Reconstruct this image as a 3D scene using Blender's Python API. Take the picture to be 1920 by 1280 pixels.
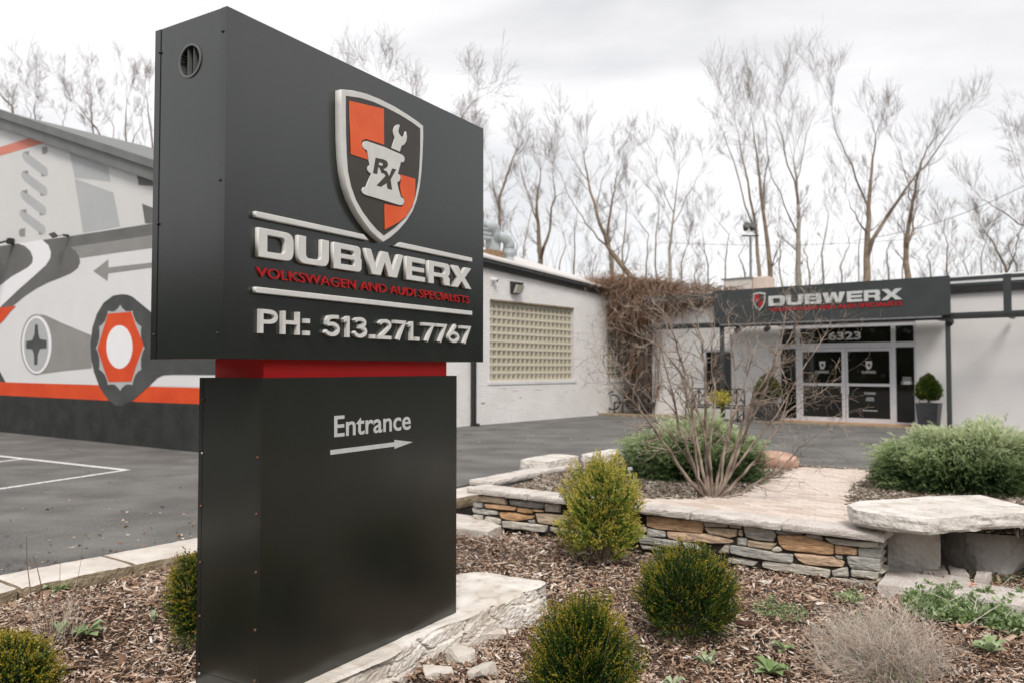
import bpy, math, random
import numpy as np
from mathutils import Vector, Matrix
random.seed(7)
RNG = np.random.default_rng(11)
S = bpy.context.scene
for o in list(bpy.data.objects):
    bpy.data.objects.remove(o)

# ------------------------------------------------------------------ camera
FPX, CX, CY, HC = 1476.0, 960.0, 640.0, 1.65
PITCH = math.atan(51.0 / FPX)
cam_d = bpy.data.cameras.new('camera')
cam = bpy.data.objects.new('camera', cam_d)
S.collection.objects.link(cam)
cam.location = (0, 0, HC)
cam.rotation_euler = (math.pi / 2 + PITCH, 0, 0)
cam_d.sensor_width = 36.0
cam_d.lens = 36.0 * FPX / 1920.0
cam_d.clip_start = 0.1
cam_d.clip_end = 2000
cam_d.dof.use_dof = True
cam_d.dof.focus_distance = 4.9
cam_d.dof.aperture_fstop = 2.0
S.camera = cam
S.render.resolution_x, S.render.resolution_y = 1024, 682

# ------------------------------------------------------------------ sky and light
W = bpy.data.worlds.new('World')
S.world = W
W.use_nodes = True
nt = W.node_tree
nt.nodes.clear()
out = nt.nodes.new('ShaderNodeOutputWorld')
bg = nt.nodes.new('ShaderNodeBackground')
sky = nt.nodes.new('ShaderNodeTexSky')
sky.sky_type = 'NISHITA'
sky.sun_disc = False
SUN_EL, SUN_AZ = math.radians(52), math.radians(172)     # azimuth clockwise from +Y
sky.sun_elevation = SUN_EL
sky.sun_rotation = SUN_AZ
tc = nt.nodes.new('ShaderNodeTexCoord')
mp = nt.nodes.new('ShaderNodeMapping')
mp.inputs['Scale'].default_value = (1.0, 1.0, 3.2)
mp.inputs['Rotation'].default_value = (0.1, 0.16, 0.4)
mp.inputs['Location'].default_value = (0.35, 0.2, 0.55)
nz = nt.nodes.new('ShaderNodeTexNoise')
nz.inputs['Scale'].default_value = 1.7
nz.inputs['Detail'].default_value = 6
nz.inputs['Roughness'].default_value = 0.5
nz.inputs['Distortion'].default_value = 0.35
cr = nt.nodes.new('ShaderNodeValToRGB')
cr.color_ramp.elements[0].position = 0.36
cr.color_ramp.elements[0].color = (4.2, 4.17, 4.19, 1)
cr.color_ramp.elements[1].position = 0.62
cr.color_ramp.elements[1].color = (6.3, 6.18, 6.2, 1)
mixs = nt.nodes.new('ShaderNodeMix')
mixs.data_type = 'RGBA'
mixs.inputs[0].default_value = 0.93
L = nt.links.new
L(tc.outputs['Generated'], mp.inputs['Vector'])
L(mp.outputs['Vector'], nz.inputs['Vector'])
L(nz.outputs['Fac'], cr.inputs['Fac'])
L(sky.outputs['Color'], mixs.inputs[6])
L(cr.outputs['Color'], mixs.inputs[7])
L(mixs.outputs[2], bg.inputs['Color'])
bg.inputs['Strength'].default_value = 0.1
L(bg.outputs['Background'], out.inputs['Surface'])

sun_d = bpy.data.lights.new('sun', 'SUN')
sun_d.energy = 1.5
sun_d.angle = math.radians(20)
sun_d.color = (1.0, 0.95, 0.89)
sun = bpy.data.objects.new('sun', sun_d)
S.collection.objects.link(sun)
sdir = Vector((math.sin(SUN_AZ) * math.cos(SUN_EL), math.cos(SUN_AZ) * math.cos(SUN_EL), math.sin(SUN_EL)))
sun.rotation_euler = sdir.to_track_quat('Z', 'Y').to_euler()
sun.location = (0, -5, 20)

S.view_settings.view_transform = 'Standard'
S.view_settings.look = 'None'
S.view_settings.gamma = 1
S.view_settings.use_curve_mapping = False
S.view_settings.exposure = 0.92
S.render.engine = 'CYCLES'

# ------------------------------------------------------------------ measuring helpers
_F = np.array([0, math.cos(PITCH), math.sin(PITCH)])
_U = np.array([0, -math.sin(PITCH), math.cos(PITCH)])


def ray(px, py):
    return _F + np.array([1.0, 0, 0]) * (px - CX) / FPX + _U * (CY - py) / FPX


def at_z(px, py, z=0.0):
    r = ray(px, py)
    t = (z - HC) / r[2]
    return np.array([r[0] * t, r[1] * t, z])


def at_y(px, py, y):
    r = ray(px, py)
    t = y / r[1]
    return np.array([r[0] * t, y, HC + r[2] * t])


class Frame:
    """vertical wall frame: x runs right along the wall, y into it, z up"""
    def __init__(s, O, ex):
        ex = np.array(ex[:2], float)
        s.ex = ex / np.linalg.norm(ex)
        s.ey = np.array([-s.ex[1], s.ex[0]])
        s.O = np.array(O[:2], float)
        s.rot = math.atan2(s.ex[1], s.ex[0])

    def loc(s, px, py, off=0.0):
        r = ray(px, py)
        t = (s.O @ s.ey + off) / (r[:2] @ s.ey)
        p = r * t
        return (float((p[:2] - s.O) @ s.ex), float(HC + p[2]))

    def world(s, x, y, z=0.0):
        p = s.O + s.ex * x + s.ey * y
        return np.array([p[0], p[1], z])

    def inv(s, p):
        d = np.array(p[:2]) - s.O
        return float(d @ s.ex), float(d @ s.ey)


# ------------------------------------------------------------------ object helpers
def link(o):
    S.collection.objects.link(o)
    return o


def empty(name, label, cat, loc=(0, 0, 0), rot=0.0, group=None):
    o = link(bpy.data.objects.new(name, None))
    o.empty_display_size = 0.2
    o.location = loc
    o.rotation_euler = (0, 0, rot)
    o['label'] = label
    o['category'] = cat
    if group:
        o['group'] = group
    return o


def mesh_from(name, V, Fc, mat, smooth=False, attr=None, attr_name='tint', mats=None, mi=None):
    me = bpy.data.meshes.new(name)
    V = np.asarray(V, dtype=np.float32)
    if isinstance(Fc, np.ndarray):
        nf, k = Fc.shape
        me.vertices.add(len(V))
        me.vertices.foreach_set('co', V.ravel())
        me.loops.add(nf * k)
        me.loops.foreach_set('vertex_index', Fc.astype(np.int32).ravel())
        me.polygons.add(nf)
        me.polygons.foreach_set('loop_start', np.arange(0, nf * k, k, dtype=np.int32))
        me.update(calc_edges=True)
    else:
        me.from_pydata([tuple(map(float, v)) for v in V], [], [tuple(f) for f in Fc])
        me.update()
    if attr is not None:
        a = me.attributes.new(attr_name, 'FLOAT', 'POINT')
        a.data.foreach_set('value', np.asarray(attr, dtype=np.float32))
    for m in (mats or [mat]):
        me.materials.append(m)
    if mi is not None:
        me.polygons.foreach_set('material_index', np.asarray(mi, dtype=np.int32))
    if smooth:
        me.polygons.foreach_set('use_smooth', np.ones(len(me.polygons), dtype=bool))
    return me


def obj(name, me, parent=None, kind=None, label=None, cat=None, group=None, loc=None):
    o = link(bpy.data.objects.new(name, me))
    if parent:
        o.parent = parent
    if kind:
        o['kind'] = kind
    if label:
        o['label'] = label
    if cat:
        o['category'] = cat
    if group:
        o['group'] = group
    if loc is not None:
        o.location = loc
    return o


class MB:
    def __init__(s):
        s.v = []; s.f = []; s.a = []

    def add(s, vs, fs, a=0.0):
        n = len(s.v)
        s.v += [tuple(map(float, p)) for p in vs]
        s.f += [tuple(i + n for i in f) for f in fs]
        s.a += [a] * len(vs)
        return s

    def box(s, x0, x1, y0, y1, z0, z1, a=0.0, bev=0.0):
        if bev <= 0:
            vs = [(x, y, z) for z in (z0, z1) for y in (y0, y1) for x in (x0, x1)]
            return s.add(vs, [(0, 2, 3, 1), (4, 5, 7, 6), (0, 1, 5, 4), (2, 6, 7, 3), (0, 4, 6, 2), (1, 3, 7, 5)], a)
        b = bev
        vs = []
        for (X, Y, Z, sx, sy, sz) in [(x, y, z, sx, sy, sz) for (z, sz) in ((z0, 1), (z1, -1)) for (y, sy) in ((y0, 1), (y1, -1)) for (x, sx) in ((x0, 1), (x1, -1))]:
            vs += [(X, Y + sy * b, Z + sz * b), (X + sx * b, Y, Z + sz * b), (X + sx * b, Y + sy * b, Z)]
        c = lambda i, k: i * 3 + k
        fs = [(c(0, 2), c(2, 2), c(3, 2), c(1, 2)), (c(4, 2), c(5, 2), c(7, 2), c(6, 2)),
              (c(0, 1), c(1, 1), c(5, 1), c(4, 1)), (c(2, 1), c(6, 1), c(7, 1), c(3, 1)),
              (c(0, 0), c(4, 0), c(6, 0), c(2, 0)), (c(1, 0), c(3, 0), c(7, 0), c(5, 0))]
        for (i, j, k, l) in [(0, 1, 1, 2), (2, 3, 1, 2), (4, 5, 1, 2), (6, 7, 1, 2)]:
            fs.append((c(i, 1), c(j, 1), c(j, 2), c(i, 2)))
        for (i, j) in [(0, 2), (1, 3), (4, 6), (5, 7)]:
            fs.append((c(i, 0), c(j, 0), c(j, 2), c(i, 2)))
        for (i, j) in [(0, 4), (1, 5), (2, 6), (3, 7)]:
            fs.append((c(i, 0), c(j, 0), c(j, 1), c(i, 1)))
        for i in range(8):
            fs.append((c(i, 0), c(i, 1), c(i, 2)))
        return s.add(vs, fs, a)

    def prism(s, pts, y0, y1, a=0.0):
        """polygon in local x,z, from y0 (front) to y1"""
        n = len(pts)
        vs = [(p[0], y0, p[1]) for p in pts] + [(p[0], y1, p[1]) for p in pts]
        fs = [tuple(range(n)), tuple(range(2 * n - 1, n - 1, -1))]
        fs += [(i, (i + 1) % n, n + (i + 1) % n, n + i)[::-1] for i in range(n)]
        return s.add(vs, fs, a)

    def zprism(s, pts, z0, z1, a=0.0):
        n = len(pts)
        vs = [(p[0], p[1], z0) for p in pts] + [(p[0], p[1], z1) for p in pts]
        fs = [tuple(range(n))[::-1], tuple(range(n, 2 * n))]
        fs += [(i, (i + 1) % n, n + (i + 1) % n, n + i) for i in range(n)]
        return s.add(vs, fs, a)

    def tube(s, pts, rad, n=6, a=0.0, cap=True):
        pts = [np.array(p, float) for p in pts]
        if not hasattr(rad, '__len__'):
            rad = [rad] * len(pts)
        base = len(s.v)
        ref = np.array([0.31, 0.17, 0.93])
        u = None
        for i, p in enumerate(pts):
            d = pts[min(i + 1, len(pts) - 1)] - pts[max(i - 1, 0)]
            d = d / (np.linalg.norm(d) + 1e-9)
            if u is None:
                u = np.cross(d, ref)
                if np.linalg.norm(u) < 0.1:
                    u = np.cross(d, np.array([1.0, 0, 0]))
            else:
                u = u - d * (u @ d)
            u = u / (np.linalg.norm(u) + 1e-9)
            w = np.cross(d, u)
            for k in range(n):
                t = 2 * math.pi * k / n
                q = p + (u * math.cos(t) + w * math.sin(t)) * rad[i]
                s.v.append((q[0], q[1], q[2]))
                s.a.append(a)
        for i in range(len(pts) - 1):
            for k in range(n):
                k2 = (k + 1) % n
                s.f.append((base + i * n + k, base + i * n + k2, base + (i + 1) * n + k2, base + (i + 1) * n + k))
        if cap:
            s.f.append(tuple(base + k for k in range(n))[::-1])
            s.f.append(tuple(base + (len(pts) - 1) * n + k for k in range(n)))
        return s

    def build(s, name, mat, parent=None, smooth=False, **kw):
        me = mesh_from(name, s.v, s.f, mat, smooth, s.a)
        return obj(name, me, parent, **kw)


# ------------------------------------------------------------------ materials
def new_mat(name):
    m = bpy.data.materials.new(name)
    m.use_nodes = True
    n = m.node_tree
    b = n.nodes['Principled BSDF']
    return m, n, b


def noise_mat(name, c1, c2, scale=6.0, rough=0.7, bump=0.0, bscale=None, detail=6, spec=0.5, metal=0.0,
              stops=(0.35, 0.65), c3=None, s3=40.0, f3=0.3, dist=0.01, coord='Object'):
    m, n, b = new_mat(name)
    t = n.nodes.new('ShaderNodeTexCoord')
    z = n.nodes.new('ShaderNodeTexNoise')
    z.inputs['Scale'].default_value = scale
    z.inputs['Detail'].default_value = detail
    r = n.nodes.new('ShaderNodeValToRGB')
    r.color_ramp.elements[0].position, r.color_ramp.elements[1].position = stops
    r.color_ramp.elements[0].color = (*c1, 1)
    r.color_ramp.elements[1].color = (*c2, 1)
    n.links.new(t.outputs[coord], z.inputs['Vector'])
    n.links.new(z.outputs['Fac'], r.inputs['Fac'])
    col = r.outputs['Color']
    if c3 is not None:
        z3 = n.nodes.new('ShaderNodeTexNoise')
        z3.inputs['Scale'].default_value = s3
        z3.inputs['Detail'].default_value = 8
        r3 = n.nodes.new('ShaderNodeValToRGB')
        r3.color_ramp.elements[0].position = 0.52
        r3.color_ramp.elements[1].position = 0.66
        mx = n.nodes.new('ShaderNodeMix')
        mx.data_type = 'RGBA'
        mul = n.nodes.new('ShaderNodeMath'); mul.operation = 'MULTIPLY'
        mul.inputs[1].default_value = f3
        n.links.new(t.outputs[coord], z3.inputs['Vector'])
        n.links.new(z3.outputs['Fac'], r3.inputs['Fac'])
        n.links.new(r3.outputs['Color'], mul.inputs[0])
        n.links.new(mul.outputs[0], mx.inputs[0])
        n.links.new(col, mx.inputs[6])
        mx.inputs[7].default_value = (*c3, 1)
        col = mx.outputs[2]
    n.links.new(col, b.inputs['Base Color'])
    b.inputs['Roughness'].default_value = rough
    b.inputs['Metallic'].default_value = metal
    b.inputs['Specular IOR Level'].default_value = spec
    if bump > 0:
        zb = n.nodes.new('ShaderNodeTexNoise')
        zb.inputs['Scale'].default_value = bscale or scale * 6
        zb.inputs['Detail'].default_value = 8
        bp = n.nodes.new('ShaderNodeBump')
        bp.inputs['Strength'].default_value = bump
        bp.inputs['Distance'].default_value = dist
        n.links.new(t.outputs[coord], zb.inputs['Vector'])
        n.links.new(zb.outputs['Fac'], bp.inputs['Height'])
        n.links.new(bp.outputs['Normal'], b.inputs['Normal'])
    return m


def tint_mat(name, cols, rough=0.6, spec=0.4, trans=0.0, nscale=0, bump=0.0, bscale=30.0, var=0.0, vscale=8.0, strata=0.0):
    """colour ramp driven by the 'tint' attribute"""
    m, n, b = new_mat(name)
    a = n.nodes.new('ShaderNodeAttribute')
    a.attribute_name = 'tint'
    r = n.nodes.new('ShaderNodeValToRGB')
    el = r.color_ramp.elements
    el[0].position = 0; el[0].color = (*cols[0], 1)
    el[1].position = 1; el[1].color = (*cols[-1], 1)
    for i, c in enumerate(cols[1:-1], 1):
        e = el.new(i / (len(cols) - 1)); e.color = (*c, 1)
    n.links.new(a.outputs['Fac'], r.inputs['Fac'])
    col = r.outputs['Color']
    t = n.nodes.new('ShaderNodeTexCoord')
    vec = t.outputs['Object']
    if strata:
        mp_ = n.nodes.new('ShaderNodeMapping')
        mp_.inputs['Scale'].default_value = (1, 1, strata)
        n.links.new(vec, mp_.inputs['Vector'])
        vec = mp_.outputs['Vector']
    if var > 0:
        z = n.nodes.new('ShaderNodeTexNoise')
        z.inputs['Scale'].default_value = vscale
        z.inputs['Detail'].default_value = 8
        z.inputs['Roughness'].default_value = 0.65
        mr = n.nodes.new('ShaderNodeMapRange')
        mr.inputs[1].default_value = 0.3; mr.inputs[2].default_value = 0.7
        mr.inputs[3].default_value = 1 - var; mr.inputs[4].default_value = 1 + var
        mx = n.nodes.new('ShaderNodeVectorMath'); mx.operation = 'SCALE'
        n.links.new(vec, z.inputs['Vector'])
        n.links.new(z.outputs['Fac'], mr.inputs[0])
        n.links.new(col, mx.inputs[0])
        n.links.new(mr.outputs[0], mx.inputs['Scale'])
        col = mx.outputs[0]
    n.links.new(col, b.inputs['Base Color'])
    b.inputs['Roughness'].default_value = rough
    b.inputs['Specular IOR Level'].default_value = spec
    if trans > 0:
        b.inputs['Transmission Weight'].default_value = 0
        tr = n.nodes.new('ShaderNodeBsdfTranslucent')
        ms = n.nodes.new('ShaderNodeMixShader')
        ms.inputs[0].default_value = trans
        n.links.new(col, tr.inputs['Color'])
        n.links.new(b.outputs[0], ms.inputs[1])
        n.links.new(tr.outputs[0], ms.inputs[2])
        n.links.new(ms.outputs[0], n.nodes['Material Output'].inputs['Surface'])
    if bump > 0:
        zb = n.nodes.new('ShaderNodeTexNoise')
        zb.inputs['Scale'].default_value = bscale
        zb.inputs['Detail'].default_value = 8
        bp = n.nodes.new('ShaderNodeBump')
        bp.inputs['Strength'].default_value = bump
        bp.inputs['Distance'].default_value = 0.01
        n.links.new(vec, zb.inputs['Vector'])
        n.links.new(zb.outputs['Fac'], bp.inputs['Height'])
        n.links.new(bp.outputs['Normal'], b.inputs['Normal'])
    return m


def block_mat(name, c, c2, bw=0.4, bh=0.2, strength=0.25, nscale=3.0, rough=0.75, peel=None):
    """painted masonry: fine joint relief across local x,z"""
    m, n, b = new_mat(name)
    t = n.nodes.new('ShaderNodeTexCoord')
    sp = n.nodes.new('ShaderNodeSeparateXYZ')
    cb = n.nodes.new('ShaderNodeCombineXYZ')
    br = n.nodes.new('ShaderNodeTexBrick')
    br.inputs['Scale'].default_value = 1.0
    br.inputs['Brick Width'].default_value = bw
    br.inputs['Row Height'].default_value = bh
    br.inputs['Mortar Size'].default_value = 0.006
    br.inputs['Mortar Smooth'].default_value = 0.6
    br.inputs['Color1'].default_value = (1, 1, 1, 1)
    br.inputs['Color2'].default_value = (0.86, 0.86, 0.86, 1)
    br.inputs['Mortar'].default_value = (0, 0, 0, 1)
    n.links.new(t.outputs['Object'], sp.inputs[0])
    n.links.new(sp.outputs['X'], cb.inputs['X'])
    n.links.new(sp.outputs['Z'], cb.inputs['Y'])
    n.links.new(cb.outputs[0], br.inputs['Vector'])
    z = n.nodes.new('ShaderNodeTexNoise')
    z.inputs['Scale'].default_value = nscale
    z.inputs['Detail'].default_value = 9
    z.inputs['Roughness'].default_value = 0.62
    r = n.nodes.new('ShaderNodeValToRGB')
    r.color_ramp.elements[0].position = 0.3; r.color_ramp.elements[0].color = (*c, 1)
    r.color_ramp.elements[1].position = 0.7; r.color_ramp.elements[1].color = (*c2, 1)
    n.links.new(t.outputs['Object'], z.inputs['Vector'])
    n.links.new(z.outputs['Fac'], r.inputs['Fac'])
    n.links.new(r.outputs['Color'], b.inputs['Base Color'])
    zb = n.nodes.new('ShaderNodeTexNoise')
    zb.inputs['Scale'].default_value = 45
    zb.inputs['Detail'].default_value = 6
    n.links.new(t.outputs['Object'], zb.inputs['Vector'])
    ad = n.nodes.new('ShaderNodeMath'); ad.operation = 'MULTIPLY_ADD'
    ad.inputs[1].default_value = 0.35
    n.links.new(zb.outputs['Fac'], ad.inputs[0])
    n.links.new(br.outputs['Color'], ad.inputs[2])
    bp = n.nodes.new('ShaderNodeBump')
    bp.inputs['Strength'].default_value = strength
    bp.inputs['Distance'].default_value = 0.012
    n.links.new(ad.outputs[0], bp.inputs['Height'])
    n.links.new(bp.outputs['Normal'], b.inputs['Normal'])
    b.inputs['Roughness'].default_value = rough
    return m


M = {}
M['sign_metal'] = noise_mat('sign_metal', (0.0095, 0.0115, 0.0092), (0.0125, 0.0148, 0.0120), 2.5, 0.24, 0.03, 350, spec=1.0, dist=0.001)
def weather(m, amt=.10, base=.24):
    n = m.node_tree; b = n.nodes['Principled BSDF']
    t = n.nodes.new('ShaderNodeTexCoord'); mp_ = n.nodes.new('ShaderNodeMapping'); z = n.nodes.new('ShaderNodeTexNoise'); r = n.nodes.new('ShaderNodeMapRange')
    mp_.inputs['Scale'].default_value = (2.5, 2.5, .7)
    z.inputs['Scale'].default_value = 1.6; z.inputs['Detail'].default_value = 4; z.inputs['Roughness'].default_value = .5
    r.inputs[1].default_value = .35; r.inputs[2].default_value = .7
    r.inputs[3].default_value = base; r.inputs[4].default_value = base + amt
    n.links.new(t.outputs['Object'], mp_.inputs['Vector']); n.links.new(mp_.outputs[0], z.inputs['Vector'])
    n.links.new(z.outputs['Fac'], r.inputs[0]); n.links.new(r.outputs[0], b.inputs['Roughness'])
    # specks of dust
    v = n.nodes.new('ShaderNodeTexNoise'); v.inputs['Scale'].default_value = 160; v.inputs['Detail'].default_value = 3
    rr = n.nodes.new('ShaderNodeMapRange'); rr.inputs[1].default_value = .74; rr.inputs[2].default_value = .80; rr.inputs[3].default_value = 0; rr.inputs[4].default_value = .35
    old = b.inputs['Base Color'].links[0].from_socket
    mx = n.nodes.new('ShaderNodeMix'); mx.data_type = 'RGBA'; mx.inputs[7].default_value = (.16, .15, .13, 1)
    n.links.new(t.outputs['Object'], v.inputs['Vector']); n.links.new(v.outputs['Fac'], rr.inputs[0]); n.links.new(rr.outputs[0], mx.inputs[0])
    n.links.new(old, mx.inputs[6]); n.links.new(mx.outputs[2], b.inputs['Base Color'])


weather(M['sign_metal'], .035, .235)
M['trim_metal'] = noise_mat('trim_metal', (0.010, 0.011, 0.010), (0.014, 0.015, 0.014), 5, 0.24, spec=0.9)
M['sign_white'] = noise_mat('sign_white', (0.62, 0.615, 0.59), (0.68, 0.675, 0.65), 12, 0.4, spec=0.4)
M['vinyl_white'] = noise_mat('vinyl_white', (0.52, 0.53, 0.52), (0.58, 0.59, 0.58), 12, 0.5)
M['sign_red'] = noise_mat('sign_red', (0.80, 0.001, 0.002), (0.86, 0.002, 0.003), 4, 0.45)
M['letter_red'] = noise_mat('letter_red', (0.34, 0.003, 0.004), (0.42, 0.005, 0.006), 8, 0.4)
M['badge_orange'] = noise_mat('badge_orange', (0.72, 0.085, 0.008), (0.80, 0.11, 0.012), 6, 0.35)
M['badge_dark'] = noise_mat('badge_dark', (0.036, 0.030, 0.022), (0.042, 0.036, 0.028), 6, 0.4)
M['steel'] = noise_mat('steel', (0.30, 0.30, 0.30), (0.5, 0.5, 0.5), 20, 0.35, metal=0.8)
M['rust'] = noise_mat('rust', (0.07, 0.032, 0.018), (0.17, 0.08, 0.04), 300, 0.8)
M['hole'] = noise_mat('hole', (0.006, 0.006, 0.005), (0.01, 0.01, 0.01), 10, 0.8)
M['black_metal'] = noise_mat('black_metal', (0.014, 0.015, 0.015), (0.024, 0.025, 0.025), 5, 0.5)
M['canopy_metal'] = noise_mat('canopy_metal', (0.032, 0.038, 0.038), (0.042, 0.048, 0.047), 2, 0.5)
M['asphalt'] = noise_mat('asphalt', (0.098, 0.094, 0.088), (0.165, 0.160, 0.151), 1.1, 0.85, 0.8, 110, c3=(0.25, 0.24, 0.225), s3=38, f3=0.6, dist=0.012, detail=11, stops=(.38, .64))
def crack_up(m):
    n = m.node_tree; b = n.nodes['Principled BSDF']
    t = n.nodes.new('ShaderNodeTexCoord'); z = n.nodes.new('ShaderNodeTexNoise'); z.inputs['Scale'].default_value = 1.6; z.inputs['Detail'].default_value = 6
    ad = n.nodes.new('ShaderNodeMix'); ad.data_type = 'VECTOR'; ad.inputs[0].default_value = .22
    v = n.nodes.new('ShaderNodeTexVoronoi'); v.feature = 'DISTANCE_TO_EDGE'; v.inputs['Scale'].default_value = .33
    r = n.nodes.new('ShaderNodeMapRange'); r.inputs[1].default_value = .0; r.inputs[2].default_value = .0045; r.inputs[3].default_value = .75; r.inputs[4].default_value = 0
    z2 = n.nodes.new('ShaderNodeTexNoise'); z2.inputs['Scale'].default_value = .5
    r2 = n.nodes.new('ShaderNodeMapRange'); r2.inputs[1].default_value = .50; r2.inputs[2].default_value = .58; r2.inputs[3].default_value = 0; r2.inputs[4].default_value = 1
    mu = n.nodes.new('ShaderNodeMath'); mu.operation = 'MULTIPLY'
    # oil and tyre darkening patches
    z3 = n.nodes.new('ShaderNodeTexNoise'); z3.inputs['Scale'].default_value = .9; z3.inputs['Detail'].default_value = 7; z3.inputs['Roughness'].default_value = .7
    mp_ = n.nodes.new('ShaderNodeMapping'); mp_.inputs['Rotation'].default_value = (0, 0, .6); mp_.inputs['Scale'].default_value = (.35, 1.6, 1)
    r3 = n.nodes.new('ShaderNodeMapRange'); r3.inputs[1].default_value = .46; r3.inputs[2].default_value = .66; r3.inputs[3].default_value = 0; r3.inputs[4].default_value = .42
    o = t.outputs['Object']
    n.links.new(o, z.inputs['Vector']); n.links.new(o, ad.inputs[4]); n.links.new(z.outputs['Color'], ad.inputs[5]); n.links.new(ad.outputs[1], v.inputs['Vector'])
    n.links.new(v.outputs['Distance'], r.inputs[0]); n.links.new(o, z2.inputs['Vector']); n.links.new(z2.outputs['Fac'], r2.inputs[0])
    n.links.new(r.outputs[0], mu.inputs[0]); n.links.new(r2.outputs[0], mu.inputs[1])
    n.links.new(o, mp_.inputs['Vector']); n.links.new(mp_.outputs[0], z3.inputs['Vector']); n.links.new(z3.outputs['Fac'], r3.inputs[0])
    old = b.inputs['Base Color'].links[0].from_socket
    m1 = n.nodes.new('ShaderNodeMix'); m1.data_type = 'RGBA'; m1.inputs[7].default_value = (.055, .052, .048, 1)
    m2 = n.nodes.new('ShaderNodeMix'); m2.data_type = 'RGBA'; m2.inputs[7].default_value = (.03, .028, .026, 1)
    n.links.new(r3.outputs[0], m1.inputs[0]); n.links.new(old, m1.inputs[6]); n.links.new(mu.outputs[0], m2.inputs[0]); n.links.new(m1.outputs[2], m2.inputs[6])
    n.links.new(m2.outputs[2], b.inputs['Base Color'])


crack_up(M['asphalt'])
M['line_paint'] = noise_mat('line_paint', (0.58, 0.58, 0.57), (0.78, 0.78, 0.77), 14, 0.6, 0.3, 200, dist=0.004, c3=(0.16, 0.155, 0.15), s3=26, f3=0.75)
M['soil'] = noise_mat('soil', (0.035, 0.022, 0.016), (0.09, 0.06, 0.042), 22, 0.95, 0.9, 60, dist=0.03)
M['far_ground'] = noise_mat('far_ground', (0.09, 0.08, 0.055), (0.14, 0.125, 0.09), 0.3, 0.95)
M['chips'] = tint_mat('chips', [(0.06, 0.028, 0.016), (0.20, 0.112, 0.068), (0.36, 0.235, 0.160), (0.54, 0.415, 0.32), (0.74, 0.65, 0.575)], 0.8, 0.3, var=0.3, vscale=30)
M['pebbles'] = tint_mat('pebbles', [(0.07, 0.05, 0.035), (0.17, 0.13, 0.095), (0.28, 0.23, 0.18), (0.45, 0.41, 0.36)], 0.8, 0.3)
M['limestone'] = noise_mat('limestone', (0.52, 0.47, 0.41), (0.70, 0.66, 0.61), 3.5, 0.85, 0.7, 28, c3=(0.33, 0.25, 0.17), s3=9, f3=0.5, dist=0.02)
M['cap_stone'] = noise_mat('cap_stone', (0.50, 0.45, 0.41), (0.64, 0.595, 0.555), 5, 0.9, 0.9, 70, c3=(0.28, 0.22, 0.16), s3=42, f3=0.45, dist=0.012)
M['bench_stone'] = noise_mat('bench_stone', (0.54, 0.50, 0.45), (0.70, 0.66, 0.62), 3, 0.88, 0.9, 22, c3=(0.30, 0.23, 0.16), s3=7, f3=0.45, dist=0.025)
M['curb_stone'] = noise_mat('curb_stone', (0.50, 0.45, 0.40), (0.64, 0.59, 0.54), 2.5, 0.88, 0.5, 70, c3=(0.40, 0.33, 0.24), s3=14, f3=0.3, dist=0.008)
M['curb_edge'] = noise_mat('curb_edge', (0.20, 0.15, 0.095), (0.34, 0.28, 0.19), 9, 0.95, 1.0, 45, dist=0.02)
M['wall_stone'] = tint_mat('wall_stone', [(0.34, 0.33, 0.305), (0.46, 0.45, 0.415), (0.52, 0.485, 0.42), (0.50, 0.41, 0.30), (0.56, 0.34, 0.18), (0.62, 0.48, 0.37)], 0.85, 0.3, var=0.45, vscale=9, bump=1.0, bscale=22, strata=3.5)
M['wall_core'] = noise_mat('wall_core', (0.018, 0.014, 0.010), (0.04, 0.03, 0.022), 18, 0.95, 0.8, 60)
M['paver'] = tint_mat('paver', [(0.50, 0.41, 0.35), (0.57, 0.485, 0.42), (0.63, 0.55, 0.49)], 0.85, 0.3, var=0.14, vscale=12, bump=0.3, bscale=80)
M['paver_joint'] = noise_mat('paver_joint', (0.34, 0.275, 0.225), (0.42, 0.34, 0.29), 30, 0.95)
M['boulder'] = noise_mat('boulder', (0.33, 0.18, 0.125), (0.50, 0.33, 0.25), 4, 0.8, 0.5, 30, c3=(0.55, 0.42, 0.35), s3=20, f3=0.4)
M['brick_white'] = noise_mat('brick_white', (0.73, 0.705, 0.69), (0.80, 0.78, 0.765), 0.9, 0.75, 0.35, 35, c3=(0.50, 0.44, 0.40), s3=5, f3=0.12, dist=0.006)
M['wall_white'] = block_mat('wall_white', (0.73, 0.705, 0.69), (0.79, 0.77, 0.755), 0.4, 0.2, 0.22, 0.8)
M['mortar'] = noise_mat('mortar', (0.60, 0.585, 0.57), (0.66, 0.645, 0.63), 3, 0.85)
M['peel'] = noise_mat('peel', (0.30, 0.17, 0.12), (0.42, 0.27, 0.20), 30, 0.9)
M['trim_white'] = noise_mat('trim_white', (0.60, 0.60, 0.60), (0.68, 0.68, 0.68), 3, 0.5)
M['alu_white'] = noise_mat('alu_white', (0.60, 0.60, 0.62), (0.66, 0.66, 0.68), 3, 0.4)
M['roof_membrane'] = noise_mat('roof_membrane', (0.52, 0.49, 0.47), (0.62, 0.59, 0.57), 1.2, 0.85, 0.2, 30)
M['fascia'] = noise_mat('fascia', (0.135, 0.14, 0.135), (0.17, 0.175, 0.17), 1.5, 0.6, 0.1, 60)
M['hvac'] = noise_mat('hvac', (0.42, 0.38, 0.34), (0.48, 0.44, 0.40), 3, 0.7)
M['duct'] = noise_mat('duct', (0.36, 0.40, 0.41), (0.44, 0.48, 0.49), 6, 0.45, 0.2, 40)
M['wood'] = noise_mat('wood', (0.20, 0.12, 0.06), (0.32, 0.20, 0.11), 12, 0.8)
M['sill'] = noise_mat('sill', (0.40, 0.22, 0.12), (0.50, 0.31, 0.19), 5, 0.8)
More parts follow.
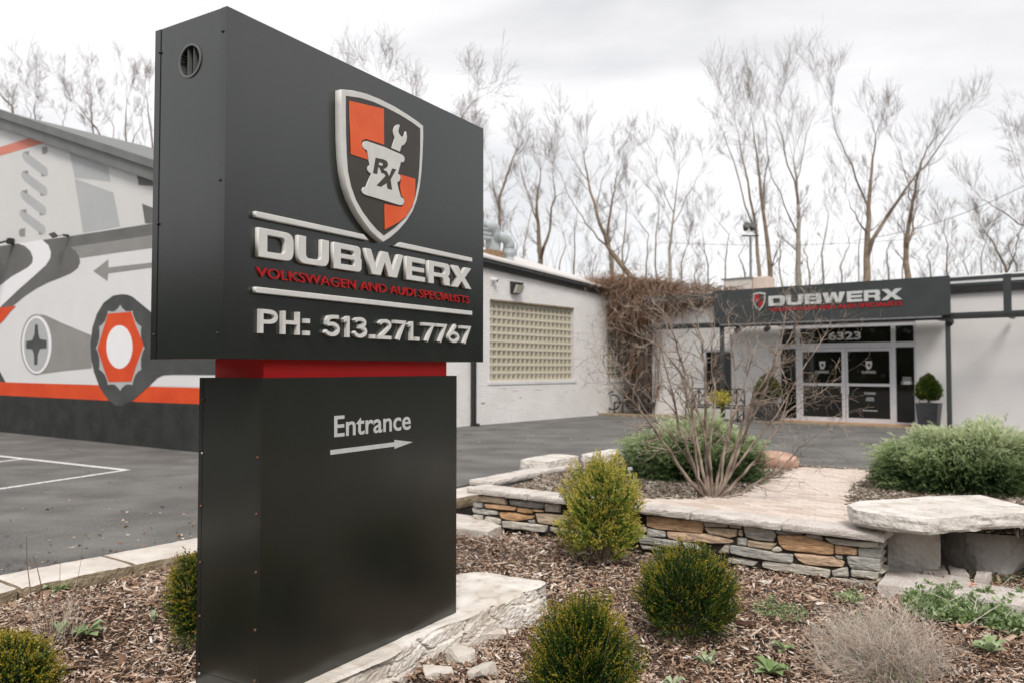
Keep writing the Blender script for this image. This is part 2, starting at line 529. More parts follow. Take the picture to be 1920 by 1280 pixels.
M['plastic_white'] = noise_mat('plastic_white', (0.6, 0.6, 0.6), (0.66, 0.66, 0.66), 5, 0.4)
M['beige_hood'] = noise_mat('beige_hood', (0.46, 0.37, 0.31), (0.52, 0.43, 0.37), 3, 0.7)
M['lens'] = noise_mat('lens', (0.42, 0.40, 0.33), (0.52, 0.50, 0.42), 20, 0.25)
M['pot'] = noise_mat('pot', (0.030, 0.032, 0.036), (0.045, 0.047, 0.052), 8, 0.5)
M['iron'] = noise_mat('iron', (0.010, 0.009, 0.008), (0.02, 0.018, 0.016), 8, 0.55)
M['bark'] = noise_mat('bark', (0.16, 0.115, 0.075), (0.27, 0.21, 0.15), 3, 0.9, 0.5, 12, c3=(0.10, 0.065, 0.04), s3=4, f3=0.5)
M['bark_light'] = noise_mat('bark_light', (0.24, 0.215, 0.17), (0.34, 0.31, 0.26), 3, 0.9, 0.5, 12)
M['twig'] = noise_mat('twig', (0.12, 0.092, 0.068), (0.20, 0.160, 0.125), 1.0, 0.9)
M['shrub_stem'] = noise_mat('shrub_stem', (0.12, 0.082, 0.06), (0.36, 0.29, 0.235), 5, 0.6, 0.2, 60, stops=(0.38, 0.62))
M['vine'] = tint_mat('vine', [(0.10, 0.058, 0.035), (0.22, 0.13, 0.08), (0.40, 0.28, 0.20)], 0.85)
M['box_leaf'] = tint_mat('box_leaf', [(0.014, 0.036, 0.008), (0.045, 0.098, 0.014), (0.13, 0.17, 0.02), (0.36, 0.31, 0.035), (0.50, 0.35, 0.05)], 0.42, 0.45, trans=0.28)
M['box_light'] = tint_mat('box_light', [(0.016, 0.042, 0.010), (0.08, 0.15, 0.022), (0.27, 0.34, 0.05), (0.54, 0.53, 0.11), (0.60, 0.48, 0.11)], 0.42, 0.45, trans=0.3)
M['juniper'] = tint_mat('juniper', [(0.010, 0.026, 0.010), (0.045, 0.095, 0.032), (0.27, 0.36, 0.15), (0.50, 0.57, 0.32), (0.64, 0.69, 0.46)], 0.7, 0.25, trans=0.3)
M['weed'] = tint_mat('weed', [(0.06, 0.11, 0.035), (0.18, 0.27, 0.09), (0.33, 0.42, 0.21), (0.46, 0.53, 0.36)], 0.6, 0.3, trans=0.3)
M['dry_stem'] = tint_mat('dry_stem', [(0.17, 0.115, 0.08), (0.38, 0.29, 0.22), (0.60, 0.52, 0.45), (0.55, 0.53, 0.49)], 0.85, 0.2)
M['fall_leaf'] = noise_mat('fall_leaf', (0.45, 0.14, 0.04), (0.6, 0.22, 0.08), 20, 0.7)
M['yellow_leaf'] = noise_mat('yellow_leaf', (0.35, 0.30, 0.03), (0.45, 0.38, 0.05), 20, 0.7)


def glass_mat(name, col, rough=0.05):
    m, n, b = new_mat(name)
    b.inputs['Base Color'].default_value = (*col, 1)
    b.inputs['Roughness'].default_value = rough
    b.inputs['Specular IOR Level'].default_value = 0.5
    b.inputs['Coat Weight'].default_value = 0.3
    return m


M['dark_glass'] = noise_mat('dark_glass', (0.006, 0.006, 0.005), (0.016, 0.015, 0.011), 0.8, 0.03, spec=0.6)
M['block_glass'] = noise_mat('block_glass', (0.36, 0.33, 0.25), (0.50, 0.47, 0.38), 3.0, 0.12, spec=0.6)
M['block_edge'] = noise_mat('block_edge', (0.50, 0.46, 0.37), (0.58, 0.54, 0.45), 3, 0.5)
M['block_core'] = noise_mat('block_core', (0.20, 0.185, 0.13), (0.34, 0.32, 0.24), 9, 0.2)


# ------------------------------------------------------------------ text and outline helpers
def ev_mesh(cu, name):
    ob = bpy.data.objects.new(name, cu)
    S.collection.objects.link(ob)
    dg = bpy.context.evaluated_depsgraph_get()
    dg.update()
    me = bpy.data.meshes.new_from_object(ob.evaluated_get(dg))
    bpy.data.objects.remove(ob)
    return me


def outline_mesh(loops, depth, name, mat, bevel=0.0):
    """closed loops in x,y filled with holes, extruded 0..depth, then stood up: local x,z with the face towards -y"""
    cu = bpy.data.curves.new(name, 'CURVE')
    cu.dimensions = '2D'
    cu.fill_mode = 'BOTH'
    for lp in loops:
        sp = cu.splines.new('POLY')
        sp.points.add(len(lp) - 1)
        for i, p in enumerate(lp):
            sp.points[i].co = (p[0], p[1], 0, 1)
        sp.use_cyclic_u = True
    cu.extrude = depth / 2
    if bevel:
        cu.extrude = depth / 2 - bevel
        cu.bevel_depth = bevel
        cu.offset = -bevel
        cu.bevel_resolution = 0
    me = ev_mesh(cu, name)
    bpy.data.curves.remove(cu)
    n = len(me.vertices)
    co = np.empty(n * 3, np.float32)
    me.vertices.foreach_get('co', co)
    co = co.reshape(-1, 3)
    me.vertices.foreach_set('co', np.stack([co[:, 0], -co[:, 2] - depth / 2, co[:, 1]], 1).ravel())
    me.materials.clear()
    me.materials.append(mat)
    me.update()
    return me


def text_curve(txt, depth, bold):
    cu = bpy.data.curves.new('txt', 'FONT')
    cu.body = txt
    cu.size = 1.0
    cu.extrude = 0
    cu.offset = bold
    cu.resolution_u = 4
    return cu


def text_glyphs(txt, bold=0.0):
    """[(char, mesh 2D verts extruded unit)] with x offsets, in font units"""
    def mx(t):
        me = ev_mesh(text_curve(t, 0, bold), 't')
        n = len(me.vertices)
        co = np.empty(n * 3, np.float32); me.vertices.foreach_get('co', co)
        bpy.data.meshes.remove(me)
        return co.reshape(-1, 3)
    res = []
    for i, c in enumerate(txt):
        if c == ' ':
            continue
        a = mx(txt[:i + 1]); b = mx(c)
        res.append((c, float(a[:, 0].max() - b[:, 0].max()), b))
    return res


def put_text(txt, x0, x1, z0, z1, depth, mat, parent, yoff=0.0, bold=0.0, name='letter', cap_ref='H', as_one=None):
    """text fitted between x0..x1 and baseline z0..cap height z1 on the parent's local plane y=yoff (facing -y)"""
    gl = text_glyphs(txt, bold)
    lo = min(g[1] + g[2][:, 0].min() for g in gl)
    hi = max(g[1] + g[2][:, 0].max() for g in gl)
    ref = text_glyphs(cap_ref, bold)[0][2]
    ch = ref[:, 1].max() - ref[:, 1].min(); cb = ref[:, 1].min()
    sx = (x1 - x0) / (hi - lo); sz = (z1 - z0) / ch
    cache = {}
    objs = []
    for c, off, _ in gl:
        if c not in cache:
            cu = text_curve(c, 0, bold)
            cu.extrude = 0.5
            me = ev_mesh(cu, name)
            n = len(me.vertices)
            co = np.empty(n * 3, np.float32); me.vertices.foreach_get('co', co)
            co = co.reshape(-1, 3)
            V = np.stack([co[:, 0] * sx, -(co[:, 2] + 0.5) * depth, (co[:, 1] - cb) * sz], 1)
            me.vertices.foreach_set('co', V.ravel())
            me.materials.clear(); me.materials.append(mat)
            me.update()
            cache[c] = me
        o = obj(name, cache[c], parent)
        o.location = (x0 + (off - lo) * sx, yoff, z0)
        objs.append(o)
    return objs


def fillet(pts, seg=5):
    """pts (x,y,r) -> rounded loop"""
    n = len(pts); outp = []
    for i in range(n):
        p = np.array(pts[i][:2], float); r = pts[i][2] if len(pts[i]) > 2 else 0
        if r <= 0:
            outp.append(tuple(p)); continue
        a = np.array(pts[i - 1][:2], float) - p; b = np.array(pts[(i + 1) % n][:2], float) - p
        la, lb = np.linalg.norm(a), np.linalg.norm(b)
        a /= la; b /= lb
        r = min(r, la * 0.49, lb * 0.49)
        for k in range(seg + 1):
            t = k / seg
            outp.append(tuple(p + a * r * (1 - t) ** 2 + b * r * t ** 2))
    return outp


def smooth_loop(pts, seg=4):
    P = [np.array(p, float) for p in pts]; n = len(P); o = []
    for i in range(n):
        p0, p1, p2, p3 = P[i - 1], P[i], P[(i + 1) % n], P[(i + 2) % n]
        for k in range(seg):
            t = k / seg
            o.append(tuple(0.5 * (2 * p1 + (p2 - p0) * t + (2 * p0 - 5 * p1 + 4 * p2 - p3) * t * t + (3 * p1 - p0 - 3 * p2 + p3) * t ** 3)))
    return o


def glyph(ch, w, h, s, q):
    """wide square-shouldered capitals; s = stem width, q = bar height"""
    r = h * 0.30
    if ch == 'D':
        return [fillet([(0, 0), (w, 0, r * 1.2), (w, h, r * 1.2), (0, h)]),
                fillet([(s, q), (w - s, q, r * .6), (w - s, h - q, r * .6), (s, h - q)])]
    if ch == 'U':
        return [fillet([(0, h), (0, 0, r * 1.2), (w, 0, r * 1.2), (w, h), (w - s, h), (w - s, q, r * .6), (s, q, r * .6), (s, h)])]
    if ch == 'B':
        m = h * 0.52; g = q * 0.8
        return [fillet([(0, 0), (w, 0, r * .7), (w, m, r * .5), (w * .965, h * .53, .01), (w * .965, h, r * .7), (0, h)]),
                fillet([(s, q), (w - s, q, .03), (w - s, m - g / 2, .03), (s, m - g / 2)]),
                fillet([(s, m + g / 2), (w - s * 1.1, m + g / 2, .03), (w - s * 1.1, h - q, .03), (s, h - q)])]
    if ch == 'E':
        m = h * 0.5
        return [[(0, 0), (w, 0), (w, q), (s, q), (s, m - q * .45), (w * .95, m - q * .45), (w * .95, m + q * .45), (s, m + q * .45), (s, h - q), (w, h - q), (w, h), (0, h)]]
    if ch == 'R':
        m = h * 0.42
        return [fillet([(0, 0), (s, 0), (s, m - q * .4), (w - s * 1.25, m - q * .4, .03), (w - s * 1.1, 0), (w, 0), (w, m * .85, r * .3), (w * .9, m, .02), (w, m * 1.2, r * .3), (w, h, r * .8), (0, h)]),
                fillet([(s, m + q * .45), (w - s, m + q * .45, .03), (w - s, h - q, .03), (s, h - q)])]
    if ch == 'W':
        a = s * 1.05
        return [[(0, h), (w * .17, 0), (w * .40, 0), (w * .5, h * .55), (w * .60, 0), (w * .83, 0), (w, h), (w - a * .85, h),
                 (w * .715, h * .30), (w * .585, h), (w * .415, h), (w * .285, h * .30), (a * .85, h)]]
    if ch == 'X':
        a = w * 0.31
        return [[(0, 0), (w * .34, h * .5), (w * .02, h), (w * .02 + a, h), (w * .5, h * .68), (w * .98 - a, h), (w * .98, h), (w * .66, h * .5), (w, 0), (w - a, 0), (w * .5, h * .32), (a, 0)]]


STROKES = {
    'P': [[(.085, 0), (.085, 1)], [(.10, .915), (.38, .915), (.50, .87), (.56, .76), (.56, .64), (.50, .53), (.38, .48), (.10, .48)]],
    'H': [[(.085, 0), (.085, 1)], [(.60, 0), (.60, 1)], [(.10, .52), (.59, .52)]],
    ':': [[(0, .10), (.20, .10)], [(0, .64), (.20, .64)]], '.': [[(0, .10), (.20, .10)]],
    '5': [[(.56, .915), (.14, .915), (.11, .54), (.20, .585), (.32, .595), (.45, .55), (.54, .45), (.56, .33), (.53, .20), (.43, .115), (.30, .085), (.16, .12), (.04, .24)]],
    '1': [[(.24, 0), (.24, 1)], [(.0, .76), (.22, .91)]],
    '3': [[(.06, .78), (.12, .87), (.26, .915), (.40, .89), (.49, .80), (.49, .69), (.42, .58), (.22, .54)], [(.22, .54), (.40, .51), (.52, .41), (.54, .28), (.48, .16), (.34, .09), (.20, .09), (.09, .16), (.03, .27)]],
    '2': [[(.05, .74), (.09, .84), (.20, .91), (.36, .915), (.48, .83), (.51, .70), (.46, .57), (.07, .10)], [(.0, .085), (.56, .085)]],
    '7': [[(.0, .915), (.50, .915), (.20, 0)]],
    '6': [[(.43, .99), (.24, .66), (.12, .44)], 'ring']}


def stroke_glyph(ch, w, h, depth, mat, name):
    T = .17 * h
    W0 = {'P': .65, 'H': .685, ':': .2, '.': .2, '5': .65, '1': .33, '3': .63, '2': .6, '7': .58, '6': .64}[ch]
    kx = w / W0
    me_all = MB()
    for si, st_ in enumerate(STROKES[ch]):
        if st_ == 'ring':
            cx_, cy_ = .32 * kx, .315 * h
            o_ = [(cx_ + .315 * kx * math.cos(a), cy_ + .315 * h * math.sin(a)) for a in [2 * math.pi * i / 28 for i in range(28)]]
            i_ = [(cx_ + (.315 * kx - T) * math.cos(a), cy_ + (.315 * h - T) * math.sin(a)) for a in [2 * math.pi * i / 28 for i in range(28)]]
            loops = [o_, i_]
        else:
            P = [np.array([x * kx, y * h]) for x, y in st_]
            if len(P) > 3:
                Q = []
                for i in range(len(P) - 1):
                    Q += [P[i], P[i] * .5 + P[i + 1] * .5]
                Q.append(P[-1])
                for _ in range(1):
                    Q = [Q[0]] + [(Q[i - 1] + 2 * Q[i] + Q[i + 1]) / 4 if ch not in '7' else Q[i] for i in range(1, len(Q) - 1)] + [Q[-1]]
                P = Q
            tt = (.20 * h if ch in ':.' else T) / 2
            Lp, Rp = [], []
            for i in range(len(P)):
                a = P[max(i - 1, 0)]; b = P[min(i + 1, len(P) - 1)]
                d0 = (P[i] - a); d1 = (b - P[i])
                if np.linalg.norm(d0) < 1e-9: d0 = d1
                if np.linalg.norm(d1) < 1e-9: d1 = d0
                d0 = d0 / np.linalg.norm(d0); d1 = d1 / np.linalg.norm(d1)
                n_ = np.array([-(d0 + d1)[1], (d0 + d1)[0]]); n_ /= np.linalg.norm(n_) + 1e-9
                c_ = max(.5, n_ @ np.array([-d0[1], d0[0]]))
                Lp.append(tuple(P[i] + n_ * tt / c_)); Rp.append(tuple(P[i] - n_ * tt / c_))
            loops = [Lp + Rp[::-1]]
        me = outline_mesh(loops, depth - .0006 * si, name, mat, 0)
        me_all.add([tuple(v_.co) for v_ in me.vertices], [tuple(p_.vertices) for p_ in me.polygons])
        bpy.data.meshes.remove(me)
    return mesh_from(name, me_all.v, me_all.f, mat)
# ================================================================== GROUND
_cp = np.array([[3.2, 6.8, -.25], [-.5, 9.4, -.28], [1.5, 8.1, -.27], [0.3, 6.0, -.36], [-.9, 4.0, -.42], [0.6, 4.0, -.42], [2.0, 4.5, -.40],
                [-1.7, 4.2, -.30], [-2.1, 5.2, -.20], [-1.2, 7.5, -.12], [-3.7, 5.4, -.055], [-2.6, 6.4, -.06], [-2.4, 3.6, -.26],
                [4.5, 6.0, -.28], [4.5, 3.0, -.42], [-4.5, 3.0, -.2], [0, 2, -.45], [-.6, 8.6, -.22]])


def gz(x, y):
    x = np.asarray(x, float); y = np.asarray(y, float)
    d2 = (x[..., None] - _cp[:, 0]) ** 2 + (y[..., None] - _cp[:, 1]) ** 2 + .08
    w = d2 ** -1.6
    return (w * _cp[:, 2]).sum(-1) / w.sum(-1)


def gp(px, py):
    z = -.25
    for _ in range(8):
        p = at_z(px, py, z); z = float(gz(p[0], p[1]))
    return at_z(px, py, z)


# wall / curb control lines
capL = at_z(874, 912, .22); capR = at_z(1659, 1001, .22)
FW = Frame(capL, capR - capL)                       # retaining wall frame, front of the caps
WL = float(np.linalg.norm((capR - capL)[:2]))
cur0 = at_z(-260, 1122, 0.02); cur1 = at_z(0, 1075, 0.02); cur2 = at_z(371, 1005, 0.02); cur3 = at_z(857, 903, 0.06)
b0 = at_z(1030, 866, 0.05); b1 = at_z(1170, 850, 0.02); pA = at_z(1490, 873, 0.0); pB = at_z(1640, 882, 0.0); pC = at_z(1930, 899, 0.0); pD = at_z(2500, 935, 0)

lot = [cur0, cur1, cur2, cur3, b0, b1, pA, pB, pC, pD]
m = MB()
pts = [(p[0], p[1]) for p in lot]
pts = [(-60, cur0[1] - 12)] + [(pts[0][0] - 10, pts[0][1] - 4.2)] + pts + [(70, 8), (70, 90), (-60, 90)]
from mathutils.geometry import tessellate_polygon
tri = tessellate_polygon([[Vector((p[0], p[1], 0)) for p in pts]])
m.add([(p[0], p[1], 0) for p in pts], [tuple(t) for t in tri])
n = len(pts)
m.add([(p[0], p[1], 0) for p in pts] + [(p[0], p[1], -.4) for p in pts], [(i, i + 1, n + i + 1, n + i) for i in range(n - 1)])
o = m.build('asphalt_parking_lot', M['asphalt'], kind='structure')
MB().add([(-900, -60, -.62), (900, -60, -.62), (900, 1400, -.62), (-900, 1400, -.62)], [(0, 1, 2, 3)]).build('ground', M['far_ground'], kind='structure')

# soil sheet of the planting bed (a height field)
nx, ny = 90, 80
X, Y = np.meshgrid(np.linspace(-9, 9, nx), np.linspace(1.0, 10.3, ny))
Z = gz(X, Y) - .03 + .012 * np.sin(X * 7.1 + Y * 3.3) + .01 * np.sin(Y * 9.7 - X * 4.1)
idx = np.arange(nx * ny).reshape(ny, nx)
Fc = np.stack([idx[:-1, :-1], idx[:-1, 1:], idx[1:, 1:], idx[1:, :-1]], -1).reshape(-1, 4)
# keep only the part that lies inside the bed (in front of the curb line and of the retaining wall)


def side(p, a, b):
    return (b[0] - a[0]) * (p[..., 1] - a[1]) - (b[1] - a[1]) * (p[..., 0] - a[0])


def in_bed(P, pad=0.0):
    # below (in front of) curb line
    ok = np.ones(P.shape[:-1], bool)
    for a, b in ((cur0, cur1), (cur1, cur2), (cur2, cur3)):
        e = (b - a)[:2]; L_ = np.linalg.norm(e)
        sd = side(P, a, b) / L_
        ok &= (sd < -pad) | (P[..., 0] > 0.2)
    sx = (P[..., 0] - FW.O[0]) * FW.ex[0] + (P[..., 1] - FW.O[1]) * FW.ex[1]
    sy = (P[..., 0] - FW.O[0]) * FW.ey[0] + (P[..., 1] - FW.O[1]) * FW.ey[1]
    ok &= (sy < .12 - pad * .2) | ((sx > WL + .02) & (sy < 1.3))
    return ok


cen = np.stack([X, Y], -1).reshape(-1, 2)[Fc].mean(1)
keep = in_bed(cen, -.25)
me = mesh_from('mulch_ground', np.stack([X, Y, Z], -1).reshape(-1, 3), Fc[keep], M['soil'], True)
obj('mulch_ground', me, kind='structure')


def chips_mesh(P, T, Lg, Wd, Th, rng, tilt=.35):
    """thin, slightly curved wood chips at points P (n,3)"""
    n = len(P)
    ang = rng.uniform(0, 2 * np.pi, n); pit = rng.normal(0, tilt, n); rol = rng.normal(0, .5, n)
    ca, sa = np.cos(ang), np.sin(ang)
    u = np.stack([ca * np.cos(pit), sa * np.cos(pit), np.sin(pit)], 1)
    s = np.stack([-sa, ca, np.zeros(n)], 1)
    w = np.cross(u, s)
    s2 = s * np.cos(rol)[:, None] + w * np.sin(rol)[:, None]
    w2 = np.cross(u, s2)
    w2 *= np.sign(w2[:, 2:3]) * -1
    w2 = -w2
    tp = rng.uniform(.35, 1.0, n); bend = rng.normal(0, .12, n)
    V = np.empty((n, 8, 3))
    for k, (a, b, c) in enumerate([(-.5, -.5, 0), (-.5, .5, 0), (.5, -.5, 0), (.5, .5, 0), (-.5, -.5, 1), (-.5, .5, 1), (.5, -.5, 1), (.5, .5, 1)]):
        wf = np.where(a > 0, tp, 1.0)
        V[:, k] = P + u * (a * Lg)[:, None] + s2 * (b * Wd * wf)[:, None] + w2 * (c * Th)[:, None] + s2 * ((a * a * 2 - .25) * bend * Lg)[:, None]
    base = (np.arange(n) * 8)[:, None]
    q = np.array([[4, 6, 7, 5], [0, 2, 6, 4], [1, 5, 7, 3], [0, 4, 5, 1], [2, 3, 7, 6]])
    F = (base[:, :, None] + q[None]).reshape(-1, 4)
    return V.reshape(-1, 3), F, np.repeat(T, 8)


def scatter_chips():
    rng = np.random.default_rng(5)
    Ps = []
    for (y0, y1, dens) in ((2.9, 4.4, 3300), (4.4, 6.0, 2800), (6.0, 7.6, 1900), (7.6, 10, 1100)):
        x0, x1 = -.72 * y1 - .2, .72 * y1 + .2
        n = int((x1 - x0) * (y1 - y0) * dens)
        P = np.stack([rng.uniform(x0, x1, n), rng.uniform(y0, y1, n)], 1)
        P = P[np.abs(P[:, 0]) < .70 * P[:, 1] + .2]
        Ps.append(P)
    P = np.concatenate(Ps)
    P = P[in_bed(P, .0)]
    n = len(P)
    z = gz(P[:, 0], P[:, 1]) + rng.uniform(-.028, .022, n) + .012 * np.sin(P[:, 0] * 7.1 + P[:, 1] * 3.3)
    big = rng.random(n)
    clump = np.sin(P[:, 0] * 3.1 + 1) * np.sin(P[:, 1] * 3.7) + .6 * np.sin(P[:, 0] * 8.3 + P[:, 1] * 5.1)
    Lg = np.exp(rng.normal(np.log(.027) + .10 * clump, .52, n)) * (1 + 1.3 * (big > .985))
    Wd = Lg * rng.uniform(.13, .36, n)
    T = np.clip(rng.normal(.52, .28, n) + .07 * clump, 0, 1)
    V, F, A = chips_mesh(np.column_stack([P, z]), T, Lg, Wd, rng.uniform(.002, .006, n), rng)
    obj('mulch_chips', mesh_from('mulch_chips', V, F, M['chips'], attr=A), kind='stuff')


scatter_chips()

# parking bay lines
def ground_strip(p, q, w, name, z=.004, ext=0):
    a = at_z(*p); b = at_z(*q)
    d = (b - a)[:2]; d = d / np.linalg.norm(d); nrm = np.array([-d[1], d[0]]) * w / 2
    a2 = a[:2] - d * ext
    return MB().add([(*(a2 - nrm), z), (*(b[:2] - nrm), z), (*(b[:2] + nrm), z), (*(a2 + nrm), z)], [(0, 1, 2, 3)]).build(name, M['line_paint'], kind='structure')


ground_strip((0, 854.5), (240, 881), .13, 'parking_line', ext=6)
ground_strip((0, 916), (232, 881.5), .11, 'parking_line', z=.0045, ext=4)
ground_strip((0, 865), (42, 860), .11, 'parking_line', z=.005, ext=4)

# ================================================================== LIMESTONE CURB along the bed
def rough_box(L_, D_, H_, nu, nv, nh, amp, seed, chip=.0, round_=.02):
    """closed box 0..L, 0..D, 0..H subdivided and roughened"""
    rng = np.random.default_rng(seed)
    V = {}; F = []
    def vid(i, j, k):
        return V.setdefault((i, j, k), len(V))
    for i in range(nu):
        for j in range(nv):
            F.append((vid(i, j, 0), vid(i, j + 1, 0), vid(i + 1, j + 1, 0), vid(i + 1, j, 0)))
            F.append((vid(i, j, nh), vid(i + 1, j, nh), vid(i + 1, j + 1, nh), vid(i, j + 1, nh)))
    for i in range(nu):
        for k in range(nh):
            F.append((vid(i, 0, k), vid(i + 1, 0, k), vid(i + 1, 0, k + 1), vid(i, 0, k + 1)))
            F.append((vid(i, nv, k), vid(i, nv, k + 1), vid(i + 1, nv, k + 1), vid(i + 1, nv, k)))
    for j in range(nv):
        for k in range(nh):
            F.append((vid(0, j, k), vid(0, j, k + 1), vid(0, j + 1, k + 1), vid(0, j + 1, k)))
            F.append((vid(nu, j, k), vid(nu, j + 1, k), vid(nu, j + 1, k + 1), vid(nu, j, k + 1)))
    P = np.array([[i / nu * L_, j / nv * D_, k / nh * H_] for (i, j, k) in V.keys()])
    c = np.array([L_, D_, H_]) / 2
    q = (P - c) / c
    ph = rng.uniform(0, 6.28, 12)
    nse = (np.sin(P[:, 0] * 9 / max(D_, .1) * .4 + ph[0]) * np.sin(P[:, 1] * 11 + ph[1] + P[:, 2] * 8) +
           .6 * np.sin(P[:, 0] * 23 + ph[2] + P[:, 1] * 17) * np.sin(P[:, 2] * 31 + ph[3]) + rng.normal(0, .5, len(P)))
    nse = np.where(np.abs(q[:, 2]) > .999, nse * .3, nse)
    # pull edges in
    cnt = (np.abs(q) > .999).sum(1)
    P = c + (P - c) * (1 - (np.where(cnt >= 2, round_, 0)[:, None] * np.where(np.abs(q) > .999, 1, 0) / c))
    P += (q * (np.abs(q) > .999)) * (nse * amp)[:, None]
    if chip:
        top = (q[:, 2] > .9) & (np.abs(q[:, 1]) > .95)
        P[top, 2] -= np.abs(rng.normal(0, chip, top.sum()))
    return P, F


curb = empty('stone_curb', 'pale limestone curb between the asphalt and the mulch bed left of the sign', 'curb', tuple(cur1))
cl = [at_z(-330, 1135, .02), at_z(22, 1098, .02), at_z(222, 1048, .02), at_z(404, 1011, .02), at_z(640, 962, .02), at_z(872, 908, .05)]
ca = [cur0, cur1, cur2, cur3]
dirc = (cur2 - cur1)[:2]; dirc /= np.linalg.norm(dirc)
FC = Frame(cur1, dirc)
tot = float((cur3 - cur1)[:2] @ dirc)
xs = []
for px_, py_ in ((30, 1098), (222, 1048)):
    xs.append(FC.inv(at_z(px_, py_, .02))[0])
joints = [xs[0] - 5.0, xs[0] - 3.4, xs[0] - 1.75, xs[0], xs[1], xs[1] + 1.45, xs[1] + 3.0, tot + .1]
CWID = .56
for k in range(len(joints) - 1):
    a, b = joints[k] + .008, joints[k + 1] - .008
    P, F = rough_box(b - a, CWID, .155, 20, 8, 3, .004, 40 + k, chip=.005, round_=.01)
    P = P + np.array([a, -CWID, -.10 - .03])
    # mesh in curb frame -> world
    Wp = np.column_stack([FC.O[0] + FC.ex[0] * P[:, 0] + FC.ey[0] * P[:, 1], FC.O[1] + FC.ex[1] * P[:, 0] + FC.ey[1] * P[:, 1], P[:, 2] + 0.0]) - np.array([*cur1[:2], cur1[2]])
    me = mesh_from('curb_stone', Wp, F, None, mats=[M['curb_stone'], M['curb_edge']])
    mi = []
    for pl in me.polygons:
        mi.append(1 if abs(pl.normal.z) < .5 else 0)
    me.polygons.foreach_set('material_index', np.array(mi, np.int32))
    obj('curb_stone', me, curb)
m = MB()
m.box(joints[0], tot, -CWID + .02, -.02, -.5, -.12)
mb = MB()
vv = [(FC.O[0] + FC.ex[0] * x + FC.ey[0] * y - cur1[0], FC.O[1] + FC.ex[1] * x + FC.ey[1] * y - cur1[1], z - cur1[2]) for x, y, z in m.v]
mb.add(vv, m.f).build('footing', M['wall_core'], curb)

# ================================================================== MONUMENT SIGN
r0 = ray(418, 691)
SO = r0 * (4.0 / r0[1])
FS = Frame(SO, (math.sin(math.atan(884 / 1476)), math.cos(math.atan(884 / 1476))))
SW_, SD_ = 2.424, .5876
ZC0, ZC1 = 1.7014, 3.5176
sign = empty('monument_sign', 'tall dark grey monument sign with shield badge, raised white lettering and phone number', 'sign', (SO[0], SO[1], 0), FS.rot)


def part(mb, name, mat, parent=sign, **kw):
    return mb.build(name, mat, parent, **kw)


e = .004
cab = MB()
# cabinet with a real round vent opening in the left end (local x = 0 face)
vy, vz = None, None
r = ray(357, 114.5)
t = (FS.O @ FS.ex) / (r[:2] @ FS.ex)
pv = r * t
vy = float((pv[:2] - FS.O) @ FS.ey); vz = HC + pv[2]
VR = .080
cab.add([(0, 0, ZC0), (SW_, 0, ZC0), (SW_, 0, ZC1), (0, 0, ZC1), (0, SD_, ZC0), (SW_, SD_, ZC0), (SW_, SD_, ZC1), (0, SD_, ZC1)],
        [(0, 1, 2, 3), (5, 4, 7, 6), (1, 5, 6, 2), (3, 2, 6, 7), (4, 5, 1, 0)])
# left end face as a fan around the hole
N = 32
ring = [(0, vy + VR * math.cos(2 * math.pi * k / N), vz + VR * math.sin(2 * math.pi * k / N)) for k in range(N)]
box4 = [(0, 0, ZC0), (0, SD_, ZC0), (0, SD_, ZC1), (0, 0, ZC1)]


def edge_pt(a):
    c, s_ = math.cos(a), math.sin(a)
    ts = []
    if c > 1e-9: ts.append((SD_ - vy) / c)
    if c < -1e-9: ts.append((0 - vy) / c)
    if s_ > 1e-9: ts.append((ZC1 - vz) / s_)
    if s_ < -1e-9: ts.append((ZC0 - vz) / s_)
    t_ = min(ts)
    return (0, vy + c * t_, vz + s_ * t_)


corner_ang = sorted([math.atan2(p[2] - vz, p[1] - vy) % (2 * math.pi) for p in box4])
angs = sorted(set([2 * math.pi * k / N for k in range(N)] + corner_ang))
inn = [(0, vy + VR * math.cos(a), vz + VR * math.sin(a)) for a in angs]
outr = [edge_pt(a) for a in angs]
K = len(angs)
cab.add(inn + outr, [((i + 1) % K, i, K + i, K + (i + 1) % K)[::-1] for i in range(K)])
cabinet = part(cab, 'cabinet', M['sign_metal'])
# vent
v = MB()
v.add([(0.0, *p[1:]) for p in ring] + [(.10, *p[1:]) for p in ring], [(i, (i + 1) % N, N + (i + 1) % N, N + i) for i in range(N)])
v.add([(.10, *p[1:]) for p in ring], [tuple(range(N))])
vent = part(v, 'vent', M['hole'])
v = MB()
for rr0, rr1, xx in ((VR, VR + .012, -.006),):
    a_ = [(xx, vy + rr0 * math.cos(2 * math.pi * k / 40), vz + rr0 * math.sin(2 * math.pi * k / 40)) for k in range(40)]
    b_ = [(xx, vy + rr1 * math.cos(2 * math.pi * k / 40), vz + rr1 * math.sin(2 * math.pi * k / 40)) for k in range(40)]
    c_ = [(0, p[1], p[2]) for p in b_]; d_ = [(.03, p[1], p[2]) for p in a_]
    v.add(a_ + b_ + c_ + d_, [(i, (i + 1) % 40, 40 + (i + 1) % 40, 40 + i) for i in range(40)] + [(40 + i, 40 + (i + 1) % 40, 80 + (i + 1) % 40, 80 + i) for i in range(40)] + [(i, 120 + i, 120 + (i + 1) % 40, (i + 1) % 40) for i in range(40)])
obj('vent_ring', mesh_from('vent_ring', v.v, v.f, M['fascia']), vent)
for dy in (-.022, .026):
    MB().box(.004, .03, vy + dy - .002, vy + dy + .002, vz - VR * .95, vz + VR * .95).build('vent_slat', M['fascia'], vent)
# corner trims of the end panel
for y0, y1 in ((-.0015, .045), (SD_ - .045, SD_ + .0015)):
    MB().box(-.004, .0015, y0, y1, ZC0 + .0, ZC1 - .001).build('corner_trim', M['trim_metal'], sign)
